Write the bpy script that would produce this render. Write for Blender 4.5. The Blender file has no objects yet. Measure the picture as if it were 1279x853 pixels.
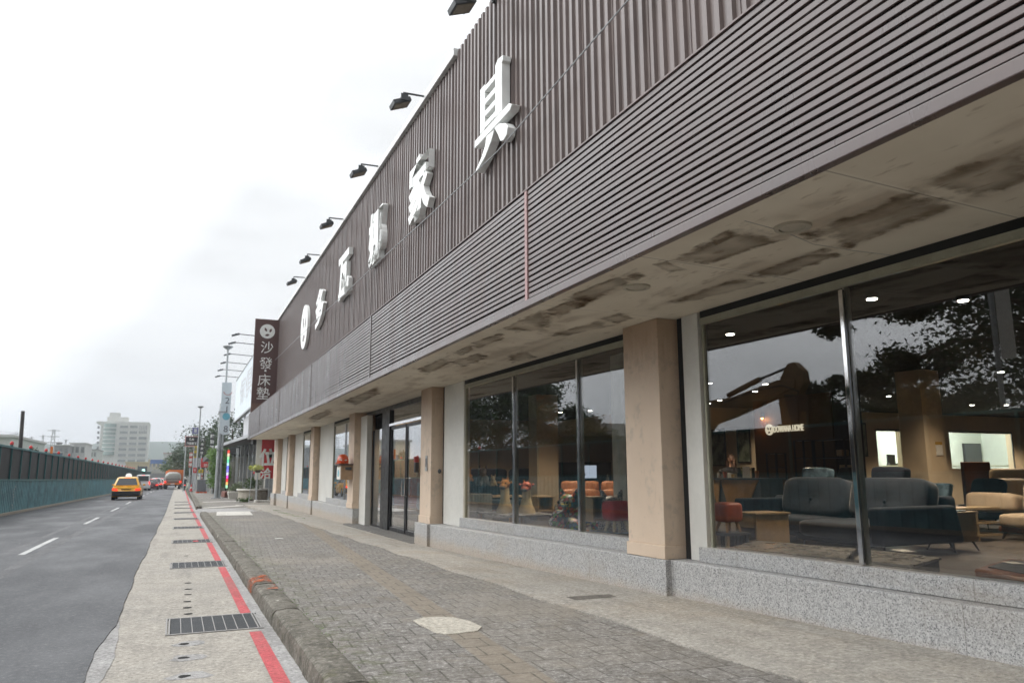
import bpy, bmesh, math, random
from mathutils import Vector, Matrix

R = math.radians
sc = bpy.context.scene
col = sc.collection
rng = random.Random(11)

# ------------------------------------------------------------------ camera
CAM = Vector((0, 0, 1.4))
F_PX, PITCH, YAW, ROLL = 950.0, R(9.72), R(23.55), 0.0043
FW = Vector((math.sin(YAW) * math.cos(PITCH), math.cos(YAW) * math.cos(PITCH), math.sin(PITCH)))
_r0 = Vector((math.cos(YAW), -math.sin(YAW), 0))
_u0 = _r0.cross(FW)
RT = _r0 * math.cos(ROLL) - _u0 * math.sin(ROLL)
UP = _r0 * math.sin(ROLL) + _u0 * math.cos(ROLL)
cd = bpy.data.cameras.new('camera')
cd.sensor_width = 36
cd.lens = F_PX / 1279 * 36
cd.clip_end = 9000
cd.clip_start = 0.05
cd.dof.use_dof = True
cd.dof.focus_distance = 8.5
cd.dof.aperture_fstop = 3.0
co = bpy.data.objects.new('camera', cd)
col.objects.link(co)
m3 = Matrix((RT, UP, -FW)).transposed()
co.matrix_world = Matrix.Translation(CAM) @ m3.to_4x4()
sc.camera = co


def at(px, py, x=None, y=None, z=None):
    """surveyed point: photo pixel plus one known world coordinate"""
    d = FW + RT * ((px - 639.5) / F_PX) - UP * ((py - 426.5) / F_PX)
    if x is not None:
        t = (x - CAM.x) / d.x
    elif y is not None:
        t = (y - CAM.y) / d.y
    else:
        t = (z - CAM.z) / d.z
    return CAM + d * t


def gy(y):
    return -0.007 * max(-40.0, min(150.0, y))


# ------------------------------------------------------------------ mesh builder
class MB:
    def __init__(s):
        s.v = []; s.f = []; s.m = []; s.mi = 0

    def add(s, vs, fs):
        b = len(s.v)
        s.v += [Vector(p) for p in vs]
        for f in fs:
            s.f.append([b + i for i in f]); s.m.append(s.mi)
        return s

    def box(s, x0, x1, y0, y1, z0, z1):
        return s.add([(x0, y0, z0), (x1, y0, z0), (x1, y1, z0), (x0, y1, z0), (x0, y0, z1), (x1, y0, z1), (x1, y1, z1), (x0, y1, z1)],
                     [(0, 3, 2, 1), (4, 5, 6, 7), (0, 1, 5, 4), (1, 2, 6, 5), (2, 3, 7, 6), (3, 0, 4, 7)])

    def hexa(s, bot, top):
        return s.add(list(bot) + list(top), [(0, 3, 2, 1), (4, 5, 6, 7), (0, 1, 5, 4), (1, 2, 6, 5), (2, 3, 7, 6), (3, 0, 4, 7)])

    def obox(s, c, sx, sy, sz, rx=0, ry=0, rz=0):
        M = Matrix.Rotation(rz, 3, 'Z') @ Matrix.Rotation(ry, 3, 'Y') @ Matrix.Rotation(rx, 3, 'X')
        c = Vector(c)
        P = []
        for z in (-sz / 2, sz / 2):
            for x, y in ((-sx / 2, -sy / 2), (sx / 2, -sy / 2), (sx / 2, sy / 2), (-sx / 2, sy / 2)):
                P.append(c + M @ Vector((x, y, z)))
        return s.hexa(P[:4], P[4:])

    def ring(s, c, w, r, n, ph=0.0, ry=None):
        w = Vector(w).normalized()
        a = Vector((0, 0, 1)) if abs(w.z) < 0.9 else Vector((1, 0, 0))
        u = w.cross(a).normalized(); v = w.cross(u)
        ry = r if ry is None else ry
        return [Vector(c) + u * (r * math.cos(2 * math.pi * i / n + ph)) + v * (ry * math.sin(2 * math.pi * i / n + ph)) for i in range(n)]

    def loft(s, rings, cap=True):
        n = len(rings[0]); vs = [p for r in rings for p in r]; fs = []
        for k in range(len(rings) - 1):
            for i in range(n):
                j = (i + 1) % n
                fs.append((k * n + i, k * n + j, (k + 1) * n + j, (k + 1) * n + i))
        if cap:
            fs.append(tuple(range(n))[::-1]); e = (len(rings) - 1) * n
            fs.append(tuple(range(e, e + n)))
        return s.add(vs, fs)

    def cyl(s, p0, p1, r0, r1=None, n=10):
        p0, p1 = Vector(p0), Vector(p1); r1 = r0 if r1 is None else r1
        return s.loft([s.ring(p0, p1 - p0, r0, n), s.ring(p1, p1 - p0, r1, n)])

    def tube(s, pts, r, n=8):
        pts = [Vector(p) for p in pts]; rs = r if isinstance(r, (list, tuple)) else [r] * len(pts)
        rings = []
        for i, p in enumerate(pts):
            t = pts[min(i + 1, len(pts) - 1)] - pts[max(i - 1, 0)]
            rings.append(s.ring(p, t, rs[i], n))
        return s.loft(rings)

    def lathe(s, c, prof, n=16):
        c = Vector(c)
        return s.loft([[c + Vector((r * math.cos(2 * math.pi * i / n), r * math.sin(2 * math.pi * i / n), z)) for i in range(n)] for r, z in prof])

    def sph(s, c, rx, ry=None, rz=None, n=12, m=8):
        ry = rx if ry is None else ry; rz = rx if rz is None else rz
        c = Vector(c); rings = []
        for k in range(m + 1):
            t = -math.pi / 2 + math.pi * k / m
            q = max(math.cos(t), 0.03)
            rings.append([c + Vector((rx * q * math.cos(2 * math.pi * i / n), ry * q * math.sin(2 * math.pi * i / n), rz * math.sin(t))) for i in range(n)])
        return s.loft(rings)

    def prism(s, poly, o, u, v, w):
        """2-D polygon in axes u, v at o, pushed along the vector w"""
        o, u, v, w = Vector(o), Vector(u), Vector(v), Vector(w)
        a = [o + u * p[0] + v * p[1] for p in poly]; n = len(a)
        fs = [tuple(range(n))[::-1], tuple(range(n, 2 * n))] + [(i, (i + 1) % n, n + (i + 1) % n, n + i) for i in range(n)]
        return s.add(a + [p + w for p in a], fs)

    def quad(s, a, b, c, d):
        return s.add([a, b, c, d], [(0, 1, 2, 3)])

    def build(s, name, mats, parent=None, smooth=None, bev=0, seg=2, sub=0, remesh=0):
        off = Vector((0, 0, 0)); p = parent
        while p is not None:
            off += p.location; p = p.parent
        me = bpy.data.meshes.new(name)
        me.from_pydata([v - off for v in s.v], [], s.f)
        if not isinstance(mats, (list, tuple)):
            mats = [mats]
        for m in mats:
            me.materials.append(m)
        me.polygons.foreach_set('material_index', s.m)
        bm = bmesh.new(); bm.from_mesh(me)
        if len(s.f) < 60000:
            bmesh.ops.recalc_face_normals(bm, faces=bm.faces)
        bm.to_mesh(me); bm.free()
        if smooth is not None:
            me.polygons.foreach_set('use_smooth', [True] * len(me.polygons))
            if smooth < 180:
                me.set_sharp_from_angle(angle=R(smooth))
        o = bpy.data.objects.new(name, me); col.objects.link(o)
        if parent:
            o.parent = parent
        if remesh:
            q = o.modifiers.new('remesh', 'REMESH'); q.mode = 'VOXEL'; q.voxel_size = remesh; q.use_smooth_shade = True
            q = o.modifiers.new('smooth', 'SMOOTH'); q.iterations = 4; q.factor = .5
        if bev:
            q = o.modifiers.new('bevel', 'BEVEL'); q.width = bev; q.segments = seg; q.limit_method = 'ANGLE'; q.angle_limit = R(40)
        if sub:
            q = o.modifiers.new('sub', 'SUBSURF'); q.levels = sub; q.render_levels = sub
        return o


def tag(o, label=None, cat=None, group=None, kind=None):
    if label: o['label'] = label
    if cat: o['category'] = cat
    if group: o['group'] = group
    if kind: o['kind'] = kind
    return o


def thing(name, label, cat, loc=(0, 0, 0), group=None, rz=0):
    o = bpy.data.objects.new(name, None); col.objects.link(o)
    o.location = loc; o.rotation_euler = (0, 0, rz); o.empty_display_size = .2
    return tag(o, label, cat, group)


def dup(root, loc, rz=0, label=None, group=None, scale=None):
    r = root.copy(); col.objects.link(r); r.location = loc; r.rotation_euler = (0, 0, rz)
    if scale: r.scale = scale
    if label: r['label'] = label
    if group: r['group'] = group
    for ch in list(root.children):
        c = ch.copy(); col.objects.link(c); c.parent = r
        for g in list(ch.children):
            d = g.copy(); col.objects.link(d); d.parent = c
    return r


def text(name, body, mat, o, u, v, width=None, height=None, parent=None, depth=.004, bold=0.0, shear=0.0, line=1.0, add_to=None):
    """lettering as a mesh: centred on o, reading along u, upright along v"""
    cu = bpy.data.curves.new('lettering', 'FONT')
    cu.body = body; cu.extrude = 0.5; cu.offset = bold; cu.shear = shear
    cu.align_x = 'CENTER'; cu.space_line = line; cu.resolution_u = 3
    ob = bpy.data.objects.new('lettering', cu)
    me = bpy.data.meshes.new_from_object(ob)
    bpy.data.objects.remove(ob); bpy.data.curves.remove(cu)
    xs = [p.co.x for p in me.vertices]; ys = [p.co.y for p in me.vertices]
    cx, cy = (min(xs) + max(xs)) / 2, (min(ys) + max(ys)) / 2
    w0, h0 = max(xs) - min(xs), max(ys) - min(ys)
    sx = width / w0 if width else height / h0
    sy = height / h0 if height else sx
    o, u, v = Vector(o), Vector(u).normalized(), Vector(v).normalized()
    n = u.cross(v)
    vs = [o + u * ((p.co.x - cx) * sx) + v * ((p.co.y - cy) * sy) + n * (p.co.z + .5) * depth for p in me.vertices]
    fs = [tuple(p.vertices) for p in me.polygons]
    bpy.data.meshes.remove(me)
    if add_to is not None:
        add_to.add(vs, fs); return None
    b = MB(); b.add(vs, fs)
    return b.build(name, mat, parent)


# ------------------------------------------------------------------ materials
class NT:
    def __init__(s, name):
        s.mat = bpy.data.materials.new(name); s.mat.use_nodes = True
        s.t = s.mat.node_tree; s.t.nodes.clear()
        s.out = s.n('ShaderNodeOutputMaterial')

    def n(s, typ, **kw):
        nd = s.t.nodes.new(typ)
        for k, v in kw.items():
            if k.startswith('i_'):
                nd.inputs[k[2:].replace('_', ' ')].default_value = v
            else:
                setattr(nd, k, v)
        return nd

    def l(s, a, b):
        s.t.links.new(a, b)

    def pos(s, scale=(1, 1, 1), rot=(0, 0, 0), obj=False):
        mp = s.n('ShaderNodeMapping'); mp.inputs['Scale'].default_value = scale; mp.inputs['Rotation'].default_value = rot
        if obj:
            s.l(s.n('ShaderNodeTexCoord').outputs['Object'], mp.inputs[0])
        else:
            s.l(s.n('ShaderNodeNewGeometry').outputs['Position'], mp.inputs[0])
        return mp.outputs[0]

    def noise(s, vec, scale, detail=4, rough=.55, dist=0):
        nd = s.n('ShaderNodeTexNoise'); nd.inputs['Scale'].default_value = scale; nd.inputs['Detail'].default_value = detail
        nd.inputs['Roughness'].default_value = rough; nd.inputs['Distortion'].default_value = dist
        s.l(vec, nd.inputs['Vector']); return nd.outputs['Fac']

    def grain(s, vec, scale=26):
        return s.noise(vec, scale, 9, .84)

    def vor(s, vec, scale, feat='F1', out='Color'):
        nd = s.n('ShaderNodeTexVoronoi'); nd.feature = feat; nd.inputs['Scale'].default_value = scale
        s.l(vec, nd.inputs['Vector']); return nd.outputs[out]

    def ramp(s, fac, a, b, lo=0.0, hi=1.0):
        nd = s.n('ShaderNodeMapRange'); nd.interpolation_type = 'SMOOTHSTEP'
        nd.inputs['From Min'].default_value = a; nd.inputs['From Max'].default_value = b
        nd.inputs['To Min'].default_value = lo; nd.inputs['To Max'].default_value = hi
        s.l(fac, nd.inputs['Value']); return nd.outputs[0]

    def math(s, op, a, b=None):
        nd = s.n('ShaderNodeMath'); nd.operation = op
        for i, q in enumerate((a, b)):
            if q is None: continue
            if isinstance(q, (int, float)): nd.inputs[i].default_value = q
            else: s.l(q, nd.inputs[i])
        return nd.outputs[0]

    def mix(s, fac, a, b, mode='MIX'):
        nd = s.n('ShaderNodeMix'); nd.data_type = 'RGBA'; nd.blend_type = mode
        if isinstance(fac, (int, float)): nd.inputs[0].default_value = fac
        else: s.l(fac, nd.inputs[0])
        for i, q in ((6, a), (7, b)):
            if isinstance(q, (tuple, list)): nd.inputs[i].default_value = (*q[:3], 1)
            else: s.l(q, nd.inputs[i])
        return nd.outputs[2]

    def done(s, color, rough=.6, metal=0, spec=.5, bump=None, bstr=.3, bdist=.01, emit=None, estr=0, sheen=0, coat=0):
        p = s.n('ShaderNodeBsdfPrincipled')
        if isinstance(color, (tuple, list)): p.inputs['Base Color'].default_value = (*color[:3], 1)
        else: s.l(color, p.inputs['Base Color'])
        if isinstance(rough, (int, float)): p.inputs['Roughness'].default_value = rough
        else: s.l(rough, p.inputs['Roughness'])
        p.inputs['Metallic'].default_value = metal; p.inputs['Specular IOR Level'].default_value = spec
        p.inputs['Coat Weight'].default_value = coat; p.inputs['Coat Roughness'].default_value = .12
        p.inputs['Sheen Weight'].default_value = sheen
        if emit:
            p.inputs['Emission Color'].default_value = (*emit, 1); p.inputs['Emission Strength'].default_value = estr
        if bump is not None:
            b = s.n('ShaderNodeBump'); b.inputs['Strength'].default_value = bstr; b.inputs['Distance'].default_value = bdist
            s.l(bump, b.inputs['Height']); s.l(b.outputs[0], p.inputs['Normal'])
        s.l(p.outputs[0], s.out.inputs[0]); s.p = p
        return s.mat


def M(name, c, rough=.6, metal=0, spec=.5, var=.12, sc_=6.0, bump=.0, bsc=60.0, emit=None, estr=0, coat=0, sheen=0, c2=None, obj=True):
    """plain material with a little procedural unevenness"""
    t = NT(name); P = t.pos(obj=obj)
    n1 = t.noise(P, sc_, 5); n2 = t.noise(P, sc_ * 9, 3)
    k = t.math('ADD', t.math('MULTIPLY', n1, .7), t.math('MULTIPLY', n2, .3))
    lo = tuple(q * (1 - var) for q in c); hi = tuple(min(1, q * (1 + var)) for q in (c2 or c))
    cc = t.mix(t.ramp(k, .35, .65), lo, hi)
    rr = t.ramp(n1, .3, .7, max(0.02, rough - .08), min(1, rough + .08))
    b = t.noise(P, bsc, 3) if bump else None
    return t.done(cc, rr, metal, spec, b, bump, .005, emit, estr, sheen, coat)


def glow(name, c, s):
    t = NT(name); e = t.n('ShaderNodeEmission'); e.inputs[0].default_value = (*c, 1); e.inputs[1].default_value = s
    t.l(e.outputs[0], t.out.inputs[0]); return t.mat


def speckle(t, P, scale, lo, mid, hi, dark=.22, light=.7):
    v = t.vor(P, scale); s = t.n('ShaderNodeSeparateColor'); t.l(v, s.inputs[0])
    c = t.mix(t.ramp(s.outputs[0], dark - .08, dark + .08), lo, mid)
    return t.mix(t.ramp(s.outputs[1], light - .06, light + .06), c, hi)


def mat_asphalt():
    t = NT('asphalt'); P = t.pos()
    big = t.noise(t.pos((.8, .12, 1)), 1.0, 5, .6); mid = t.noise(t.pos((1.0, .35, 1)), .8, 6, .6); fine = t.noise(P, 110, 2)
    c = t.mix(t.ramp(big, .3, .7), (.058, .060, .065), (.084, .086, .091))
    c = t.mix(t.ramp(mid, .45, .7, 0, .4), c, (.075, .077, .083))
    f2 = t.grain(P, 22); c = t.mix(t.ramp(f2, .52, .66, 0, .75), c, (.21, .21, .215)); c = t.mix(t.ramp(f2, .36, .48, .75, 0), c, (.032, .033, .036))
    c = t.mix(t.ramp(fine, .60, .72, 0, .55), c, (.24, .24, .245))
    c = t.mix(t.ramp(fine, .28, .42, .6, 0), c, (.045, .046, .05))
    v = t.vor(t.pos((1, .6, 1)), 1.9, 'F1', 'Distance')
    c = t.mix(t.ramp(v, .02, .05, .7, 0), c, (.36, .35, .34))
    return t.done(c, t.ramp(mid, .3, .7, .52, .78), 0, .4, fine, .5, .004)


def mat_aggregate(name, base, dirty, amount=.5):
    t = NT(name); P = t.pos()
    big = t.noise(P, .7, 6, .6); mid = t.noise(P, 3.2, 6, .65); fine = t.grain(P, 26)
    b1 = tuple(q * .78 for q in base)
    c = t.mix(t.ramp(mid, .3, .7), b1, base)
    c = t.mix(t.ramp(big, .45, .68, 0, amount), c, dirty)
    c = t.mix(t.ramp(fine, .51, .63, 0, .75), c, tuple(min(.8, q * 1.55) for q in base))
    c = t.mix(t.ramp(fine, .37, .49, .85, 0), c, tuple(q * .36 for q in base))
    lng = t.noise(t.pos((1.6, .16, 1)), 2.6, 6, .65); c = t.mix(t.ramp(lng, .5, .72, 0, .4), c, tuple(q * .55 for q in dirty))
    return t.done(c, .8, 0, .3, fine, .6, .004)


def mat_granite():
    t = NT('granite'); P = t.pos()
    c = speckle(t, P, 120, (.17, .17, .175), (.37, .365, .36), (.52, .515, .505), .2, .62)
    gq = t.grain(P, 30); c = t.mix(t.ramp(gq, .36, .48, .6, 0), c, (.12, .12, .12)); c = t.mix(t.ramp(gq, .52, .64, 0, .5), c, (.62, .61, .60))
    jn = t.n('ShaderNodeSeparateXYZ'); t.l(P, jn.inputs[0]); jf = t.math('ABSOLUTE', t.math('SUBTRACT', t.math('FRACT', t.math('ADD', t.math('MULTIPLY', jn.outputs[1], .62), .17)), .5)); c = t.mix(t.ramp(jf, .0015, .0035, .55, 0), c, (.14, .13, .12))
    dr = t.noise(t.pos((5, 5, .5)), 2.2, 5, .7); c = t.mix(t.ramp(dr, .55, .75, 0, .4), c, (.20, .18, .15))
    big = t.noise(t.pos((.6, .6, 1.5)), 1.6, 5)
    c = t.mix(t.ramp(big, .5, .75, 0, .35), c, (.33, .27, .20))
    sx = t.n('ShaderNodeSeparateXYZ'); t.l(P, sx.inputs[0])
    hz = t.math('ADD', sx.outputs[2], t.math('MULTIPLY', t.noise(P, 5, 4), .16))
    c = t.mix(t.ramp(hz, .12, .30, .45, 0), c, (.42, .31, .20))
    return t.done(c, .55, 0, .4, t.noise(P, 200, 2), .12, .002)


def mat_paver():
    t = NT('concrete_paver'); P = t.pos((1, 1, 1), (0, 0, R(4)))
    br = t.n('ShaderNodeTexBrick'); t.l(P, br.inputs['Vector'])
    br.inputs['Scale'].default_value = 1.0; br.inputs['Brick Width'].default_value = .22; br.inputs['Row Height'].default_value = .29
    br.inputs['Mortar Size'].default_value = .008; br.inputs['Mortar Smooth'].default_value = .2; br.inputs['Bias'].default_value = 0
    br.inputs['Color1'].default_value = (.165, .152, .137, 1); br.inputs['Color2'].default_value = (.205, .19, .172, 1); br.inputs['Mortar'].default_value = (.115, .105, .092, 1)
    W = t.pos(); bfac = br.outputs['Fac']
    fine = t.grain(W, 24); mid = t.noise(W, 4, 6, .65); big = t.noise(W, .45, 5)
    c = br.outputs['Color']
    c = t.mix(t.ramp(fine, .51, .62, 0, .75), c, (.46, .445, .42)); c = t.mix(t.ramp(fine, .38, .49, .85, 0), c, (.055, .05, .045))
    c = t.mix(t.ramp(mid, .5, .72, 0, .5), c, (.20, .17, .13)); c = t.mix(t.ramp(big, .45, .7, 0, .45), c, (.30, .265, .215))
    sx = t.n('ShaderNodeSeparateXYZ'); t.l(W, sx.inputs[0])
    # one course of plain brown slabs runs along the walk
    q = t.math('ABSOLUTE', t.math('SUBTRACT', t.math('SUBTRACT', sx.outputs[0], t.math('MULTIPLY', sx.outputs[1], .075)), 1.78))
    band = t.ramp(q, .13, .15, 1, 0)
    dk = t.mix(br.outputs['Fac'], (.20, .165, .125), (.085, .075, .06))
    c = t.mix(t.math('MULTIPLY', band, .85), c, t.mix(t.ramp(fine, .42, .58), dk, (.25, .215, .17)))
    c = t.mix(t.math('MULTIPLY', bfac, .36), c, (.06, .054, .045))
    d2 = t.noise(W, 1.1, 6, .7); c = t.mix(t.ramp(d2, .46, .70, 0, .36), c, (.115, .10, .08))
    # moss gathers along the kerb side
    ms = t.math('MULTIPLY', t.ramp(sx.outputs[0], 1.12, 1.75, 1, 0), t.ramp(t.noise(W, 7, 5), .42, .66))
    c = t.mix(t.math('MULTIPLY', ms, .6), c, (.075, .085, .03))
    h = t.math('SUBTRACT', t.math('MULTIPLY', fine, .35), br.outputs['Fac'])
    return t.done(c, .82, 0, .3, h, .5, .006)


def mat_kerb():
    t = NT('mossy_kerb'); P = t.pos()
    a = t.noise(P, 3.2, 7, .7); b = t.noise(P, 18, 5, .6); f = t.grain(P, 20)
    c = t.mix(t.ramp(a, .3, .7), (.085, .077, .062), (.21, .192, .162))
    c = t.mix(t.ramp(b, .5, .7, 0, .7), c, (.055, .055, .042))
    c = t.mix(t.ramp(t.noise(P, 5.5, 6), .58, .70, 0, .45), c, (.075, .075, .028))
    c = t.mix(t.ramp(t.noise(t.pos((1, .5, 1)), 9, 4), .68, .74, 0, .8), c, (.55, .53, .48))
    c = t.mix(t.ramp(f, .52, .64, 0, .6), c, (.40, .375, .33)); c = t.mix(t.ramp(f, .36, .48, .8, 0), c, (.035, .033, .025))
    return t.done(c, .85, 0, .25, b, .7, .01)


def mat_column():
    t = NT('beige_paint'); P = t.pos()
    c = t.mix(t.ramp(t.noise(P, 1.6, 5), .3, .7), (.62, .485, .37), (.68, .54, .415))
    s = t.noise(t.pos((6, 6, 1.1)), 3.0, 7, .7)
    c = t.mix(t.ramp(s, .57, .74, 0, .38), c, (.40, .31, .23))
    sp_ = t.math('MULTIPLY', t.ramp(t.noise(P, 7, 6, .7), .46, .62), t.ramp(t.noise(t.pos((2, 2, 1.5)), 2.0, 4), .48, .62)); c = t.mix(t.math('MULTIPLY', sp_, .5), c, (.40, .335, .27))
    c = t.mix(t.ramp(t.noise(P, 24, 3), .66, .72, 0, .5), c, (.40, .33, .27))
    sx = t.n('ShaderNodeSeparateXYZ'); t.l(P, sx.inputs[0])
    c = t.mix(t.math('MULTIPLY', t.ramp(t.math('ADD', sx.outputs[2], t.math('MULTIPLY', s, .5)), 2.55, 3.3), .62), c, (.30, .19, .11))  # shade under the overhang painted in: browner towards the top, edge broken by streaks
    return t.done(c, .55, 0, .4, t.noise(P, 40, 3), .08, .003)


def mat_soffit():
    t = NT('stained_soffit'); P = t.pos()
    sx = t.n('ShaderNodeSeparateXYZ'); t.l(P, sx.inputs[0])
    c = t.mix(t.ramp(t.noise(P, 1.3, 5), .3, .7), (.62, .565, .46), (.70, .645, .535))
    br = t.n('ShaderNodeTexBrick'); mp = t.pos((1, 1, 1), (0, 0, R(90))); t.l(mp, br.inputs['Vector'])
    br.offset = .37
    br.inputs['Scale'].default_value = 1; br.inputs['Brick Width'].default_value = 1.55; br.inputs['Row Height'].default_value = .55
    br.inputs['Mortar Size'].default_value = .10; br.inputs['Mortar Smooth'].default_value = .6
    inside = t.math('SUBTRACT', 1.0, br.outputs['Fac'])
    n = t.noise(t.pos((1.7, .62, 1)), 1.25, 5, .52, .3)
    zone = t.math('MULTIPLY', t.ramp(sx.outputs[0], 3.5, 3.75), t.ramp(sx.outputs[0], 4.45, 4.75, 1, 0))
    zone = t.math('MULTIPLY', zone, t.ramp(sx.outputs[1], 26, 12, .55, 1))
    st = t.math('MULTIPLY', t.math('MULTIPLY', zone, t.ramp(n, .44, .60)), t.math('ADD', t.math('MULTIPLY', inside, .6), .4))
    c = t.mix(t.math('MULTIPLY', st, .45), c, t.mix(t.ramp(t.noise(P, 9, 5), .3, .7), (.13, .08, .045), (.30, .215, .135)))
    c = t.mix(t.ramp(t.noise(t.pos((3.2, 1, 1)), 4, 6), .60, .70, 0, .45), c, (.26, .19, .12))
    sm = t.math('ABSOLUTE', t.math('SUBTRACT', t.math('FRACT', t.math('MULTIPLY', t.math('ADD', sx.outputs[1], t.math('MULTIPLY', sx.outputs[0], -.06)), .52)), .5))
    c = t.mix(t.ramp(sm, .010, .020, .5, 0), c, (.72, .68, .58)); c = t.mix(t.ramp(sm, .002, .005, .7, 0), c, (.26, .22, .17))
    return t.done(c, .7, 0, .3, n, .1, .01)


def mat_metal_paint(name, c, rough, dirt, coat=0):
    t = NT(name); P = t.pos()
    k = t.noise(t.pos((1, 1, .25)), 2.2, 6, .6); b = t.noise(t.pos((3, 3, .5)), 6, 4)
    a = t.mix(t.ramp(k, .3, .7), tuple(q * .80 for q in c), tuple(q * 1.14 for q in c))
    st = t.noise(t.pos((7, 7, .22)), 3.0, 6, .7); a = t.mix(t.ramp(st, .54, .74, 0, .5), a, tuple(q * .62 for q in c)); a = t.mix(t.ramp(st, .26, .42, .15, 0), a, tuple(q * 1.5 for q in c))
    a = t.mix(t.ramp(b, .55, .75, 0, .4), a, dirt)
    return t.done(a, t.ramp(k, .3, .7, rough - .06, rough + .08), 0, .55, coat=coat)


def mat_glass(name, tint=(.80, .82, .80), k=1.0):
    t = NT(name)
    g = t.n('ShaderNodeNewGeometry'); d = t.n('ShaderNodeVectorMath', operation='DOT_PRODUCT')
    t.l(g.outputs['Incoming'], d.inputs[0]); t.l(g.outputs['Normal'], d.inputs[1])
    x = t.math('SUBTRACT', 1.0, t.math('ABSOLUTE', d.outputs['Value']))
    f = t.math('ADD', t.math('MULTIPLY', t.math('POWER', x, 5.0), .96), .04)
    f = t.math('MINIMUM', t.math('MULTIPLY', f, k), 1.0)
    tr = t.n('ShaderNodeBsdfTransparent'); tr.inputs[0].default_value = (*tint, 1)
    gl = t.n('ShaderNodeBsdfGlossy'); gl.inputs['Roughness'].default_value = .004; gl.inputs['Color'].default_value = (.97, .985, 1, 1)
    mx = t.n('ShaderNodeMixShader'); t.l(f, mx.inputs[0]); t.l(tr.outputs[0], mx.inputs[1]); t.l(gl.outputs[0], mx.inputs[2])
    t.l(mx.outputs[0], t.out.inputs[0]); return t.mat


def mat_leaf(name, c1, c2):
    t = NT(name); P = t.pos(obj=True)
    c = t.mix(t.ramp(t.noise(P, 1.3, 4), .35, .65), c1, c2)
    p = t.n('ShaderNodeBsdfPrincipled'); t.l(c, p.inputs['Base Color']); p.inputs['Roughness'].default_value = .55
    tl = t.n('ShaderNodeBsdfTranslucent'); t.l(c, tl.inputs[0])
    mx = t.n('ShaderNodeMixShader'); mx.inputs[0].default_value = .25
    t.l(p.outputs[0], mx.inputs[1]); t.l(tl.outputs[0], mx.inputs[2]); t.l(mx.outputs[0], t.out.inputs[0]); return t.mat


m_asph = mat_asphalt()
m_agg = mat_aggregate('washed_aggregate', (.385, .355, .31), (.28, .265, .24), .6)
m_apron = mat_aggregate('apron_concrete', (.37, .345, .305), (.31, .26, .20), .55)
m_gut = mat_aggregate('gutter_concrete', (.36, .35, .34), (.24, .23, .22), .6)
m_patch = mat_aggregate('patch_concrete', (.60, .575, .52), (.5, .47, .4), .4)
m_gran = mat_granite()
m_paver = mat_paver()
m_kerb = mat_kerb()
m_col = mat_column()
m_soff = mat_soffit()
m_clad = mat_metal_paint('taupe_cladding', (.135, .102, .093), .38, (.075, .06, .055))
m_louv = mat_metal_paint('louver_paint', (.088, .060, .055), .30, (.06, .042, .038), .22)
m_trimb = mat_metal_paint('brown_trim', (.15, .11, .105), .4, (.13, .1, .1))
m_pink = mat_metal_paint('primer_post', (.36, .22, .215), .5, (.26, .17, .16))
m_cap = M('parapet_cap', (.62, .62, .61), .4)
m_dark = M('dark_gap', (.012, .012, .012), .8)
m_glass = mat_glass('window_glass', (.80, .80, .80), 1.8)
m_black = M('black_metal', (.022, .022, .024), .38)
m_chrome = M('brushed_steel', (.72, .72, .73), .10, 1, var=.05)
m_white = M('white_board', (.66, .645, .60), .5, var=.06, sc_=2)
m_greenwood = M('weathered_strip', (.30, .29, .22), .7)
m_redpaint = mat_aggregate('red_kerb_paint', (.54, .10, .11), (.36, .15, .14), .9)
m_lane = mat_aggregate('lane_paint', (.62, .62, .61), (.30, .30, .30), .9)
m_grate = M('grate_steel', (.30, .29, .28), .55, .5)
m_pit = M('drain_pit', (.012, .012, .011), .9)
m_stroke = M('letter_white', (.84, .85, .83), .38, var=.05)
m_grey = M('grey_steel', (.36, .37, .38), .5)
m_greyd = M('dark_grey', (.075, .08, .085), .5)
m_lampglass = M('lamp_glass', (.22, .2, .15), .15)
m_teal = M('teal_sheet', (.15, .32, .36), .5, var=.28, sc_=1.6)
m_tealp = M('teal_post', (.045, .17, .18), .5)
m_tree1 = mat_leaf('leaf_dark', (.022, .042, .014), (.05, .085, .026))
m_tree2 = mat_leaf('leaf_mid', (.045, .085, .022), (.10, .15, .045))
m_tree3 = mat_leaf('leaf_bright', (.085, .17, .03), (.16, .27, .06))
m_bark = M('bark', (.10, .08, .06), .9, bump=.5, bsc=25)
HAZE, SUN_AZ, SUN_E, EXPO, SKY_LO, SKY_HI, SKY_SUN = .00055, -80, .5, 0.0, 8.0, 10.0, 4.3
# ------------------------------------------------------------------ ground, road, pavement (setting)
def yrange(y0, y1, s0, grow=1.0, cut=40, s1=4.0):
    ys = [y0]
    while ys[-1] < y1:
        ys.append(min(y1, ys[-1] + (s0 if ys[-1] < cut else s1)))
    return ys


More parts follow.
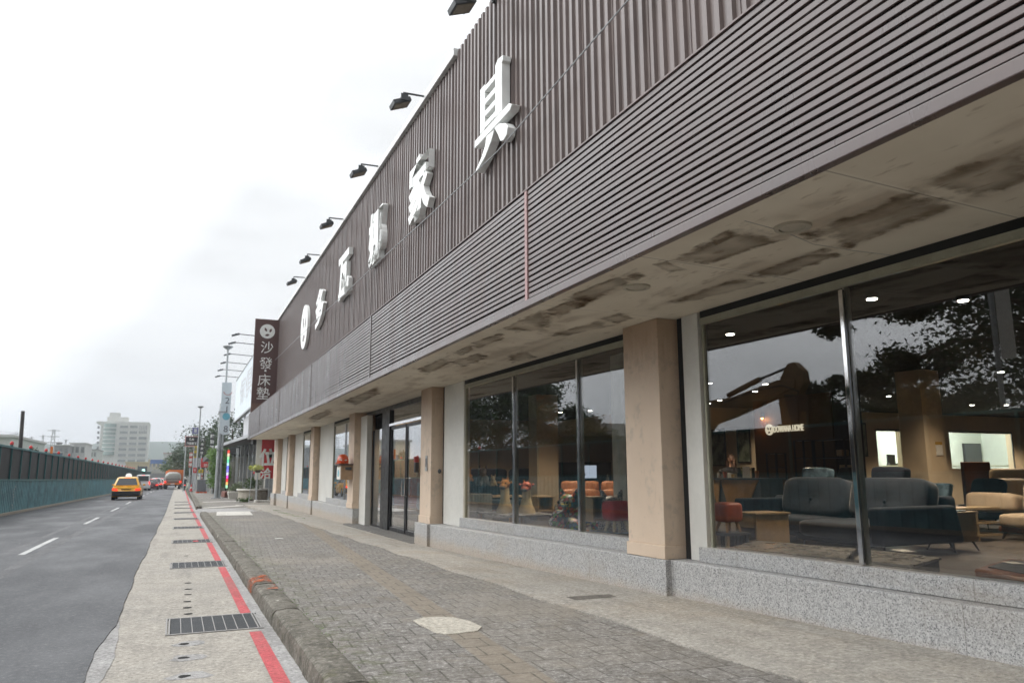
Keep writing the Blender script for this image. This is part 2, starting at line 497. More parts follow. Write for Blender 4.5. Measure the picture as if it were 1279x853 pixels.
def strip(name, mat, ys, xl, xr, zl, zr=None, nx=1, thick=None):
    """ground strip between two lines that follow the slope of the street"""
    b = MB(); zr = zr or zl; n = nx + 1
    for y in ys:
        for i in range(n):
            k = i / nx
            b.v.append(Vector((xl(y) * (1 - k) + xr(y) * k, y, zl(y) * (1 - k) + zr(y) * k)))
    for j in range(len(ys) - 1):
        for i in range(nx):
            b.f.append([j * n + i, j * n + i + 1, (j + 1) * n + i + 1, (j + 1) * n + i]); b.m.append(0)
    if thick:
        for side in (0, nx):
            for j in range(len(ys) - 1):
                p, q = b.v[j * n + side], b.v[(j + 1) * n + side]
                b.add([p, q, q - Vector((0, 0, thick)), p - Vector((0, 0, thick))], [(0, 1, 2, 3)])
    if thick:
        for j in (0, len(ys) - 1):
            for i in range(nx):
                p, q = b.v[j * n + i], b.v[j * n + i + 1]
                b.add([p, q, q - Vector((0, 0, thick)), p - Vector((0, 0, thick))], [(0, 1, 2, 3)])
    return tag(b.build(name, mat), kind='structure')


m_earth = M('earth', (.12, .13, .09), .95, var=.4, sc_=.05)
gb = MB()
gx = [-1200, -400, -60, -12, -7.5, 0, 5, 30, 80, 400, 1200]
gyv = [-400, -40, 0, 50, 100, 150, 400, 800, 1300]
for y in gyv:
    for x in gx:
        gb.v.append(Vector((x, y, gy(y) - .35 + (.30 if -7.5 <= x <= 0 else 0))))
for j in range(len(gyv) - 1):
    for i in range(len(gx) - 1):
        a = j * len(gx) + i
        gb.f.append([a, a + 1, a + 1 + len(gx), a + len(gx)]); gb.m.append(0)
tag(gb.build('ground', m_earth), kind='structure')


def frac(y, s):
    return sum(math.sin(y * f + s * f * 1.7) / f ** .85 for f in (1.1, 2.9, 7.3, 17.9, 41.0, 83.0)) * .016


EDGE = [(-40, -.62), (5.0, -.62), (6.4, -.50), (7.4, -.52), (8.2, -.46), (8.6, -.42), (10, -.46), (12.6, -.46), (20, -.42), (36, -.31), (60, -.26), (111, -.16), (420, .2)]


def lerp(T, y):
    for (a, p), (b, q) in zip(T, T[1:]):
        if y <= b:
            return p + (q - p) * max(0, min(1, (y - a) / (b - a)))
    return T[-1][1]


def road_edge(y):
    return lerp(EDGE, y) + frac(y, 1) * (1.0 if y < 30 else .4)


fenx = lambda y: -6.34 + (y - 36) * .0128
ys = yrange(-40, 420, .07, cut=24, s1=2.0)
strip('road', m_asph, ys, lambda y: fenx(y) - .25, road_edge, lambda y: gy(y) + .014, nx=1, thick=.02)
strip('gutter', m_agg, yrange(-40, 420, 1), lambda y: -.9, lambda y: .80, lambda y: gy(y) + .002)
strip('gutter_edge', m_gut, yrange(-40, 420, 1), lambda y: .80, lambda y: 1.06, lambda y: gy(y) + .002)
# worn pale strip of old concrete showing at the asphalt's edge
strip('gutter_patch', m_gut, yrange(5.6, 8.9, .06), lambda y: road_edge(y) - .05, lambda y: road_edge(y) + .015 + .15 * abs(math.sin((y - 5.6) * .95)) ** 1.5 + frac(y, 8) * .8, lambda y: gy(y) + .006)
b = MB()
for k in range(-3, 24):
    y0 = 17.35 + k * 10.95
    for j in range(8):
        ya, yb = y0 + j * .6, y0 + (j + 1) * .6 - (.0 if j < 7 else .1)
        w = .058
        b.add([(-2.62 - w + ya * .0015, ya, gy(ya) + .018), (-2.62 + w + ya * .0015, ya, gy(ya) + .018), (-2.62 + w + yb * .0015, yb, gy(yb) + .018), (-2.62 - w + yb * .0015, yb, gy(yb) + .018)], [(0, 1, 2, 3)])
tag(b.build('lane_marking', m_lane), kind='structure')
m_worn = mat_aggregate('worn_asphalt', (.17, .17, .174), (.10, .10, .104), .9)
strip('road_seam', m_worn, yrange(-20, 120, 1), lambda y: -2.42 + .0015 * y + frac(y, 7) * .3, lambda y: -2.24 + .0015 * y + frac(y, 3) * .4, lambda y: gy(y) + .0165)
strip('road_seam', m_worn, yrange(-20, 120, 1), lambda y: -3.0 + .0015 * y + frac(y, 5) * .3, lambda y: -2.86 + .0015 * y + frac(y, 9) * .4, lambda y: gy(y) + .0165)

# red no-stopping line, broken where the grates cross it
GR = [(8.34, 1), (14.05, 1), (19.3, 1), (24.8, 1), (30.3, 1), (35.9, 1), (41.5, 1), (47, 1), (52.6, 1)]
b = MB()
y = -12.0
while y < 110:
    y2 = y + (.25 if y < 30 else 2)
    if not any(abs((y + y2) / 2 - g) < .47 for g, _ in GR):
        w = .054
        xo = .765 + (0 if y < 38 else .006 * (y - 38))
        b.add([(xo - w + frac(y, 2) * .1, y, gy(y) + .008), (xo + w + frac(y, 4) * .1, y, gy(y) + .008), (xo + w + frac(y2, 4) * .1, y2, gy(y2) + .008), (xo - w + frac(y2, 2) * .1, y2, gy(y2) + .008)], [(0, 1, 2, 3)])
    y = y2
tag(b.build('red_line', m_redpaint), kind='structure')

gnames = ['nearest and largest steel drain grate set across the gutter and red line', 'second steel drain grate along the gutter, beyond the six small slots', 'third drain grate along the gutter, with a red paint mark on its bars',
          'fourth drain grate along the gutter', 'fifth drain grate along the gutter', 'sixth drain grate along the gutter', 'seventh drain grate along the gutter', 'eighth small far drain grate along the gutter', 'farthest tiny drain grate along the gutter']
for (g, _), lab in zip(GR, gnames):
    t = thing('drain_grate', lab, 'drain grate', (.43, g, gy(g)), 'drain grates along the gutter')
    pit = MB(); pit.box(.03, .83, g - .41, g + .41, gy(g) - .02, gy(g) + .006); pit.build('pit', m_pit, t)
    fr = MB()
    for a, c in ((g - .435, g - .405), (g + .405, g + .435)):
        fr.box(.0, .86, a, c, gy(g) - .02, gy(g) + .014)
    for x in (.0, .025, .83, .805):
        fr.box(x, x + .014, g - .40, g + .40, gy(g) - .02, gy(g) + .016)
    for k in range(1, 8):
        fr.box(.03 + k * .0985, .038 + k * .0985, g - .405, g + .405, gy(g) - .02, gy(g) + .016)
    fr.build('frame', m_grate, t)
    gb = MB()
    nb = 22
    for k in range(nb):
        yy = g - .39 + k * .78 / (nb - 1)
        gb.box(.045, .80, yy - .009, yy + .009, gy(g) - .02, gy(g) + .011)
    gb.build('bar', m_greyd, t)
    if g == GR[2][0]:
        r_ = MB(); r_.box(.45, .56, g - .22, g + .1, gy(g) + .012, gy(g) + .019); r_.build('paint_mark', m_redpaint, t)

# small drain slots in the gutter between the grates
b = MB(); b2 = MB()
for px, py in ((230, 846), (229, 822), (230, 804), (235, 765), (234, 757), (234, 749), (235, 740), (235, 733), (235, 725), (233, 690)):
    c = at(px, py, z=gy(7) + .0); z = gy(c.y) + .0065
    n = 12
    rx = .045
    b.add([(c.x + rx * math.cos(i * 6.283 / n) * rng.uniform(.85, 1.15), c.y + .04 * math.sin(i * 6.283 / n) * rng.uniform(.7, 1.2), z) for i in range(n)], [tuple(range(n))])
    if py > 800:
        b2.add([(c.x + .05 + .16 * math.cos(i * 6.283 / n) * rng.uniform(.7, 1.2), c.y + .13 * math.sin(i * 6.283 / n) * rng.uniform(.7, 1.1), z - .002) for i in range(n)], [tuple(range(n))])
tag(b.build('gutter_slot', m_pit), kind='structure')
tag(b2.build('gutter_patch', m_gut), kind='structure')


# kerb: stones 1 m long with rounded, chipped tops
def kerb(name, y0, y1, xo, seed):
    r = random.Random(seed); y = y0
    kb = MB()
    while y < y1 - .05:
        L = min(1.0, y1 - y); n = 8 if y < 24 else 2
        dx = r.uniform(-.005, .005); dz = r.uniform(-.004, .004)
        rings = []
        for i in range(n + 1):
            yy = y + .004 + (L - .008) * i / n; g = gy(yy)
            j = [r.uniform(-.004, .004) for _ in range(10)]
            e = .006 if i in (0, n) else 0
            x0 = xo(yy) + dx
            rings.append([Vector(p) for p in ((x0 - .005, yy, g - .12), (x0 + .0 + j[0], yy, g + .02), (x0 + .008 + j[1], yy, g + .10 + dz), (x0 + .018 + j[2] + e, yy, g + .134 + dz - e), (x0 + .045 + j[3], yy, g + .151 + dz - e + j[7] * .4), (x0 + .15, yy, g + .158 + dz - e + j[4] * .4), (x0 + .23 + j[5], yy, g + .152 + dz - e), (x0 + .262, yy, g + .142 + dz - e), (x0 + .265, yy, g - .12))])
        kb.loft(rings)
        y += L
    return tag(kb.build(name, m_kerb, smooth=22), kind='structure')


kx = lambda y: .935 + (0 if y < 38 else .0085 * (y - 38))
kerb('kerb', -12, 32.6, kx, 3)
kerb('kerb', 39.4, 130, kx, 4)
APX = lambda y: 3.62 - .012 * (y - 5)                           # where pavers meet the apron
walk_o = lambda y: gy(y) + .146
walk_i = lambda y: gy(y) + .135
strip('sidewalk', m_paver, yrange(-12, 32.2, .5), lambda y: kx(y) + .255, APX, walk_o, walk_i, nx=3, thick=.3)
APZ = [(-12, .30), (3.4, .19), (7.05, .105), (11, .0), (14.65, -.085), (22, -.115), (29, -.14), (41.5, -.22), (60, -.3)]


def apron_x(y):
    return APX(y) + .035 * math.sin(y * 2.3) + frac(y, 6) * .35


strip('apron', m_apron, yrange(-12, 41, .15, cut=34), apron_x, lambda y: 5.6, lambda y: walk_i(y) + .008, lambda y: lerp(APZ, y), nx=6, thick=.1)
walk2 = lambda y: gy(y) + .034 + .112 * max(0, min(1, (y - 39.4) / 4.5))
strip('driveway', m_gut, yrange(32.2, 39.6, .5), lambda y: 1.0, lambda y: 9, lambda y: gy(y) + .03, nx=1)
strip('sidewalk', m_paver, yrange(39.4, 130, 2), lambda y: kx(y) + .255, lambda y: 6.5, walk2, nx=1, thick=.3)
b = MB()
for pts, dz in (([(271, 639), (312, 638.5), (316, 644), (270, 644.5)], .147), ([(253, 626), (302, 624.5), (304, 630), (252, 632.5)], .147)):
    q = [at(x, y, z=-.075 if pts[0][1] > 630 else -.15) for x, y in pts]
    b.add([(p.x, p.y, (walk_o(p.y) if p.y < 36 else walk2(p.y)) + .007) for p in q], [(0, 1, 2, 3)])
tag(b.build('concrete_patch', m_patch), kind='structure')

m_cover = mat_aggregate('cover_cement', (.46, .425, .36), (.36, .32, .26), .6)
# irregular cover of pale cement in the pavers, drain plate in the apron, litter
t = MB(); rr = random.Random(4); out = [(516, 775), (527, 771.5), (545, 770.5), (566, 771), (588, 776), (602, 783), (597, 788), (578, 790.5), (556, 792.5), (543, 790), (534, 785), (524, 780)]
pts = [at(x, y, z=gy(6.7) + .145) for x, y in out]
t.prism([(p.x, p.y) for p in pts], (0, 0, gy(6.6) + .130), (1, 0, 0), (0, 1, 0), (0, 0, .021))
tag(t.build('cement_cover', m_cover, bev=.004), 'pale cement cover with ragged edges set in the grey pavers', 'pavement cover')
t = MB(); t.obox((4.12, 7.35, .085), .50, .22, .02, 0, -.0, R(-4)); dr = t.build('apron_drain', mat_aggregate('drain_plate', (.16, .145, .125), (.1, .09, .08), .6))
tag(dr, 'small dark drain plate in the beige apron before the plinth', 'drain plate')
lit = [(482, 643, 'white paper scrap lying on the pavers near the door step'), (331, 671, 'white flattened paper strip on the far pavers')]
for px, py, lab in ((349, 670, 'white flattened paper strip lying on the far part of the pavers'), (448, 718, 'small white scrap of paper on the brown slab course of pavers'), (433, 693, 'tiny white crumb of litter on the far brown slab course')):
    c = at(px, py, z=gy(10) + .14); z = gy(c.y) + .15
    t = MB(); s = .16 if px == 349 else .03
    t.obox((c.x, c.y, z), s, s * .6, .006, .05, .04, .3)
    tag(t.build('paper_scrap', m_white), lab, 'litter')
# red-orange spray mark on the kerb
# (real paint patch, one flake thick, on the stone's top and face)
tq = NT('orange_spray'); Pq = tq.pos(); kq = tq.math('MULTIPLY', tq.math('MULTIPLY', tq.ramp(tq.noise(Pq, 9, 9, .8), .43, .60), .8), tq.ramp(tq.noise(Pq, 2.6, 3), .44, .56))
dq = tq.n('ShaderNodeBsdfDiffuse'); dq.inputs[0].default_value = (.52, .13, .055, 1); tr_q = tq.n('ShaderNodeBsdfTransparent'); mq = tq.n('ShaderNodeMixShader')
tq.l(kq, mq.inputs[0]); tq.l(tr_q.outputs[0], mq.inputs[1]); tq.l(dq.outputs[0], mq.inputs[2]); tq.l(mq.outputs[0], tq.out.inputs[0])
b = MB(); ys9 = [9.35 + .1 * i for i in range(16)]; pr9 = [(-.010, .035), (-.004, .10), (.008, .140), (.042, .162), (.15, .172), (.22, .170)]
for y in ys9:
    for px_, pz_ in pr9: b.v.append(Vector((.935 + px_, y, gy(y) + pz_)))
for j in range(len(ys9) - 1):
    for i in range(len(pr9) - 1): a = j * len(pr9) + i; b.f.append([a, a + 1, a + 1 + len(pr9), a + len(pr9)]); b.m.append(0)
tag(b.build('kerb_paint', tq.mat), kind='structure')

# grass and weeds along the apron joint and the kerb
b = MB(); rr = random.Random(21)
def tuft(b, x, y, z, h, n, s=.05):
    for _ in range(n):
        a = rr.uniform(0, 6.28); l = h * rr.uniform(.5, 1); px = x + rr.uniform(-s, s); py = y + rr.uniform(-s, s) * 2
        d = Vector((math.cos(a), math.sin(a), 0)); w = d.cross(Vector((0, 0, 1))) * .006
        p = Vector((px, py, z)); q = p + d * l * .5 + Vector((0, 0, l))
        b.add([p - w, p + w, p + d * l * .2 + w * .7 + Vector((0, 0, l * .6)), q, p + d * l * .2 - w * .7 + Vector((0, 0, l * .6))], [(0, 1, 2, 3, 4)])
for px, py in ((377, 647), (370, 644), (362, 642), (357, 640), (380, 650), (351, 639), (346, 636), (412, 662)):
    c = at(px, py, z=-.05); tuft(b, c.x, c.y, lerp(APZ, c.y) + .0, .11, 46, .12)
for k in range(60):
    yy = rr.uniform(4, 20); tuft(b, .935 + .262, yy, gy(yy) + .143, .013, 5, .03)
tag(b.build('weeds', m_tree3), kind='stuff')

# ------------------------------------------------------------------ the furniture store
XC = [(-12, 5.42), (7.05, 4.85), (14.65, 4.62), (60, 4.62)]
xc = lambda y: lerp(XC, y)
xg = lambda y: xc(y) + .25
PT = [(-12, .66), (3.4, .50), (7.05, .47), (14.65, .40), (60, .38)]
pt = lambda y: lerp(PT, y)
ST = [(-12, .75), (3.4, .66), (7.05, .62), (14.65, .57), (60, .55)]
stp = lambda y: lerp(ST, y)
ZS = 3.1                                                        # underside of the overhang
store = thing('furniture_store', 'long brown furniture store with louvered band, ribbed metal parapet and beige pillars', 'building', (4.6, 14, 0))
YA, YB = -9.0, 41.5

m_roof0 = M('canopy_sheet', (.24, .23, .225), .7)
# ribbed cladding, set back behind the canopy
b = MB(); x0 = 4.56; prof = []
y = YA; k = 0
while y < YB - .05:
    prof += [(x0, y), (x0, y + .082), (x0 - .038, y + .098), (x0 - .038, y + .166)]
    if k % 4 == 3:
        prof += [(x0 - .046, y + .167), (x0 + .05, y + .168), (x0 + .05, y + .184), (x0 - .0, y + .186)]
        y += .012
    y += .182; k += 1
n = len(prof)
b.v += [Vector((p[0], p[1], 4.0)) for p in prof] + [Vector((p[0], p[1], 9.53 if p[1] < 12.96 else 9.45)) for p in prof]
for i in range(n - 1):
    b.f.append([i, i + 1, n + i + 1, n + i]); b.m.append(0)
b.box(x0 + .05, x0 + .15, YA, YB - .02, 4.0, 9.42)
b.build('cladding', m_clad, store)
b = MB(); b.box(4.44, 4.78, 12.98, YB, 9.40, 9.565); b.build('parapet_cap', m_cap, store, bev=.012)
b = MB(); b.box(3.40, 4.5, YA, YB, 4.37, 4.43); b.build('canopy_roof', m_roof0, store)
b = MB(); b.prism([(3.232, 4.375), (3.40, 4.46), (3.44, 4.46), (3.44, 4.36), (3.232, 4.36)], (0, YA, 0), (1, 0, 0), (0, 0, 1), (0, YB - YA, 0)); b.build('ledge_trim', m_trimb, store)
b = MB(); b.box(3.232, 3.30, YA, YB, 3.088, 3.165); b.build('bottom_trim', m_louv, store, bev=.006)
SEAM = [7.05, 14.22, 21.35, 28.5, 35.7]
ends = [YA] + SEAM + [YB]
pitch = 1.19 / 20
for i in range(len(ends) - 1):
    b = MB(); ya, yb = ends[i] + .03, ends[i + 1] - .03
    rs = random.Random(i)
    for k in range(20):
        z = 3.175 + k * pitch + rs.uniform(-.004, .004)
        b.prism([(3.247, z + .002), (3.258, z - .002), (3.330, z + .026), (3.330, z + .058), (3.262, z + .041), (3.247, z + .0385)], (0, ya, 0), (1, 0, 0), (0, 0, 1), (0, yb - ya, 0))
    b.build('louver_panel', m_louv, store)
b = MB(); b.box(3.345, 3.42, YA, YB, 3.165, 4.36); b.build('louver_backing', m_dark, store)
for y in SEAM:
    b = MB(); b.box(3.236, 3.335, y - .028, y + .028, 3.166, 4.36); b.build('seam_post', m_pink if y == 7.05 else m_louv, store)
# soffit and body; its water stains are thin sheets of their own shape just under the panels
def soffit_stains():
    t = NT('water_stain'); uv = t.n('ShaderNodeUVMap'); uv.uv_map = 'UVMap'; sp = t.n('ShaderNodeSeparateXYZ'); t.l(uv.outputs[0], sp.inputs[0])
    P = t.pos(); e = t.math('MINIMUM', t.math('MINIMUM', sp.outputs[0], t.math('SUBTRACT', 1.0, sp.outputs[0])), t.math('MINIMUM', sp.outputs[1], t.math('SUBTRACT', 1.0, sp.outputs[1])))
    n1 = t.noise(P, 4.5, 6, .65); n2 = t.noise(P, 1.8, 4, .6); g = t.grain(P, 16)
    inner = t.ramp(t.math('ADD', e, t.math('MULTIPLY', t.math('SUBTRACT', n1, .5), .75)), .02, .21)
    edge = t.ramp(t.math('ADD', e, t.math('MULTIPLY', t.math('SUBTRACT', n2, .5), .5)), .06, .36, 1, .42)
    a = t.math('MULTIPLY', inner, t.math('MULTIPLY', edge, t.ramp(n2, .34, .62, .22, .85)))
    c = t.mix(t.ramp(g, .4, .6), (.085, .052, .029), (.22, .155, .095))
    d = t.n('ShaderNodeBsdfDiffuse'); t.l(c, d.inputs[0]); tr_ = t.n('ShaderNodeBsdfTransparent'); mx = t.n('ShaderNodeMixShader'); t.l(a, mx.inputs[0]); t.l(tr_.outputs[0], mx.inputs[1]); t.l(d.outputs[0], mx.inputs[2]); t.l(mx.outputs[0], t.out.inputs[0])
    Q = [((1000, 293), (1140, 236), (1206, 255), (1060, 311)), ((1150, 224), (1279, 180), (1300, 226), (1222, 250)), ((838, 325), (927, 280), (980, 299), (878, 333)), ((930, 344), (1025, 312), (1060, 316), (965, 350)), ((812, 330), (832, 326), (858, 337), (836, 341)),
         ((836, 376), (916, 349), (962, 352), (858, 379)), ((626, 411), (674, 389), (692, 394), (683, 417)), ((684, 418), (746, 401), (775, 405), (700, 421)), ((680, 388), (728, 370), (745, 376), (700, 397)), ((745, 398), (775, 391), (796, 398), (770, 404)),
         ((632, 444), (658, 438), (672, 447), (640, 453)), ((584, 430), (624, 416), (632, 422), (596, 436)), ((566, 440), (588, 430), (594, 436), (574, 446)), ((700, 374), (790, 338), (806, 346), (724, 384)), ((520, 462), (560, 444), (566, 452), (534, 468)), ((430, 500), (470, 484), (478, 490), (444, 507)), ((384, 522), (410, 511), (416, 516), (392, 527)), ((880, 300), (910, 288), (922, 294), (895, 306)), ((560, 452), (600, 440), (612, 447), (576, 460))]
    for k, q in enumerate(Q):
        me = bpy.data.meshes.new('soffit_stain'); p = [at(x, y, z=ZS - .0035 - .0004 * k) for x, y in q]
        cn = sum(p, Vector()) / 4; p = [cn + (v - cn) * 1.12 - store.location for v in p]
        me.from_pydata(p, [], [(0, 1, 2, 3)]); ul = me.uv_layers.new(name='UVMap')
        for i in range(4): ul.data[i].uv = ((0, 0), (1, 0), (1, 1), (0, 1))[i]
        me.materials.append(t.mat); o = bpy.data.objects.new('soffit_stain', me); col.objects.link(o); o.parent = store

b = MB(); b.box(3.302, 5.8, YA, YB, ZS, ZS + .08); b.build('soffit', m_soff, store); soffit_stains()
m_slight = M('soffit_light_cover', (.42, .385, .31), .6)
for px, py in ((990, 283), (795, 358)):
    c = at(px, py, z=ZS); b = MB(); b.lathe((c.x, c.y, ZS - .012), [(.0, 0), (.085, 0), (.09, .004), (.095, -.006), (.125, -.006), (.13, .012)], 24)
    b.build('soffit_downlight', m_slight, store, smooth=40)
c1, c2, c3 = at(930, 276, z=ZS - .004), at(1020, 304, z=ZS - .004), at(1113, 319, z=ZS - .004)
b = MB(); b.tube([c1, (c1 + c2) / 2 + Vector((0, -.02, 0)), c2 + Vector((0, .03, 0)), (c2 + c3) / 2 + Vector((0, .03, 0)), c3], .0018, 6); b.build('soffit_wire', m_grey, store)
m_bodyw = M('store_wall', (.45, .42, .38), .8)
m_roof = M('roof_sheet', (.2, .2, .2), .7)
b = MB(); b.box(4.92, 33, YA, YB, 9.1, 9.25); b.build('roof', m_roof, store)
b = MB(); b.box(4.62, 33, YB, YB + .2, -.5, 9.4); b.box(33, 33.2, YA, YB + .2, -.5, 9.3); b.box(4.62, 33, YA - .2, YA, -.5, 9.4); b.box(3.30, 4.6, YB - .12, YB, 3.182, 4.36); b.build('outer_wall', m_bodyw, store)
b = MB(); b.box(4.72, 4.9, YA, YB - .01, 3.2, 9.3); b.build('parapet_wall', m_bodyw, store)

# pillars
PIL = [(-7.3, -6.6), (-.15, .55), (7.05, 7.74), (14.65, 15.38), (21.95, 22.72), (29.1, 29.85), (35.75, 36.4), (40.2, 41.5)]
for i, (a, c) in enumerate(PIL):
    p = MB(); x = xc(a)
    z0 = pt(a)
    p.hexa([(x, a, z0 + .14), (x + .6, a, z0 + .14), (x + .6, c, z0 + .14), (xc(c), c, z0 + .14)], [(x, a, ZS), (x + .6, a, ZS), (x + .6, c, ZS), (xc(c), c, ZS)])
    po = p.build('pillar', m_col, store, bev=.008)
    p = MB(); q = .018
    p.hexa([(x - q, a - q, z0 + .002), (x + .6, a - q, z0 + .002), (x + .6, c + q, z0 + .002), (xc(c) - q, c + q, z0 + .002)], [(x - q, a - q, z0 + .142), (x + .6, a - q, z0 + .142), (x + .6, c + q, z0 + .142), (xc(c) - q, c + q, z0 + .142)])
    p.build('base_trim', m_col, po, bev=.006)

# plinth, with blocks that stand proud under some pillars
def plinth(y0, y1, dx):
    b = MB(); ys_ = [y0 + (y1 - y0) * i / 6 for i in range(7)]
    b.loft([[Vector((xc(y) + dx, y, lerp(APZ, y) - .3)), Vector((xc(y) + dx, y, pt(y) - .012)), Vector((xc(y) + dx + .012, y, pt(y))), Vector((xg(y) + .3, y, pt(y))), Vector((xg(y) + .3, y, lerp(APZ, y) - .3))] for y in ys_])
    b.build('plinth', m_gran, store)
plinth(-9, 7.02, .045); plinth(7.02, 14.6, -.022); plinth(14.6, 15.45, -.08)
plinth(22.1, 29.05, .02); plinth(21.9, 22.08, .0); plinth(29.05, 29.2, -.03); plinth(29.2, 35.7, .02); plinth(35.7, 35.85, -.03); plinth(35.85, 40.1, .02); plinth(40.1, 41.6, -.1)


def sill(y0, y1):
    b = MB()
    b.loft([[Vector((xg(y) - .07, y, pt(y) + .001)), Vector((xg(y) - .07, y, stp(y))), Vector((xg(y) + .14, y, stp(y))), Vector((xg(y) + .14, y, pt(y) + .001))] for y in (y0, (y0 + y1) / 2, y1)])
    b.build('sill', m_gran, store, bev=.006)
sill(-9, 6.72); sill(7.76, 13.55); sill(22.9, 27.2); sill(30, 34); sill(36.5, 39.2)


def wall_seg(name, mat, y0, y1, dx0, dx1, z0, z1):
    b = MB()
    b.hexa([(xg(y0) + dx0, y0, z0), (xg(y0) + dx1, y0, z0), (xg(y1) + dx1, y1, z0), (xg(y1) + dx0, y1, z0)], [(xg(y0) + dx0, y0, z1), (xg(y0) + dx1, y0, z1), (xg(y1) + dx1, y1, z1), (xg(y1) + dx0, y1, z1)])
    return b


def window(y0, y1, mull, z0=None, head=.10, steel=True):
    """shop window: dark gap, pale head strip, steel posts, panes"""
    zb = (stp(y0) if z0 is None else z0) - .0
    f = wall_seg('', None, y0, y1, -.03, .06, ZS - .075, ZS - .0015)
    w = f.build('window', m_dark, store)
    f = wall_seg('', None, y0 + .01, y1 - .01, -.045, .03, ZS - .145, ZS - .08); f.build('head_strip', m_greenwood, w)
    edges = [y0] + sorted(mull) + [y1]
    for a, c in zip(edges, edges[1:]):
        g = wall_seg('', None, a + .012, c - .012, .0, .012, min(stp(a), stp(c)) + .002 if z0 is None else z0, ZS - .147)
        g.build('pane', m_glass, w)
    for y in mull:
        g = MB(); g.box(xg(y) - .035, xg(y) - .004, y - .022, y + .022, stp(y) + .002, ZS - .17); g.build('mullion', m_chrome, w, bev=.004)
        g = MB(); g.box(xg(y) + .015, xg(y) + .06, y - .02, y + .02, stp(y) + .002, ZS - .147); g.build('mullion', m_greenwood, w)
    for y in (y0, y1):
        s = 1 if y == y0 else -1
        g = MB(); g.box(xg(y) - .02, xg(y) + .02, min(y, y + s * .03), max(y, y + s * .03), stp(y) + .004, ZS - .15); g.build('jamb', m_greenwood, w)
    return w
window(.56, 6.58, [4.72]); window(-6.5, -.2, [-2.6]); window(7.78, 13.42, [9.25, 11.32])
# white boards beside the pillars
def board(y0, y1, zb, dx=-.03):
    wall_seg('', None, y0, y1, dx, dx + .12, zb, ZS - .002).build('wall_board', m_white, store, bev=.004)
board(6.63, 6.90, pt(6.7) + .003); board(13.46, 14.52, pt(14) + .003)
for y in (6.93, 14.56):
    wall_seg('', None, y, y + .09, .0, .1, pt(y) + .002, ZS - .002).build('shadow_gap', m_dark, store)
# far bays
for (a, c, w0, w1) in ((22.75, 29.1, 23.0, 26.3), (29.9, 35.7, 30.1, 33.2), (36.45, 40.2, 36.6, 38.4)):
    window(w0, w1, [w0 + (w1 - w0) * .42])
    board(w1 + .04, c - .1, pt(c) + .003)
    wall_seg('', None, c - .1, c, .0, .1, pt(c) + .002, ZS - .002).build('shadow_gap', m_dark, store)
    wall_seg('', None, w0 + .35, w1 - .1, .06, .09, stp(w0), ZS - .1).build('inner_screen', M('screen_cloth', (.40, .40, .35), .8), store)
# the entrance
step = MB(); step.box(4.45, 6.2, 15.40, 22.3, -.4, -.02); step.build('door_step', mat_aggregate('step_slab', (.17, .165, .155), (.1, .1, .095), .5), store)
xd = 4.96
def pbox(name, mat, y0, y1, z0, z1, x0=xd, x1=xd + .06, par=store, bev=.004):
    b = MB(); b.box(x0, x1, y0, y1, z0, z1); return b.build(name, mat, par, bev=bev)
pbox('wall_board', m_white, 21.15, 22.0, -.018, 2.98, 4.80, 4.95)
pbox('wall_board', m_white, 16.4, 16.42, 2.62, 3.0)
fixed = pbox('side_window', m_black, 21.06, 21.13, -.018, 2.55)
pbox('pane', m_glass, 19.95, 21.05, .03, 2.55, xd + .02, xd + .032, fixed, 0)
pbox('frame', m_black, 19.95, 21.05, -.018, .03, par=fixed)
pbox('curtain', M('sheer_cloth', (.48, .47, .42), .9), 20.35, 20.95, .04, 2.5, xd + .2, xd + .23, fixed)
pbox('door_jamb', m_black, 19.15, 19.93, -.018, 2.98, xd - .04, xd + .12)
pbox('door_header', m_chrome, 15.4, 19.14, 2.56, 2.62, xd - .05, xd + .08)
tr = pbox('transom', m_black, 15.4, 22.1, 2.985, 3.095)
pbox('pane', m_glass, 15.45, 19.12, 2.64, 2.98, xd + .02, xd + .032, tr, 0)
pbox('panel', m_dark, 15.4, 22.1, 2.63, 2.98, xd + .3, xd + .33, tr, 0)
for a, c, hy in ((17.72, 19.13, 17.80), (16.25, 17.66, 17.55)):
    d = MB(); d.box(xd, xd + .05, a, a + .055, -.015, 2.55); d.box(xd, xd + .05, c - .055, c, -.015, 2.55); d.box(xd, xd + .05, a + .056, c - .056, 2.47, 2.55); d.box(xd, xd + .05, a + .056, c - .056, -.015, .07)
    door = d.build('entrance_door', m_black, store, bev=.004)
    pbox('pane', m_glass, a + .056, c - .056, .07, 2.47, xd + .018, xd + .03, door, 0)
    h = MB(); h.tube([(xd, hy, .85), (xd - .06, hy, .87), (xd - .06, hy, 1.25), (xd, hy, 1.27)], .014, 8); h.build('handle', m_chrome, door, smooth=60)
# a knob, a narrow steel plate on the door pillar
x = xc(14.65)
b = MB(); b.sph((x + .17, 14.62, 1.42), .035, .03, .045); b.cyl((x + .17, 14.65, 1.42), (x + .17, 14.60, 1.42), .015); b.build('pull_ring', m_greyd, store, smooth=60)

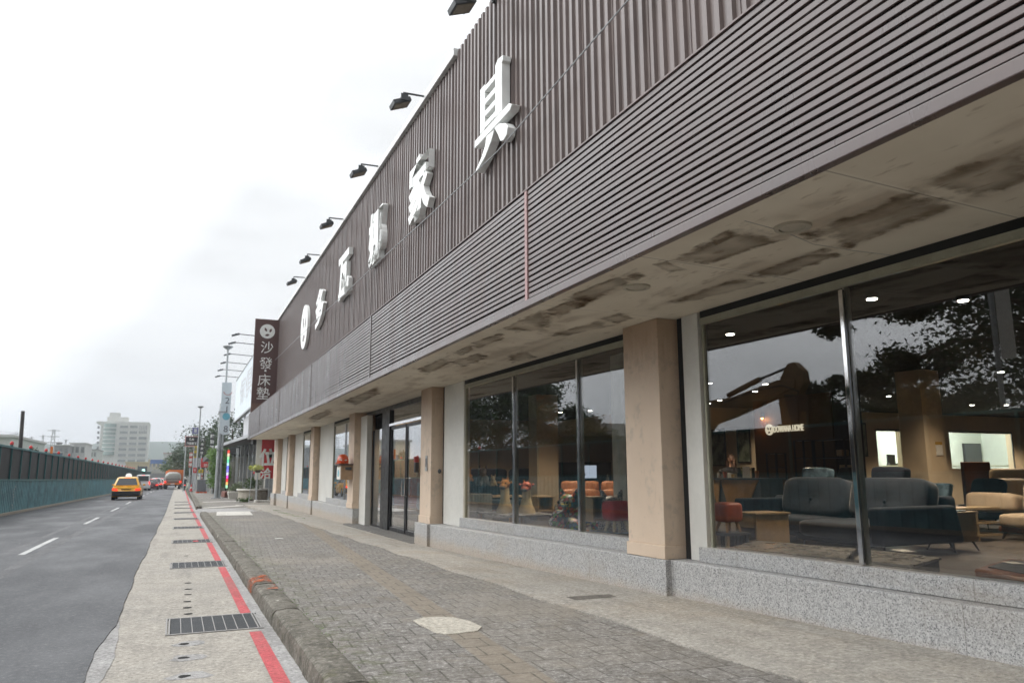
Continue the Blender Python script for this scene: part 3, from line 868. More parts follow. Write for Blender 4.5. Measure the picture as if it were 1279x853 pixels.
# interior shell
m_iwall = M('warm_wall', (.50, .40, .27), .8, var=.05, sc_=1.5)
m_ifloor = M('shop_floor', (.08, .068, .056), .42, var=.2, sc_=2)
m_iceil = M('black_ceiling', (.004, .0038, .0035), .85, spec=.2)
m_brownw = M('brown_wall', (.10, .052, .02), .6, sc_=3)
b = MB(); b.box(5.45, 33, YA, 15.3, .10, .22); b.box(5.6, 33, 15.32, YB, -.1, .02); b.box(7.6, 33, 15.3, 40, .03, .20); b.build('shop_floor', m_ifloor, store)
b = MB(); b.box(5.05, 33, YA, YB, 3.36, 3.5); b.build('shop_ceiling', m_iceil, store)
b = MB(); b.box(5.2, 5.5, YA, YB, 3.0, 3.36); b.build('window_beam', m_iceil, store)
def iw(x0, x1, y0, y1, z0=.2, z1=3.36, mat=m_iwall, name='partition_wall'):
    b = MB(); b.box(x0, x1, y0, y1, z0, z1); return b.build(name, mat, store)
iw(15.0, 15.25, 14.35, 17.2, mat=m_brownw, name='brown_wall'); iw(15.0, 15.25, 13.65, 14.30, mat=m_dark, name='dark_niche')
iw(5.8, 26, 27, 27.2); iw(16.6, 16.85, 18.6, 24.9)
iw(13.6, 16.55, 19.2, 26.8, 2.78, 3.35, mat=m_iwall, name='lowered_ceiling')
iw(13.3, 13.85, 10.45, 11.0, name='shop_pillar'); iw(8.35, 8.95, 17.6, 18.1, name='shop_pillar'); iw(6.6, 6.95, 10.6, 11.0, mat=M('pale_pillar', (.52, .54, .48), .7), name='shop_pillar')
LAMPK = 2.0
# back wall with two lit office openings
def span(p0, p1, y):
    return at(p0, 560, y=y).x, at(p1, 560, y=y).x
YW = 19.0
xa, xb = span(1187, 1264, YW); xc_, xd_ = span(1096, 1126, YW)
zt, zb_ = at(1225, 541, y=YW).z, at(1225, 585, y=YW).z
iw(16.9, xc_, YW, YW + .2); iw(xd_, xa, YW, YW + .2); iw(xb, 32.9, YW, YW + .2)
iw(xc_, xd_, YW, YW + .2, zt, 3.36); iw(xa, xb, YW, YW + .2, zt, 3.36)
iw(xc_, xd_, YW, YW + .2, .2, zb_); iw(xa, xb, YW, YW + .2, .2, zb_)
m_office = M('office_wall', (.72, .76, .70), .7, var=.03)
b = MB(); b.box(xc_ - 1, 32, YW + 3.4, YW + 3.5, .2, 3.0); b.box(xc_ - 1, 32, YW + .25, YW + 3.4, 3.0, 3.1); b.box(xc_ - 1.1, xc_ - 1, YW + .25, YW + 3.4, .2, 3); b.box(32, 32.1, YW + .25, YW + 3.4, .2, 3.0); b.build('office_wall', m_office, store)
b = MB()
for a, c in ((xc_, xd_), (xa, xb)):
    b.box(a - .04, c + .04, YW - .03, YW - .002, zt, zt + .05); b.box(c, c + .05, YW - .03, YW - .002, zb_, zt)
b.build('opening_frame', m_black, store)

m_oak = M('pale_oak', (.40, .29, .165), .5, var=.14, sc_=3)
m_oakd = M('warm_oak', (.36, .20, .065), .5, var=.15, sc_=3)
m_sofa = M('charcoal_cloth', (.030, .040, .060), .85, var=.12, sc_=9, bump=.15, bsc=300, sheen=.3)
m_sofa2 = M('blue_grey_cloth', (.018, .026, .044), .85, var=.12, sc_=9, bump=.15, bsc=300)
m_beige = M('beige_leather', (.50, .395, .28), .5, var=.06, sc_=5)
m_beige2 = M('tan_leather', (.42, .325, .225), .5, var=.06, sc_=5)
m_cream = M('cream_leather', (.55, .41, .24), .5, var=.06, sc_=5)
m_red = M('red_vinyl', (.42, .015, .022), .42)
m_coral = M('coral_vinyl', (.44, .105, .055), .45)
m_orange = M('orange_leather', (.34, .125, .04), .55)
m_navy = M('navy_cloth', (.02, .028, .04), .8)
m_yel = M('mustard_cloth', (.46, .26, .04), .85)
m_stone = M('grey_stone', (.22, .21, .185), .3, var=.25, sc_=5)
m_brown = M('brown_leather', (.19, .075, .03), .45)
m_paper = M('paper', (.72, .70, .64), .7, var=.03)
m_wrap = M('plastic_wrap', (.16, .24, .30), .12, var=.5, sc_=7)
FZ = .222


def part(parent, name, mat, fn, bev=0, smooth=None, seg=2, sub=0, remesh=0):
    b = MB(); fn(b); return b.build(name, mat, parent, smooth=smooth, bev=bev, seg=seg, sub=sub, remesh=remesh)


def cushion(parent, name, mat, c, sx, sy, sz, r=.07, rx=0, ry=0, rz=0, button=0):
    """soft padded block, bulging a little"""
    b = MB(); N = 8
    Mx = Matrix.Rotation(rz, 3, 'Z') @ Matrix.Rotation(ry, 3, 'Y') @ Matrix.Rotation(rx, 3, 'X')
    c = Vector(c)
    def pt_(u, v, w):
        p = Vector((u, v, w)); l = max(abs(u), abs(v), abs(w))
        q = Vector([math.copysign(abs(t) ** .9, t) for t in p])
        e = p.length and (abs(p.x) ** 6 + abs(p.y) ** 6 + abs(p.z) ** 6) ** (1 / 6)
        s_ = l / e if e else 1
        q = p * s_
        return c + Mx @ Vector((q.x * sx / 2, q.y * sy / 2, q.z * sz / 2))
    for ax in range(3):
        for sg in (-1, 1):
            g = []
            for i in range(N + 1):
                for j in range(N + 1):
                    a_, b_ = -1 + 2 * i / N, -1 + 2 * j / N
                    q = [0, 0, 0]; q[ax] = sg; q[(ax + 1) % 3] = a_; q[(ax + 2) % 3] = b_
                    k = 1.0
                    if button and ax == 0 and sg == -1:
                        k = 1 - .45 * math.exp(-((a_ + .0) ** 2 + (b_ + .1) ** 2) * 9)
                    q[ax] *= k
                    g.append(pt_(*q) if k == 1 else pt_(*[q[0] / k if False else q[0], q[1], q[2]]))
            b.add(g, [(i * (N + 1) + j, (i + 1) * (N + 1) + j, (i + 1) * (N + 1) + j + 1, i * (N + 1) + j + 1) for i in range(N) for j in range(N)])
    o = b.build(name, mat, parent, smooth=180)
    wm = bpy.data.meshes[o.data.name]; bm = bmesh.new(); bm.from_mesh(wm); bmesh.ops.remove_doubles(bm, verts=bm.verts, dist=.002); bmesh.ops.recalc_face_normals(bm, faces=bm.faces); bm.to_mesh(wm); bm.free()
    return o


def legs(parent, pts, z0, z1, mat=None, r=.018, splay=.05):
    for x, y, dx, dy in pts:
        part(parent, 'leg', mat or m_black, lambda b: b.cyl((x, y, z1), (x + dx * splay, y + dy * splay, z0), r, r * .6, 8))


# charcoal corner sofa with chaise, facing the window
t = thing('corner_sofa', 'charcoal corner sofa with chaise and buttoned cushions behind the right shop window', 'sofa', (9.5, 9.3, FZ))
part(t, 'base', m_sofa2, lambda b: (b.box(8.9, 10.4, 7.98, 9.42, .35, .47), b.box(9.35, 10.4, 9.42, 11.0, .35, .47)), .03)
cushion(t, 'chaise_cushion', m_sofa, (9.52, 8.70, .53), 1.34, 1.45, .27)
cushion(t, 'seat_cushion', m_sofa, (9.75, 10.2, .53), .86, 1.5, .26)
part(t, 'armrest', m_sofa2, lambda b: b.hexa([(8.86, 7.74, .37), (10.5, 7.74, .37), (10.5, 7.96, .37), (8.86, 7.96, .37)], [(8.86, 7.72, .89), (10.35, 7.72, .90), (10.35, 7.98, .90), (8.86, 7.98, .89)]), .05, 40, 4)
part(t, 'armrest', m_sofa2, lambda b: b.hexa([(9.25, 11.0, .37), (10.5, 11.0, .37), (10.5, 11.24, .37), (9.25, 11.24, .37)], [(9.25, 11.0, .92), (10.45, 11.0, .92), (10.45, 11.26, .92), (9.25, 11.26, .92)]), .05, 40, 4)
part(t, 'backrest', m_sofa2, lambda b: b.hexa([(10.28, 7.8, .4), (10.5, 7.8, .4), (10.5, 11.2, .4), (10.28, 11.2, .4)], [(10.40, 7.9, 1.02), (10.6, 7.9, 1.02), (10.6, 11.1, 1.02), (10.40, 11.1, 1.02)]), .06, 40, 4)
for yc, lab in ((8.62, None), (10.12, None)):
    cu = cushion(t, 'back_cushion', m_sofa, (10.12, yc, .95), .34, 1.42, .66, ry=R(14), button=1)
    part(cu, 'button', m_sofa2, lambda b: b.sph((9.955, yc, .93), .02, .03, .03))
    cushion(t, 'headrest', m_sofa2 if yc < 9 else m_wrap, (10.28, yc + .12, 1.34), .20, .62, .22, ry=R(10))
legs(t, [(9.0, 7.85, -1, -1), (10.3, 7.85, 1, -1), (9.4, 11.1, -1, 1), (10.3, 11.1, 1, 1), (8.98, 9.3, -1, 0)], FZ, .37)
o = part(None, 'price_card', m_paper, lambda b: b.obox((9.3, 10.15, .672), .16, .26, .006, 0, 0, .3)); tag(o, 'pale card lying on the seat of the charcoal corner sofa', 'card')
o = part(None, 'wrapped_panel', m_wrap, lambda b: b.obox((10.95, 8.75, .78), .09, 1.0, .86, 0, R(16), R(-10)), .02); tag(o, 'blue plastic wrapped panel leaning behind the charcoal corner sofa', 'panel')
# oak chest with drawer and open shelf
t = thing('coffee_table', 'pale wood coffee table with drawer and open shelf left of the charcoal sofa', 'coffee table', (8.35, 9.5, FZ))
part(t, 'top', m_oak, lambda b: b.box(8.02, 8.70, 9.27, 9.80, .745, .775), .006)
part(t, 'side_panel', m_oak, lambda b: b.box(8.05, 8.68, 9.30, 9.33, FZ, .744))
part(t, 'side_panel', m_oak, lambda b: b.box(8.05, 8.68, 9.74, 9.77, FZ, .744))
dr_ = part(t, 'drawer', m_oak, lambda b: b.box(8.03, 8.6, 9.335, 9.735, .55, .735), .004)
part(t, 'shelf', m_oak, lambda b: b.box(8.06, 8.66, 9.332, 9.738, .33, .355))
part(t, 'back_panel', m_oakd, lambda b: b.box(8.64, 8.67, 9.332, 9.738, FZ, .54))


def stool(name, label, x, y, z, w, mat, wood):
    t = thing(name, label, 'stool', (x, y, z), None)
    cushion(t, 'seat', mat, (x, y, z + .27 * w / .32), w, w, .27 * w / .32)
    for a in (-1, 1):
        for c in (-1, 1):
            part(t, 'leg', wood, lambda b: b.cyl((x + a * w * .25, y + c * w * .25, z + .14 * w / .32), (x + a * w * .36, y + c * w * .36, z), .026, .018, 8))
    return t


def slat_table(label, x, y, z0, z1, sx, sy):
    t = thing('slatted_table', label, 'table', (x, y, z0))
    part(t, 'top', m_greyd, lambda b: b.box(x - sx / 2, x + sx / 2, y - sy / 2, y + sy / 2, z1 - .04, z1), .004)
    for k in range(5):
        yy = y - sy / 2 + .03 + k * (sy - .06) / 4
        part(t, 'leg', m_black if k % 2 else m_oak, lambda b: b.box(x - sx / 2 + .02, x - sx / 2 + .06, yy - .025, yy + .025, z0, z1 - .041))
        part(t, 'leg', m_black, lambda b: b.box(x + sx / 2 - .06, x + sx / 2 - .02, yy - .025, yy + .025, z0, z1 - .041))
    return t
slat_table('dark slatted table under the coral stool beside the right window edge', 7.36, 9.12, FZ, .535, .42, .46)
stool('pouf_stool', 'coral red padded stool with wooden legs on a dark slatted table', 7.36, 9.10, .537, .33, m_coral, m_oakd)
# low stone tables just behind the glass
for (pa, pb, pc, pd, lab) in (((1066, 698), (1140, 706), (1176, 695.4), (1082, 685.5), 'low dark stone coffee table with a paper behind the steel window post'), ((910, 683.5), (1056, 697), (1070, 684.5), (944, 674.5), 'long low grey stone table in front of the charcoal sofa')):
    z = .48
    q = [at(*p, z=z) for p in (pa, pb, pc, pd)]; c = sum(q, Vector()) / 4
    t = thing('coffee_table', lab, 'coffee table', (c.x, c.y, FZ))
    part(t, 'top', m_stone, lambda b: b.prism([(p.x, p.y) for p in q], (0, 0, z - .03), (1, 0, 0), (0, 1, 0), (0, 0, .03)), .004)
    part(t, 'body', m_greyd, lambda b: b.prism([((p.x - c.x) * .94 + c.x, (p.y - c.y) * .94 + c.y) for p in q], (0, 0, FZ), (1, 0, 0), (0, 1, 0), (0, 0, z - .031 - FZ)), .004)
c = at(1128, 687.5, z=.485); o = part(None, 'leaflet', m_paper, lambda b: b.obox((c.x, c.y, .485), .16, .28, .006, 0, 0, R(-20))); tag(o, 'pale leaflet lying on the dark stone coffee table', 'leaflet')
q = [at(*p, z=.47) for p in ((1216, 709), (1283, 722), (1340, 706), (1258, 697))]; c = sum(q, Vector()) / 4
t = thing('leather_table', 'low brown leather table with dark top in the bottom corner of the right window', 'coffee table', (c.x, c.y, FZ))
part(t, 'frame', m_brown, lambda b: b.prism([(p.x, p.y) for p in q], (0, 0, FZ + .04), (1, 0, 0), (0, 1, 0), (0, 0, .47 - FZ - .04)), .03, 40)
part(t, 'inset', m_greyd, lambda b: b.prism([((p.x - c.x) * .72 + c.x + .02, (p.y - c.y) * .72 + c.y) for p in q], (0, 0, .471), (1, 0, 0), (0, 1, 0), (0, 0, .008)))
c = at(1266, 702.5, z=.485); o = part(None, 'price_card', m_paper, lambda b: b.obox((c.x, c.y, .484), .12, .2, .005, 0, 0, R(-25))); tag(o, 'white price card on the low brown leather table', 'card')
# side table right of the sofa, TV bench behind it
t = thing('side_table', 'pale wood side table on splayed black legs right of the charcoal sofa', 'side table', (10.7, 8.0, FZ))
part(t, 'body', m_oak, lambda b: b.box(10.45, 10.98, 7.9, 8.35, .36, .76), .005); part(t, 'top', m_oak, lambda b: b.box(10.42, 11.01, 7.87, 8.38, .761, .79), .004)
part(t, 'tray', m_black, lambda b: b.box(10.5, 10.85, 7.95, 8.2, .791, .81))
legs(t, [(10.5, 7.95, -1, -1), (10.92, 7.95, 1, -1), (10.5, 8.3, -1, 1), (10.92, 8.3, 1, 1)], FZ, .36)
t = thing('tv_bench', 'open wooden shelf bench between the side table and the beige sofa', 'shelf', (12.4, 9.2, FZ))
for z in (.30, .50, .74):
    part(t, 'shelf', m_oak, lambda b: b.box(11.5, 13.0, 8.9, 9.35, z, z + .035))
for x in (11.5, 12.4):
    part(t, 'side_panel', m_oak, lambda b: b.box(x, x + .035, 8.91, 9.34, .22, .739))
part(t, 'back_panel', m_greyd, lambda b: b.box(11.5, 13.0, 9.351, 9.37, .22, .76))
# beige sofas
def back_sofa(name, label, x, y0, y1, mat, mat2, n):
    t = thing(name, label, 'sofa', (x + .5, (y0 + y1) / 2, FZ))
    L = (y1 - y0) / n
    part(t, 'base', m_brown, lambda b: b.box(x + .08, x + 1.0, y0, y1, .34, .44), .03)
    for k in range(n):
        yc = y0 + L * (k + .5)
        cushion(t, 'seat_cushion', mat, (x + .42, yc, .54), .86, L * .99, .24)
        cushion(t, 'back_cushion', mat2, (x + .92, yc, .90), .34, L * .99, .60, ry=R(10))
        cushion(t, 'headrest', mat2, (x + 1.0, yc, 1.27), .25, L * .95, .30, ry=R(12))
    legs(t, [(x + .15, y1 - .1, -1, 1), (x + .15, y0 + .1, -1, -1), (x + .9, y1 - .1, 1, 1), (x + .9, y0 + .1, 1, -1)], FZ, .35, r=.025)
    return t
back_sofa('reclining_sofa', 'beige leather sofa with tall headrests at the right edge of the window', 13.1, 6.4, 9.1, m_beige, m_beige2, 2)
o = cushion(None, 'armrest_pillow', m_beige, (14.0, 9.65, .80), .5, .95, .34, ry=R(8)); o.name = 'beige_ottoman'; tag(o, 'plump beige leather corner cushion left of the beige leather sofa', 'cushion')
back_sofa('leather_sofa', 'cream leather sofa standing in the row behind the beige sofa', 16.6, 9.0, 12.2, m_cream, m_cream, 3)
t = thing('lounge_chair', 'dark navy lounge chair between the pillar and the cream sofa', 'chair', (15.3, 10.9, FZ))
cushion(t, 'seat', m_navy, (15.3, 10.9, .55), .6, .7, .3); cushion(t, 'backrest', m_navy, (15.6, 10.9, .92), .2, .7, .62, ry=R(20)); legs(t, [(15.05, 10.6, -1, -1), (15.5, 10.6, 1, -1), (15.05, 11.2, -1, 1), (15.5, 11.2, 1, 1)], FZ, .42)
c = at(1220, 583, y=12.6); o = part(None, 'headboard', m_brown, lambda b: b.box(c.x - .45, c.x + .5, 12.6, 12.7, FZ, c.z + .12), .02); tag(o, 'brown wooden headboard standing behind the cream sofa', 'headboard')
# poufs, bag
c = Vector((12.9, 13.0, FZ)); o = part(None, 'bean_bag', m_yel, lambda b: (b.sph((12.3, 12.85, .52), .42, .42, .34, 16, 10), b.sph((12.4, 12.7, .74), .24, .24, .2, 14, 8)), smooth=180, remesh=.03); tag(o, 'mustard yellow bean bag behind the far arm of the charcoal sofa', 'bean bag')
t = thing('shopping_bag', 'black and red bag standing on the shop floor near the shelves', 'bag', (11.2, 12.1, FZ))
part(t, 'body', m_navy, lambda b: b.hexa([(10.95, 11.9, FZ), (11.45, 11.9, FZ), (11.45, 12.3, FZ), (10.95, 12.3, FZ)], [(11.05, 12.0, .92), (11.4, 12.0, .92), (11.4, 12.2, .92), (11.05, 12.2, .92)]), .05, 40, 3)
part(t, 'trim', m_red, lambda b: b.tube([(10.92, 12.05, .3), (10.9, 12.0, .55), (11.0, 11.95, .8)], [.1, .12, .06]), smooth=60)
# counter with wood facets, the person behind it
t = thing('service_counter', 'wood fronted service counter with small items on top, deep inside the shop', 'counter', (12.75, 15.0, FZ))
part(t, 'body', m_greyd, lambda b: b.box(12.44, 13.1, 14.15, 15.95, FZ, 1.19)); part(t, 'top', m_greyd, lambda b: b.box(12.36, 13.15, 14.1, 16.0, 1.191, 1.235), .004)
part(t, 'front_panel', m_oakd, lambda b: b.prism([(14.2, 1.19), (15.55, 1.19), (15.2, .24), (14.85, .24)], (12.41, 0, 0), (0, 1, 0), (0, 0, 1), (.028, 0, 0)))
part(t, 'front_panel', m_oakd, lambda b: b.prism([(15.57, 1.19), (15.93, 1.19), (15.7, .5)], (12.41, 0, 0), (0, 1, 0), (0, 0, 1), (.028, 0, 0)))
items = [(15.75, 'cup', m_paper, .13, 'white paper cup with pink print'), (15.6, 'cup', m_coral, .14, 'red paper cup next to the white cup'), (15.42, 'card_box', m_paper, .12, 'white card box'), (15.22, 'tin', m_yel, .09, 'small yellow tin'), (15.05, 'tin', m_oak, .1, 'low brown tin'), (14.42, 'cup', m_orange, .17, 'orange cup at the near end'), (14.6, 'tin', m_black, .24, 'black canister')]
for y, nm, mt, h, lab in items:
    x = 12.55 + .08 * math.sin(y * 7)
    if nm == 'card_box':
        o = part(None, nm, mt, lambda b: b.obox((x, y, 1.236 + h / 2), .08, .12, h, 0, 0, .4), .004)
    else:
        o = part(None, nm, mt, lambda b: b.lathe((x, y, 1.236), [(.038, 0), (.05 if nm == 'cup' else .042, h), (.046 if nm == 'cup' else .03, h)], 14), smooth=40)
    tag(o, lab + ' on the wooden service counter', nm.replace('_', ' '))
o = part(None, 'desk_calendar', m_paper, lambda b: b.prism([(-.1, 0), (.1, 0), (.0, .27)], (12.5, 14.82, 1.236), (.5, .5, 0), (0, 0, 1), (.12, -.12, 0))); tag(o, 'white folded desk calendar on the service counter', 'calendar')
t = thing('potted_plant', 'small leafy pot plant on the service counter in front of the person', 'plant', (12.7, 14.98, 1.236))
part(t, 'pot', m_paper, lambda b: b.lathe((12.72, 14.98, 1.236), [(.04, 0), (.06, .1), (.05, .1)], 12))
def leaves(b, c, rx, ry, rz, n, s, r, hollow=.35, soft=False):
    c = Vector(c)
    for _ in range(n):
        while True:
            p = Vector((r.gauss(0, .5), r.gauss(0, .5), r.gauss(0, .5))) if soft else Vector((r.uniform(-1, 1), r.uniform(-1, 1), r.uniform(-1, 1)))
            if soft and p.length < 1.6: break
            if not soft and hollow < p.length < 1: break
        p = c + Vector((p.x * rx, p.y * ry, p.z * rz))
        a = Vector((r.gauss(0, 1), r.gauss(0, 1), r.gauss(0, .6))).normalized(); d = a.cross(Vector((r.gauss(0, 1), r.gauss(0, 1), r.gauss(0, 1)))).normalized()
        k = s * r.uniform(.6, 1.3)
        b.add([p - a * k, p - d * k * .45, p + a * k, p + d * k * .45], [(0, 1, 2, 3)])
part(t, 'foliage', m_tree2, lambda b: leaves(b, (12.72, 14.98, 1.42), .12, .12, .11, 90, .04, random.Random(3)))

m_skin = M('skin', (.30, .175, .115), .5, var=.05); m_hair = M('brown_hair', (.075, .035, .02), .5); m_jacket = M('dark_jacket', (.022, .021, .024), .8)
pc = at(913, 573, y=16.5)
P0 = Vector((pc.x, pc.y, 0)); hz = pc.z


def person(label, root, head_z, body, outfit, hair, yaw):
    """one continuous body; clothing and hair are its children"""
    t = thing('person', label, 'person', root)
    Mz = Matrix.Rotation(yaw, 3, 'Z')
    W = lambda x, y, z: Vector(root) * 1 + Mz @ Vector((x, y, z))
    body(t, W); return t
def seated(t, W):
    h = hz - FZ
    b = MB()
    b.sph(W(0, .0, h), .075, .095, .115, 16, 12); b.sph(W(0, -.085, h - .015), .02, .035, .03, 8, 6)      # head, nose
    b.sph(W(-.076, .0, h), .012, .02, .03, 8, 6); b.sph(W(.076, .0, h), .012, .02, .03, 8, 6)
    b.tube([W(0, .02, h - .08), W(0, .03, h - .2)], [.055, .06])
    b.tube([W(0, .03, h - .18), W(0, .04, h - .26), W(0, .04, h - .45), W(0, .05, h - .72), W(0, .08, h - .82)], [.06, .15, .15, .14, .15], 14)
    b.tube([W(.15, .03, h - .25), W(.23, -.06, h - .48), W(.12, -.22, h - .36), W(.07, -.11, h - .12)], [.055, .048, .04, .028])
    b.tube([W(-.15, .03, h - .25), W(-.24, -.02, h - .5), W(-.08, -.26, h - .55)], [.055, .046, .034])
    for s, (px_, py_, pz_) in ((1, (.075, -.1, h - .09)), (-1, (-.03, -.30, h - .55))):
        b.obox(W(px_, py_, pz_), .06, .035, .09)
        for k in range(4):
            q = W(px_ - .03 + .02 * k, py_ - .01, pz_ + .04); b.tube([q, q + Vector((0, -.012, .04)), q + Vector((0, .005, .065 - .006 * abs(k - 1)))], [.010, .009, .007], 6)
        b.tube([W(px_ + .03 * s, py_, pz_ - .02), W(px_ + .055 * s, py_ - .02, pz_ + .02)], [.011, .008], 6)
    bo = b.build('body', m_skin, t, smooth=180, remesh=.012)
    b = MB()
    b.tube([W(0, .03, h - .20), W(0, .04, h - .27), W(0, .04, h - .45), W(0, .05, h - .74), W(0, .08, h - .86)], [.09, .205, .205, .20, .20], 16)
    b.tube([W(.15, .03, h - .25), W(.23, -.06, h - .48), W(.12, -.22, h - .36), W(.085, -.15, h - .22)], [.085, .082, .07, .055]); b.tube([W(-.15, .03, h - .25), W(-.24, -.02, h - .5), W(-.11, -.22, h - .54)], [.085, .078, .06])
    b.build('jacket', m_jacket, t, smooth=180, remesh=.018)
    b = MB(); b.sph(W(0, .03, h + .025), .092, .098, .115, 16, 10); b.tube([W(-.075, .04, h), W(-.1, .05, h - .14), W(-.1, .02, h - .28)], [.04, .045, .025]); b.tube([W(.075, .05, h), W(.1, .06, h - .14), W(.09, .05, h - .26)], [.04, .045, .025])
    b.build('hair', m_hair, t, smooth=180, remesh=.016)
    b = MB()
    for s in (-1, 1):
        b.sph(W(.03 * s, -.083, h + .012), .012, .008, .007, 8, 6)
    b.build('eye', m_black, t); b = MB(); b.obox(W(0, -.088, h - .055), .04, .012, .009); b.build('mouth', m_coral, t)
person('seated person in a dark jacket, hand raised to the chin, behind the counter', (P0.x, P0.y, FZ), hz, seated, None, None, R(-38))
t = thing('office_chair', 'dark office chair under the person behind the counter', 'chair', (P0.x, P0.y + .1, FZ))
part(t, 'seat', m_black, lambda b: b.obox((P0.x, P0.y + .1, hz - .93), .5, .5, .09), .03); part(t, 'stem', m_black, lambda b: (b.cyl((P0.x, P0.y + .1, FZ), (P0.x, P0.y + .1, hz - .95), .04), b.cyl((P0.x, P0.y + .1, FZ), (P0.x, P0.y + .1, FZ + .05), .28)))
part(t, 'backrest', m_black, lambda b: b.obox((P0.x + .15, P0.y + .36, hz - .55), .45, .06, .55, 0, 0, R(-38)), .03)
# sign on the brown wall
xs = 14.985
a_, c_ = at(967, 538, x=xs), at(1004, 532.5, x=xs); lc = at(961.5, 536.5, x=xs)
m_lit = glow('lit_letters', (1, .90, .66), 1.05)
t = thing('wall_sign', 'lit cream lettering and round leaf emblem on the brown wall inside the shop', 'sign', (xs, (a_.y + c_.y) / 2, (a_.z + c_.z) / 2))
text('lettering', 'DOWANA HOME', m_lit, ((xs), (a_.y + c_.y) / 2, (a_.z + c_.z) / 2 + .01), (0, -1, 0), (0, 0, 1), width=abs(a_.y - c_.y), height=.17, parent=t, depth=.03, bold=.0)
def leaf_poly(L, W_, ang, c, n=8):
    pts = []
    for i in range(n + 1):
        k = i / n; pts.append((k * L - L / 2, W_ * math.sin(math.pi * k) ** .8))
    for i in range(n, -1, -1):
        k = i / n; pts.append((k * L - L / 2, -W_ * math.sin(math.pi * k) ** .8))
    pts = pts[:-1]; ca, sa = math.cos(ang), math.sin(ang)
    return [(c[0] + p[0] * ca - p[1] * sa, c[1] + p[0] * sa + p[1] * ca) for p in pts if True]
def emblem(parent, o, u, v, r, depth, mat, mat2):
    """round disc with three dark leaves"""
    u, v, o = Vector(u), Vector(v), Vector(o); n = u.cross(v)
    d = part(parent, 'emblem', mat, lambda b: b.prism([(r * math.cos(i * 6.2832 / 40), r * math.sin(i * 6.2832 / 40)) for i in range(40)], o, u, v, n * depth))
    for L, W_, ang, c in ((.62, .15, R(118), (-.22, .22)), (.58, .15, R(68), (.42, .14)), (.62, .15, R(12), (-.0, -.52))):
        part(d, 'leaf', mat2, lambda b: b.prism([(p[0] * r, p[1] * r) for p in leaf_poly(L, W_, ang, c)], o + n * depth * 1.0, u, v, n * max(.004, depth * .03)))
emblem(t, (xs, lc.y, lc.z), (0, -1, 0), (0, 0, 1), .15, .03, m_lit, m_brownw)
# wall lamp with its orange glow
c = at(953, 531, x=14.95)
t = thing('wall_lamp', 'small wall lamp throwing an orange glow beside the lit lettering', 'lamp', (14.95, c.y, c.z + .25))
part(t, 'lamp_shade', m_black, lambda b: b.cyl((14.93, c.y, c.z + .2), (14.93, c.y, c.z + .34), .045, None, 12)); part(t, 'bulb', glow('amber_bulb', (1, .45, .12), 30), lambda b: b.sph((14.93, c.y, c.z + .19), .03))
# black ladder shelves and sideboard along the brown wall
for y0, y1, z1, x, lab in ((15.4, 15.75, 1.85, 14.1, 'narrow black open shelf tower left of the lit lettering'), (14.55, 14.85, 2.15, 14.2, 'tall black shelf tower below the word at the wall'), (13.55, 14.5, 2.15, 14.5, 'wide black wall shelf with two wooden boxes near the dark niche')):
    t = thing('shelf_tower', lab, 'shelf', (x, (y0 + y1) / 2, FZ))
    for y in (y0, y1):
        for dx in (0, .3):
            part(t, 'post', m_black, lambda b: b.box(x + dx - .018, x + dx + .018, y - .018, y + .018, FZ, z1))
    for k in range(5):
        z = .4 + (z1 - .42) * k / 4; part(t, 'shelf', m_black, lambda b: b.box(x - .018, x + .318, y0 + .019, y1 - .019, z, z + .02))
for k, (y, z) in enumerate(((13.72, 1.72), (13.66, 1.36))):
    o = part(None, 'storage_box', m_oak, lambda b: b.box(14.5, 14.72, y - .09, y + .09, z + .02, z + .17), .005); tag(o, ('upper' if k == 0 else 'lower') + ' small wooden box on the black wall shelf', 'box')
t = thing('sideboard', 'low sideboard with drawers before the brown wall behind the sofa', 'sideboard', (13.6, 13.4, FZ))
part(t, 'body', m_stone, lambda b: b.box(13.4, 13.85, 12.3, 14.3, FZ, 1.2))
for k in range(3):
    for j in range(2):
        d_ = part(t, 'drawer', m_stone, lambda b: b.box(13.375, 13.398, 12.34 + k * .66, 12.94 + k * .66, .3 + j * .45, .7 + j * .45), .004)
        part(d_, 'handle', m_black, lambda b: b.box(13.36, 13.374, 12.56 + k * .66, 12.7 + k * .66, .6 + j * .45, .64 + j * .45))
o = part(None, 'handbag', m_black, lambda b: (b.hexa([(13.5, 12.5, 1.201), (13.75, 12.5, 1.201), (13.75, 12.95, 1.201), (13.5, 12.95, 1.201)], [(13.56, 12.6, 1.47), (13.7, 12.6, 1.47), (13.7, 12.85, 1.47), (13.56, 12.85, 1.47)]),), .03); tag(o, 'black bag standing on the low sideboard', 'bag')
m_art = M('green_art', (.07, .10, .07), .6, var=.6, sc_=3, c2=(.18, .21, .15))
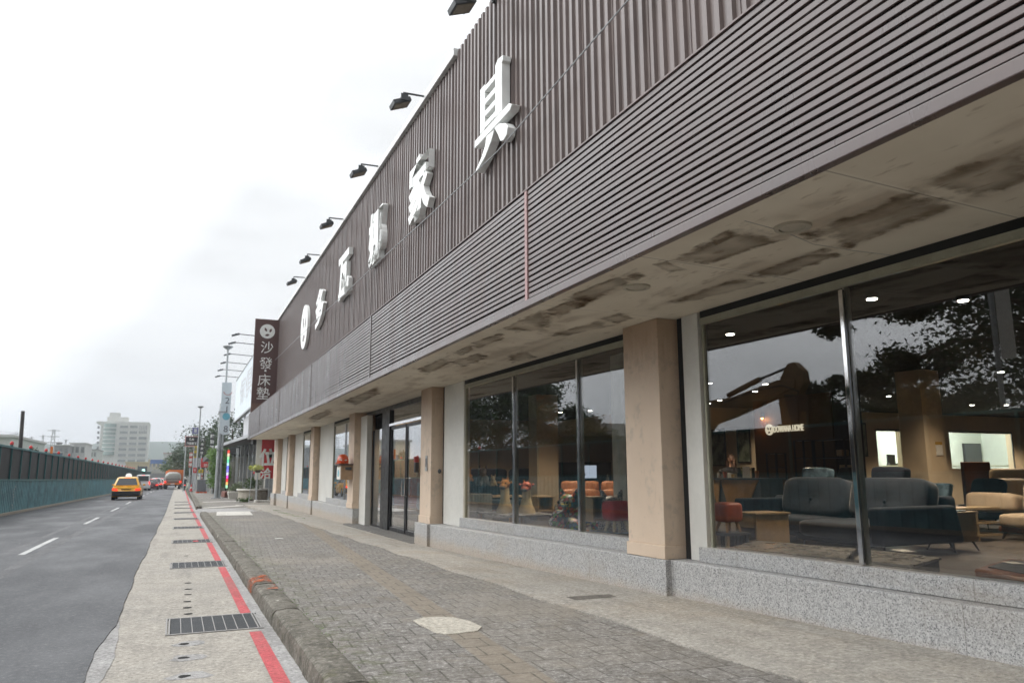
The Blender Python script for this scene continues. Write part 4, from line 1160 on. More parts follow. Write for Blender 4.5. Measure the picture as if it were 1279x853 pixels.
for (px0, px1, py0, py1, xx, yy, lab) in ((887, 905, 535, 582, 16.57, None, 'green abstract picture on the wall nearest the window edge, above the person'), (922, 936, 535, 578, 16.57, None, 'green abstract picture on the wall beside the brown wall'), (1068, 1081, 528, 570, None, 18.97, 'green abstract picture between the steel window post and the office opening')):
    kw = dict(x=xx) if xx else dict(y=yy)
    p, q = at(px0, py1, **kw), at(px1, py0, **kw)
    t = thing('framed_picture', lab, 'picture', (p + q) / 2)
    x0_, x1_, y0_, y1_ = min(p.x, q.x), max(p.x, q.x), min(p.y, q.y), max(p.y, q.y)
    if xx: x1_ = x0_ + .02; x0_ -= .01
    else: y1_ = y0_ + .02; y0_ -= .01
    part(t, 'frame', m_black, lambda b: b.box(x0_, x1_, y0_, y1_, p.z, q.z))
    e = .04
    part(t, 'canvas', m_art, lambda b: b.box(x0_ - .006, x1_, y0_ + e, y1_ - e, p.z + e, q.z - e) if xx else b.box(x0_ + e, x1_ - e, y0_ - .006, y1_, p.z + e, q.z - e))
p = at(1173, 560, y=10.44)
t = thing('notice', 'small framed notice with an orange head on the beige shop pillar', 'notice', p)
part(t, 'sheet', m_paper, lambda b: b.box(p.x - .085, p.x + .085, 10.43, 10.448, p.z - .13, p.z + .07)); part(t, 'head', m_yel, lambda b: b.box(p.x - .085, p.x + .085, 10.43, 10.448, p.z + .071, p.z + .13))
# things in the office
t = thing('office_desk', 'white office desk with a screen seen through the small lit opening', 'desk', (23, 20.5, .2))
c = at(1110, 575, y=20.5)
part(t, 'top', m_office, lambda b: b.box(c.x - 1, c.x + 8, 20.1, 20.9, c.z - .22, c.z - .18)); part(t, 'leg', m_grey, lambda b: b.box(c.x - .9, c.x - .8, 20.2, 20.8, .2, c.z - .221))
part(t, 'screen', m_black, lambda b: b.box(c.x - .05, c.x + .35, 20.5, 20.54, c.z - .1, c.z + .22)); part(t, 'keyboard', m_black, lambda b: b.box(c.x - .3, c.x + .2, 20.2, 20.35, c.z - .179, c.z - .1))
c = at(1216, 566, y=22.3)
t = thing('wall_hatch', 'dark square hatch in the white office wall behind the wide opening', 'hatch', c)
part(t, 'frame', m_black, lambda b: b.box(c.x - .55, c.x + .55, 22.32, 22.39, c.z - .5, c.z + .42)); part(t, 'panel', m_greyd, lambda b: b.box(c.x - .5, c.x + .5, 22.3, 22.319, c.z - .46, c.z + .38))

# ---- left window display
m_plush = M('cream_plush', (.50, .40, .24), .9, var=.1, sc_=20); m_plusho = M('orange_plush', (.52, .25, .07), .9); m_plushg = M('grey_plush', (.20, .20, .21), .9, var=.5, sc_=14)
def giraffe(label, x, y, z, h, mat_):
    t = thing('giraffe_pouf', label, 'toy giraffe', (x, y, z))
    part(t, 'neck', m_plush, lambda b: b.lathe((x, y, z), [(.17, 0), (.16, .05), (.115, .14), (.085, .26), (.08, h - .12), (.06, h - .08)], 18), smooth=60)
    hd = part(t, 'head', mat_, lambda b: (b.sph((x, y, z + h - .04), .10, .10, .085, 14, 10), b.sph((x - .07, y - .07, z + h - .09), .075, .075, .05, 12, 8)), smooth=180, remesh=.012)
    part(hd, 'muzzle', m_plushg, lambda b: b.sph((x - .09, y - .09, z + h - .105), .062, .062, .038, 12, 8), smooth=180)
    for s in (-1, 1):
        part(hd, 'ear', mat_, lambda b: b.sph((x + s * .09, y - s * .09, z + h - .01), .03, .03, .022), smooth=180)
        part(hd, 'eye', m_black, lambda b: b.sph((x - .06 + s * .035, y - .06 - s * .035, z + h - .02), .014))
        part(hd, 'horn', m_plusho, lambda b: b.cyl((x + s * .03, y - s * .03, z + h + .02), (x + s * .035, y - s * .035, z + h + .075), .011), smooth=60)
    return t
g1, g2 = (5.62, 13.25), (5.92, 12.95)
zt_ = .66
t = thing('display_table', 'thin grey display table carrying the two giraffe poufs', 'table', (5.8, 12.9, FZ))
part(t, 'top', m_stone, lambda b: b.box(5.3, 6.3, 12.3, 13.9, zt_ - .03, zt_ - .002), .004)
for x, y in ((5.36, 12.36), (6.24, 12.36), (5.36, 13.84), (6.24, 13.84)): part(t, 'leg', m_oakd, lambda b: b.box(x - .03, x + .03, y - .03, y + .03, FZ, zt_ - .031))
giraffe('orange headed giraffe pouf with cream neck in the left window', *g1, zt_, .56, m_plusho)
giraffe('paler giraffe pouf right of the first window post', *g2, zt_, .52, m_coral)
t = thing('display_shelf', 'pale display plinth with a side shelf at the left window edge', 'display stand', (5.6, 15.2, FZ))
part(t, 'plinth_box', m_stone, lambda b: b.box(5.15, 5.75, 14.2, 15.1, FZ, .98), .01); part(t, 'shelf', m_oak, lambda b: b.box(5.76, 6.6, 14.2, 15.0, .90, .93))
def plush(label, px, py0, py1, y, mat, seed):
    p0, p1 = at(px, py1, y=y), at(px, py0, y=y); h = p1.z - p0.z
    t = thing('plush_animal', label, 'toy animal', p0)
    part(t, 'body', mat, lambda b: (b.sph(p0 + Vector((0, 0, h * .32)), h * .30, h * .42, h * .3), b.sph(p0 + Vector((-h * .12, -h * .25, h * .72)), h * .22, h * .24, h * .22), b.sph(p0 + Vector((-h * .22, -h * .46, h * .64)), h * .12, h * .16, h * .1)) + tuple(b.tube([p0 + Vector((sx * h * .2, sy * h * .25, h * .2)), p0 + Vector((sx * h * .24, sy * h * .3, 0))], h * .09) for sx in (-1, 1) for sy in (-1, 1)), smooth=180, remesh=h * .045)
    for s in (-1, 1):
        part(t, 'ear', mat, lambda b: b.sph(p0 + Vector((-h * .08 + s * h * .16, -h * .22 - s * h * .05, h * .95)), h * .05, h * .04, h * .12), smooth=180)
    return t
plush('orange and white plush dog on the pale display plinth', 585, 584, 601, 14.6, m_plusho, 1)
plush('grey striped plush zebra behind the plush dog', 603, 582, 607, 15.0, m_plushg, 2)
plush('small cream plush animal right of the plush zebra', 616, 593, 607, 15.0, m_plush, 3)
tq = NT('mosaic_colour'); Pq = tq.pos(obj=True); vq = tq.vor(Pq, 17); sq_ = tq.n('ShaderNodeSeparateColor'); tq.l(vq, sq_.inputs[0]); hq = tq.n('ShaderNodeValToRGB'); hq.color_ramp.interpolation = 'CONSTANT'; tq.l(sq_.outputs[0], hq.inputs[0])
for _k, (_p, _c) in enumerate(((0, (.02, .16, .24)), (.2, (.62, .12, .03)), (.36, (.12, .32, .05)), (.52, (.55, .45, .06)), (.66, (.02, .03, .06)), (.8, (.45, .05, .06)), (.9, (.5, .5, .45)))):
    _e = hq.color_ramp.elements[_k] if _k < 2 else hq.color_ramp.elements.new(_p)
    _e.position = _p; _e.color = (*_c, 1)
eq = tq.vor(Pq, 17, 'DISTANCE_TO_EDGE', 'Distance'); m_mosaic = tq.done(tq.mix(tq.ramp(eq, .03, .07), (.02, .02, .02), hq.outputs[0]), .4)
tq = NT('mosaic_mono'); Pq = tq.pos(obj=True); eq = tq.vor(Pq, 24, 'DISTANCE_TO_EDGE', 'Distance'); m_mosaic2 = tq.done(tq.mix(tq.ramp(eq, .06, .12), (.45, .42, .38), tq.mix(tq.ramp(tq.noise(Pq, 9, 3), .45, .55), (.03, .04, .06), (.22, .12, .09))), .4)
def bulldog(label, x, y, z, s, mat, rz):
    t = thing('dog_sculpture', label, 'sculpture', (x, y, z))
    Mz = Matrix.Rotation(rz, 3, 'Z'); W = lambda a, b_, c_: Vector((x, y, z)) + Mz @ (Vector((a, b_, c_)) * s)
    def f(b):
        b.sph(W(0, .1, .42), .24 * s, .40 * s, .22 * s, 14, 10); b.sph(W(0, -.25, .62), .2 * s, .2 * s, .2 * s, 14, 10); b.sph(W(0, -.42, .56), .12 * s, .12 * s, .1 * s)
        for a in (-1, 1):
            for c in (-.2, .38): b.tube([W(a * .15, c, .36), W(a * .17, c, .18), W(a * .17, c - .03, .0)], [.1 * s, .085 * s, .09 * s])
            b.tube([W(a * .12, -.22, .76), W(a * .17, -.22, .92)], [.07 * s, .025 * s])
    part(t, 'body', mat, f, smooth=180, remesh=.022 * s)
    for a in (-1, 1): part(t, 'eye', m_black, lambda b: b.sph(W(a * .09, -.43, .68), .028 * s))
    return t
bulldog('multicoloured mosaic dog sculpture in the middle pane of the left window', 6.3, 11.75, .25, .95, m_mosaic, R(-60))
bulldog('second multicoloured mosaic dog lying lower and nearer the glass', 5.75, 11.0, FZ, .72, m_mosaic, R(-75))
bulldog('black and white mosaic dog sculpture beside the second window post', 6.45, 10.75, .25, .95, m_mosaic2, R(-40))
bulldog('small black and white mosaic dog right of the second window post', 6.3, 9.75, FZ, .62, m_mosaic2, R(-50))
def obox_thing(nm, lab, cat, px0, px1, py0, py1, y, mat, depth=.4, bev=.005, split=None):
    p, q = at(px0, py1, y=y), at(px1, py0, y=y)
    t = thing(nm, lab, cat, ((p.x + q.x) / 2, y + depth / 2, p.z)); e = .03
    part(t, 'side_panel', mat, lambda b: b.box(p.x, p.x + e, y, y + depth, p.z, q.z - e), bev); part(t, 'side_panel', mat, lambda b: b.box(q.x - e, q.x, y, y + depth, p.z, q.z - e), bev)
    part(t, 'top', mat, lambda b: b.box(p.x - .02, q.x + .02, y - .01, y + depth, q.z - e + .001, q.z), bev); part(t, 'shelf', mat, lambda b: b.box(p.x + e, q.x - e, y + .01, y + depth, p.z + .02, p.z + .05)); part(t, 'back_panel', mat, lambda b: b.box(p.x + e, q.x - e, y + depth - .02, y + depth, p.z + .05, q.z - e))
    return t
obox_thing('bedside_table', 'small open wooden bedside table between the mosaic dogs', 'side table', 672, 692, 619, 640, 13.2, m_oak)
obox_thing('wooden_cabinet', 'pale wooden cabinet before the orange sofa in the left window', 'cabinet', 741, 760, 620, 652, 10.6, m_oak)
obox_thing('wooden_desk', 'slim pale wooden desk behind the mono mosaic dog', 'desk', 713, 736, 627, 648, 11.6, m_oak)
t = back_sofa('orange_sofa', 'orange leather sofa below the television in the left window', 0, -1.4, 1.4, m_orange, m_orange, 3); t.location = (9.2, 15.0, FZ - .0); t.rotation_euler.z = R(60); t.scale = (1, 1, .80)
t = back_sofa('dark_sofa', 'dark grey sofa along the back of the left window display', 0, -1.6, 1.6, m_sofa, m_sofa2, 3); t.location = (7.3, 18.2, FZ + .06); t.rotation_euler.z = R(75)
c = at(773, 635, y=9.1)
slat_table('dark slatted table under the red cube stool in the left window', c.x, 9.2, FZ, .60, .5, .5)
stool('cube_stool', 'bright red cube stool with pale legs on a dark slatted table', c.x + .02, 9.2, .602, .32, m_red, m_plush)
o = part(None, 'floor_cushion', m_yel, lambda b: b.sph((6.15, 9.55, .36), .19, .17, .13, 14, 10), smooth=180); tag(o, 'round yellow floor cushion under the red cube stool', 'cushion')
o = part(None, 'striped_ball', m_plushg, lambda b: b.sph((6.35, 9.75, .78), .17, .17, .17, 16, 12), smooth=180); tag(o, 'dark striped round ball beside the red cube stool', 'ball')
o = part(None, 'magazine', m_wrap, lambda b: b.obox((5.5, 9.2, .60), .36, .6, .012, 0, 0, R(8))); tag(o, 'blue magazine lying at the bottom of the left window', 'magazine')
YT = 21.0
p, q = at(697, 606, y=YT), at(763, 577, y=YT)
o = part(None, 'television_wall', m_black, lambda b: b.box(p.x, q.x, YT, YT + .15, FZ, q.z)); tag(o, 'black panel wall carrying the television behind the orange sofa', 'panel')
p, q = at(722, 597, y=YT - .06), at(745, 581, y=YT - .06)
t = thing('television', 'lit television with a pale picture on the black panel', 'television', ((p.x + q.x) / 2, YT - .06, p.z))
part(t, 'bezel', m_black, lambda b: b.box(p.x - .015, q.x + .015, YT - .05, YT - .002, p.z - .015, q.z + .015)); part(t, 'screen', glow('screen_light', (.72, .84, 1), .9), lambda b: b.box(p.x, q.x, YT - .058, YT - .051, p.z, q.z))
part(t, 'screen_picture', m_black, lambda b: b.box(p.x + .07, p.x + .25, YT - .066, YT - .059, p.z + .07, p.z + .16))
o = part(None, 'bottle', m_paper, lambda b: b.lathe((q.x + .3, YT - .2, 1.05), [(.05, 0), (.05, .14), (.02, .2), (.02, .26)], 12), smooth=50); tag(o, 'small pale bottle right of the television', 'bottle')
# seen through the entrance
t = back_sofa('lobby_sofa', 'orange sofa seen through the entrance door glass', 0, -1.2, 1.2, m_orange, m_coral, 2); t.location = (7.3, 23.4, .02 - FZ + .2); t.rotation_euler.z = R(80)
for k, (x, y, lab) in enumerate(((6.05, 19.4, 'white shell chair seen through the left door leaf'), (6.25, 18.5, 'white shell chair seen through the right door leaf'))):
    t = thing('shell_chair', lab, 'chair', (x, y, .02), 'white chairs inside the entrance')
    part(t, 'seat', m_white, lambda b: b.obox((x, y, .47), .46, .46, .05), .02); part(t, 'backrest', m_white, lambda b: b.obox((x, y + .23, .82), .46, .05, .66, R(8)), .02)
    for a in (-1, 1):
        for c in (-1, 1): part(t, 'leg', m_oakd, lambda b: b.cyl((x + a * .18, y + c * .18, .45), (x + a * .22, y + c * .22, .02), .016))
t = thing('round_table', 'round wooden table with papers beside the white shell chairs', 'table', (6.5, 19.0, .02))
part(t, 'top', m_oak, lambda b: b.cyl((6.75, 19.1, .74), (6.75, 19.1, .77), .5, None, 28)); part(t, 'stem', m_black, lambda b: b.cyl((6.75, 19.1, .02), (6.75, 19.1, .74), .05))

# ceiling lamps inside: recessed discs and the light they give
m_disc = glow('lamp_disc', (1, .93, .8), 26)
LP = [(1188, 320), (1089, 374), (1203, 376), (912, 418), (886, 479), (956, 480), (943, 489), (899, 500), (885, 504), (1058, 499), (1110, 495), (1250, 465), (1214, 506), (1257, 506), (582, 477), (737, 513), (628, 531), (700, 515), (594, 538)]
wh = ['brightest ceiling spot near the top of the right window', 'ceiling spot just right of the steel window post', 'tilted ceiling spot in the upper right of the right window', 'ceiling spot above the sky reflection in the left pane', 'ceiling spot at the left edge of the left pane', 'ceiling spot in the middle of the left pane', 'ceiling spot just below the middle one in the left pane',
      'ceiling spot of the row above the counter', 'lowest ceiling spot of the row above the counter', 'ceiling spot seen beside the steel post at the back', 'ceiling spot left of the shop pillar', 'ceiling spot right of the shop pillar top', 'ceiling spot over the back wall, left of its neighbour', 'ceiling spot over the back wall by the frame edge',
      'ceiling spot at the upper left of the left window', 'ceiling spot in the reflected sky of the left window', 'ceiling spot seen in the reflected trees by the first post', 'ceiling spot above the inner pillar of the left window', 'ceiling spot low at the left edge of the left window']
for k, ((px, py), w) in enumerate(zip(LP, wh)):
    c = at(px, py, z=3.3)
    t = thing('ceiling_spot', w, 'ceiling light', c, 'ceiling spots in the shop')
    tilt = R(25) if k == 2 else 0
    part(t, 'housing', m_black, lambda b: b.lathe((c.x, c.y, 3.305), [(.0, .055), (.075, .055), (.08, .0), (.062, .0), (.06, .02), (0, .02)], 18), smooth=40)
    part(t, 'lamp_disc', m_disc, lambda b: b.lathe((c.x, c.y, 3.296), [(.0, 0), (.055, 0), (.055, .012), (0, .012)], 18))
def lamp(name, loc, e, colr=(1, .83, .62), size=.25, spot=True, aim=None):
    l = bpy.data.lights.new(name, 'SPOT' if spot else 'POINT'); l.energy = e; l.color = colr; l.shadow_soft_size = size
    if spot: l.spot_size = R(125); l.spot_blend = .8
    o = bpy.data.objects.new(name, l); col.objects.link(o); o.location = loc; return o
for k, (x, y, e) in enumerate(((7.2, 6.2, 150), (9.3, 8.6, 170), (12.0, 8.0, 170), (10.8, 12.4, 150), (12.6, 9.2, 230), (18, 13, 260), (23.5, 17.3, 700), (28.5, 17.3, 600), (19.5, 17.0, 380), (12.3, 15.6, 120), (15.6, 18.2, 150), (6.7, 12.6, 230), (8.2, 15.6, 260), (11.5, 17.3, 260), (8, 21.5, 190), (7, 26, 190), (6.4, 18.8, 90), (10.5, 24.5, 300))):
    lamp('ceiling_lamp', (x, y, 3.24), e * LAMPK)
lamp('office_lamp', (28, 20.8, 2.8), 420 * LAMPK, (.93, 1, .93), .4, False); lamp('office_lamp', (22.8, 20.8, 2.8), 260 * LAMPK, (.93, 1, .93), .4, False)
lamp('amber_lamp', (14.86, at(953, 531, x=14.95).y, at(953, 531, x=14.95).z + .14), 3.5 * LAMPK, (1, .42, .10), .03, False)
# ------------------------------------------------------------------ things on the facade
KS = 4.56 / 3.43
def fac(y, z):                                                  # survey on the letter plane
    return y * KS, 1.4 + (z - 1.4) * KS
LX = 4.508
U, V = Vector((0, -1, 0)), Vector((0, 0, 1))
def letter(label, ch, yc, zc, w, h):
    y, z = fac(yc, zc)
    o = text('sign_character', ch, m_stroke, (LX, y, z), U, V, width=w * KS * .80, height=h * KS * .78, depth=.13, bold=.036)
    md = o.modifiers.new('bevel', 'BEVEL'); md.width = .008; md.segments = 1; md.limit_method = 'ANGLE'; md.angle_limit = R(50)
    return tag(o, label, 'sign character', 'white characters on the store facade')
# the nearest one is drawn stroke by stroke, as on the wall
y, z = fac(8.12, 5.74)
b = MB(); S = .74 * KS
def stroke(poly):
    b.prism([(p[0] * S * 1.08, p[1] * S * .95) for p in poly], (LX, y, z + .12), U, V, (-.15, 0, 0))
stroke([(-.50, .60), (-.30, .60), (-.30, -.28), (-.50, -.28)])
stroke([(.14, .70), (.24, .76), (.44, .72), (.44, .62), (.40, .60), (.40, -.28), (.14, -.28)])
for zz in (.50, .25, .02, -.20):
    stroke([(-.298, zz - .055), (.138, zz - .055), (.138, zz + .055), (-.298, zz + .055)])
stroke([(-.74, -.285), (.66, -.285), (.78, -.36), (.70, -.43), (-.74, -.43)])
stroke([(-.22, -.435), (.10, -.47), (-.02, -.62), (-.28, -.80), (-.66, -.93), (-.70, -.88), (-.42, -.72), (-.28, -.58)])
stroke([(.10, -.44), (.30, -.46), (.52, -.56), (.62, -.68), (.58, -.80), (.46, -.84), (.34, -.80), (.26, -.66)])
o = b.build('sign_character', m_stroke, None, bev=.012, seg=2)
tag(o, 'nearest white raised character, four rungs over two legs, on the ribbed parapet', 'sign character', 'white characters on the store facade')
letter('white raised character with roof stroke and slanting tails, second from the near end', '家', 11.30, 5.95, 1.50, 1.40)
letter('dense white raised character of many upright strokes, third from the near end', '娜', 14.25, 5.98, 1.50, 1.42)
letter('white raised character with a top bar and hooked foot, fourth from the near end', '瓦', 17.42, 5.94, 1.55, 1.38)
letter('white raised character of two stacked hooks, beside the round emblem', '多', 20.70, 5.84, 1.60, 1.36)
y, z = fac(23.55, 5.80)
t = thing('store_emblem', 'round white emblem with three leaf shapes at the far end of the parapet lettering', 'emblem', (LX, y, z))
emblem(t, (LX, y, z), U, V, .68 * KS, .11, m_stroke, m_clad)

CB = [(-5, 5.75), (5.0, 5.33), (7.9, 5.15), (10.5, 5.21), (13.3, 5.31), (20, 5.50), (30.6, 5.74)]
b = MB(); b.tube([(4.33, *fac(*p)) for p in CB], .010, 6)
tag(b.build('cable', m_grey), 'thin grey cable slung across the ribbed parapet below the white characters', 'cable')

FL = [8.31, 11.25, 14.4, 17.94, 21.32, 24.06]
fl_lab = ['nearest black floodlight, cut by the top edge of the picture', 'second black floodlight on the parapet, above the nearest white character', 'third black floodlight on the parapet, above the second white character', 'fourth black floodlight on the parapet, above the dense white character', 'fifth black floodlight on the parapet, above the fourth white character', 'farthest black floodlight on the parapet, above the two stacked hooks']
FLS = [p for p in FL]
proto = None
for yy, lab in zip(FLS, fl_lab):
    y = yy * KS
    if proto is None:
        t = thing('floodlight', lab, 'floodlight', (0, 0, 0), 'floodlights along the parapet')
        part(t, 'arm', m_greyd, lambda b: (b.tube([(.35, 0, .02), (-.52, 0, .0)], .022, 8), b.tube([(-.50, 0, -.01), (-.53, 0, -.13)], .018, 8), b.box(-.02, .1, -.05, .05, -.03, .0)), smooth=60)
        part(t, 'bracket', m_greyd, lambda b: (b.box(-.62, -.46, -.21, -.19, -.26, -.12), b.box(-.62, -.46, .19, .21, -.26, -.12), b.box(-.58, -.5, -.20, .20, -.135, -.115)))
        hd = part(t, 'lamp_head', m_greyd, lambda b: b.obox((-.58, 0, -.26), .40, .37, .10, 0, R(-22)), .012)
        part(hd, 'lens', m_lampglass, lambda b: b.obox((-.562, 0, -.3075), .32, .30, .012, 0, R(-22)))
        t.location = (4.50, y, 9.48 if y > 12.9 else 9.40); proto = t
    else:
        dup(proto, (4.50, y, 9.48), 0, lab)

# hanging sign at the far end
ys_ = 41.25
t = thing('hanging_sign', 'tall dark brown projecting sign with round emblem and white characters at the store end', 'sign', (3.9, ys_, 5))
m_sbrown = M('sign_brown', (.105, .055, .05), .5, var=.05); m_sbrown2 = M('sign_brown_lower', (.17, .10, .08), .55)
p0, p1 = at(320, 399, y=ys_), at(350, 400, y=ys_)
q0 = at(312.5, 514, y=ys_)
zb_ = at(313.5, 503, y=ys_).z
part(t, 'panel', m_sbrown, lambda b: b.box(q0.x + .02, p1.x, ys_, ys_ + .18, zb_, p1.z), .01)
part(t, 'lower_panel', m_sbrown2, lambda b: b.box(q0.x + .02, p1.x, ys_ + .02, ys_ + .17, 4.3, zb_ - .002))
XU, FV = Vector((1, 0, 0)), Vector((0, 0, 1))
for ch, px, py in (('沙', 333.5, 434), ('發', 332.0, 453.5), ('床', 330.0, 474.5), ('墊', 328.7, 491)):
    c = at(px, py, y=ys_ - .004); text('lettering', ch, m_stroke, c, XU, FV, height=.62, parent=t, depth=.02, bold=.0)
c = at(331.5, 463, y=ys_); part(t, 'dot', m_stroke, lambda b: b.box(c.x - .05, c.x + .05, ys_ - .02, ys_ - .002, c.z - .05, c.z + .05))
c = at(334, 414, y=ys_ - .002); emblem(t, c, XU, FV, .38, .02, m_stroke, m_sbrown)

# mailbox with the orange helmet on the pillar beyond the entrance
yb = 21.95
p, q = at(421.5, 599, y=yb), at(435.5, 581, y=yb)
t = thing('mail_box', 'tan mail box fixed to the pillar beyond the entrance', 'mail box', ((p.x + q.x) / 2, yb, p.z))
m_tan = M('tan_board', (.42, .27, .16), .6)
part(t, 'box', m_tan, lambda b: b.box(p.x + .10, 4.615, yb + .05, yb + .62, p.z, q.z), .01)
part(t, 'lid', M('dark_board', (.12, .07, .05), .5), lambda b: b.box(p.x + .04, 4.616, yb + .0, yb + .64, q.z + .001, q.z + .045), .004)
nt_ = part(t, 'notice', m_paper, lambda b: b.box(p.x + .085, p.x + .099, yb + .08, yb + .58, p.z + .01, q.z - .04))
part(nt_, 'picture', M('blue_print', (.16, .42, .50), .5), lambda b: b.cyl((p.x + .084, yb + .33, (p.z + q.z) / 2 - .02), (p.x + .078, yb + .33, (p.z + q.z) / 2 - .02), .10, None, 18))
part(t, 'window', m_greyd, lambda b: b.box(p.x + .22, p.x + .40, yb + .042, yb + .049, q.z - .13, q.z - .05))
m_orangep = M('orange_shell', (.62, .085, .02), .3, coat=.3)
c = at(428, 580.5, y=yb + .3)
t = thing('safety_helmet', 'orange safety helmet with white marks resting on the tan mail box', 'helmet', (c.x, yb + .3, q.z + .046))
cz = q.z + .047
part(t, 'shell', m_orangep, lambda b: b.loft([[Vector((c.x + r * math.cos(i * 6.2832 / 28), yb + .3 + r * 1.15 * math.sin(i * 6.2832 / 28), cz + z)) for i in range(28)] for r, z in ((.155, 0), (.168, .06), (.163, .13), (.14, .20), (.095, .25), (.04, .272), (.005, .275))]), smooth=60)
part(t, 'brim', m_orangep, lambda b: b.loft([[Vector((c.x - .03 + r * math.cos(i * 6.2832 / 28), yb + .28 + r * 1.1 * math.sin(i * 6.2832 / 28), cz + z)) for i in range(28)] for r, z in ((.155, .0), (.195, .004), (.195, .016), (.158, .03))]), smooth=60)
part(t, 'mark', m_paper, lambda b: [b.obox((c.x - .10, yb + .135, cz + .11), .08, .012, .03, R(-12), .25, R(-28)) for k in (0,)] and b.obox((c.x + .05, yb + .115, cz + .10), .07, .012, .03, R(-14), -.1, R(18)))
# small things by the entrance
t = thing('notice_plate', 'narrow dark steel plate on the front of the pillar near the entrance', 'plate', (4.6, 15, 1.6))
p, q = at(531.3, 588, x=4.60), at(533.3, 569, x=4.60)
part(t, 'plate', m_grey, lambda b: b.box(4.60, 4.617, q.y, q.y + .11, p.z, q.z)); part(t, 'label_strip', m_greyd, lambda b: b.box(4.596, 4.599, q.y + .02, q.y + .09, p.z + .08, q.z - .05))
p, q = at(521, 590, y=15.42), at(525, 570, y=15.42)
t = thing('intercom', 'dark red and black intercom on the entrance side of the pillar', 'intercom', p)
part(t, 'case', m_black, lambda b: b.box(4.52, 4.60, 15.40, 15.50, p.z, q.z - .12), .01); part(t, 'cap', M('dark_red', (.25, .02, .02), .5), lambda b: b.box(4.51, 4.60, 15.395, 15.50, q.z - .119, q.z), .01)

# ------------------------------------------------------------------ fence along the works on the far side of the road
m_mesh = NT('dark_mesh'); Pm = m_mesh.pos(); nm = m_mesh.noise(Pm, .5, 5); wv = m_mesh.noise(m_mesh.pos((1, 1, 6)), 6, 3)
m_mesh = m_mesh.done(m_mesh.mix(m_mesh.ramp(nm, .3, .7), (.012, .013, .014), (.032, .034, .035)), .6, bump=wv, bstr=.3)
t = thing('hoarding_fence', 'long teal construction fence with dark mesh above solid sheets along the far road side', 'fence', (-6.1, 50, gy(50)))
def fz(y): return gy(y) + .02
FS, FE, ST_ = -20, 170, 2.1
TOP, MID = 2.73, 1.40
b = MB(); b.loft([[Vector((fenx(y) - .16, y, fz(y) - .1)), Vector((fenx(y) - .16, y, fz(y) + .10)), Vector((fenx(y) + .12, y, fz(y) + .09)), Vector((fenx(y) + .14, y, fz(y) - .1))] for y in range(FS, FE + 1, 5)]); b.build('footing', M('footing_concrete', (.35, .31, .25), .8), t)
b = MB(); y = FS; prof = []
while y < FE:
    prof += [(0, y), (0, y + .17), (.03, y + .19), (.03, y + .33)]; y += .35
n = len(prof)
b.v += [Vector((fenx(p[1]) + p[0], p[1], fz(p[1]) + .08)) for p in prof] + [Vector((fenx(p[1]) + p[0], p[1], fz(p[1]) + MID)) for p in prof]
for i in range(n - 1): b.f.append([i, i + 1, n + i + 1, n + i]); b.m.append(0)
b.build('solid_sheet', m_teal, t)
b = MB(); b.loft([[Vector((fenx(y) - .02, y, fz(y) + MID)), Vector((fenx(y) + .0, y, fz(y) + MID)), Vector((fenx(y) + .0, y, fz(y) + TOP)), Vector((fenx(y) - .02, y, fz(y) + TOP))] for y in range(FS, FE + 1, 5)]); b.build('mesh_screen', m_mesh, t)
for z, w in ((TOP, .04), (MID, .035)):
    b = MB(); b.loft([[Vector((fenx(y) - .03, y, fz(y) + z - w)), Vector((fenx(y) + .06, y, fz(y) + z - w)), Vector((fenx(y) + .06, y, fz(y) + z + w)), Vector((fenx(y) - .03, y, fz(y) + z + w))] for y in range(FS, FE + 1, 5)]); b.build('rail', m_tealp, t)
posts = [37.4 + 2.1 * k for k in range(-14, 62)]
for y in posts:
    b = MB(); b.box(fenx(y) + .005, fenx(y) + .065, y - .03, y + .03, fz(y) + MID + .04, fz(y) + TOP - .042); b.build('post', m_tealp, t)
m_chalk = M('chalk_mark', (.45, .5, .5), .8)
for yy in (38.7, 58.0):
    c = Vector((fenx(yy) + .034, yy, fz(yy) + .75)); b = MB(); r_ = random.Random(int(yy))
    for k in range(9):
        b.obox(c + Vector((0, r_.uniform(-.14, .14), -.5 + .11 * k)), .004, r_.uniform(.08, .3), .05, r_.uniform(-.4, .4))
    b.build('stencil_mark', m_chalk, t)
m_lampred = M('red_lamp', (.62, .03, .03), .3)
fl2 = None
for k, y in enumerate(posts):
    if y < 37 or k % 2 or y > 120: continue
    w = ['on the nearest visible fence post', 'on the fence before the dark pole', 'on the fence just past the dark pole', 'on the fence below the round shrub', 'on the fence under the thin mast', 'on the fence under the low grey building']
    if fl2 is None:
        fl2 = thing('warning_lamp', '', 'warning lamp', (0, 0, 0), 'red warning lamps on the fence')
        part(fl2, 'base', m_tealp, lambda b: b.cyl((0, 0, 0), (0, 0, .07), .06, None, 10)); part(fl2, 'dome', m_lampred, lambda b: b.lathe((0, 0, .07), [(.07, 0), (.075, .06), (.055, .12), (.02, .14)], 12), smooth=60); o = fl2
    else: o = dup(fl2, (0, 0, 0))
    o.location = (fenx(y), y, fz(y) + TOP + .04)
    i_ = (k - 14) // 2
    o['label'] = ('small red warning lamp ' + w[max(0, i_)]) if 0 <= i_ < len(w) else 'small red warning lamp far along the top of the teal fence'

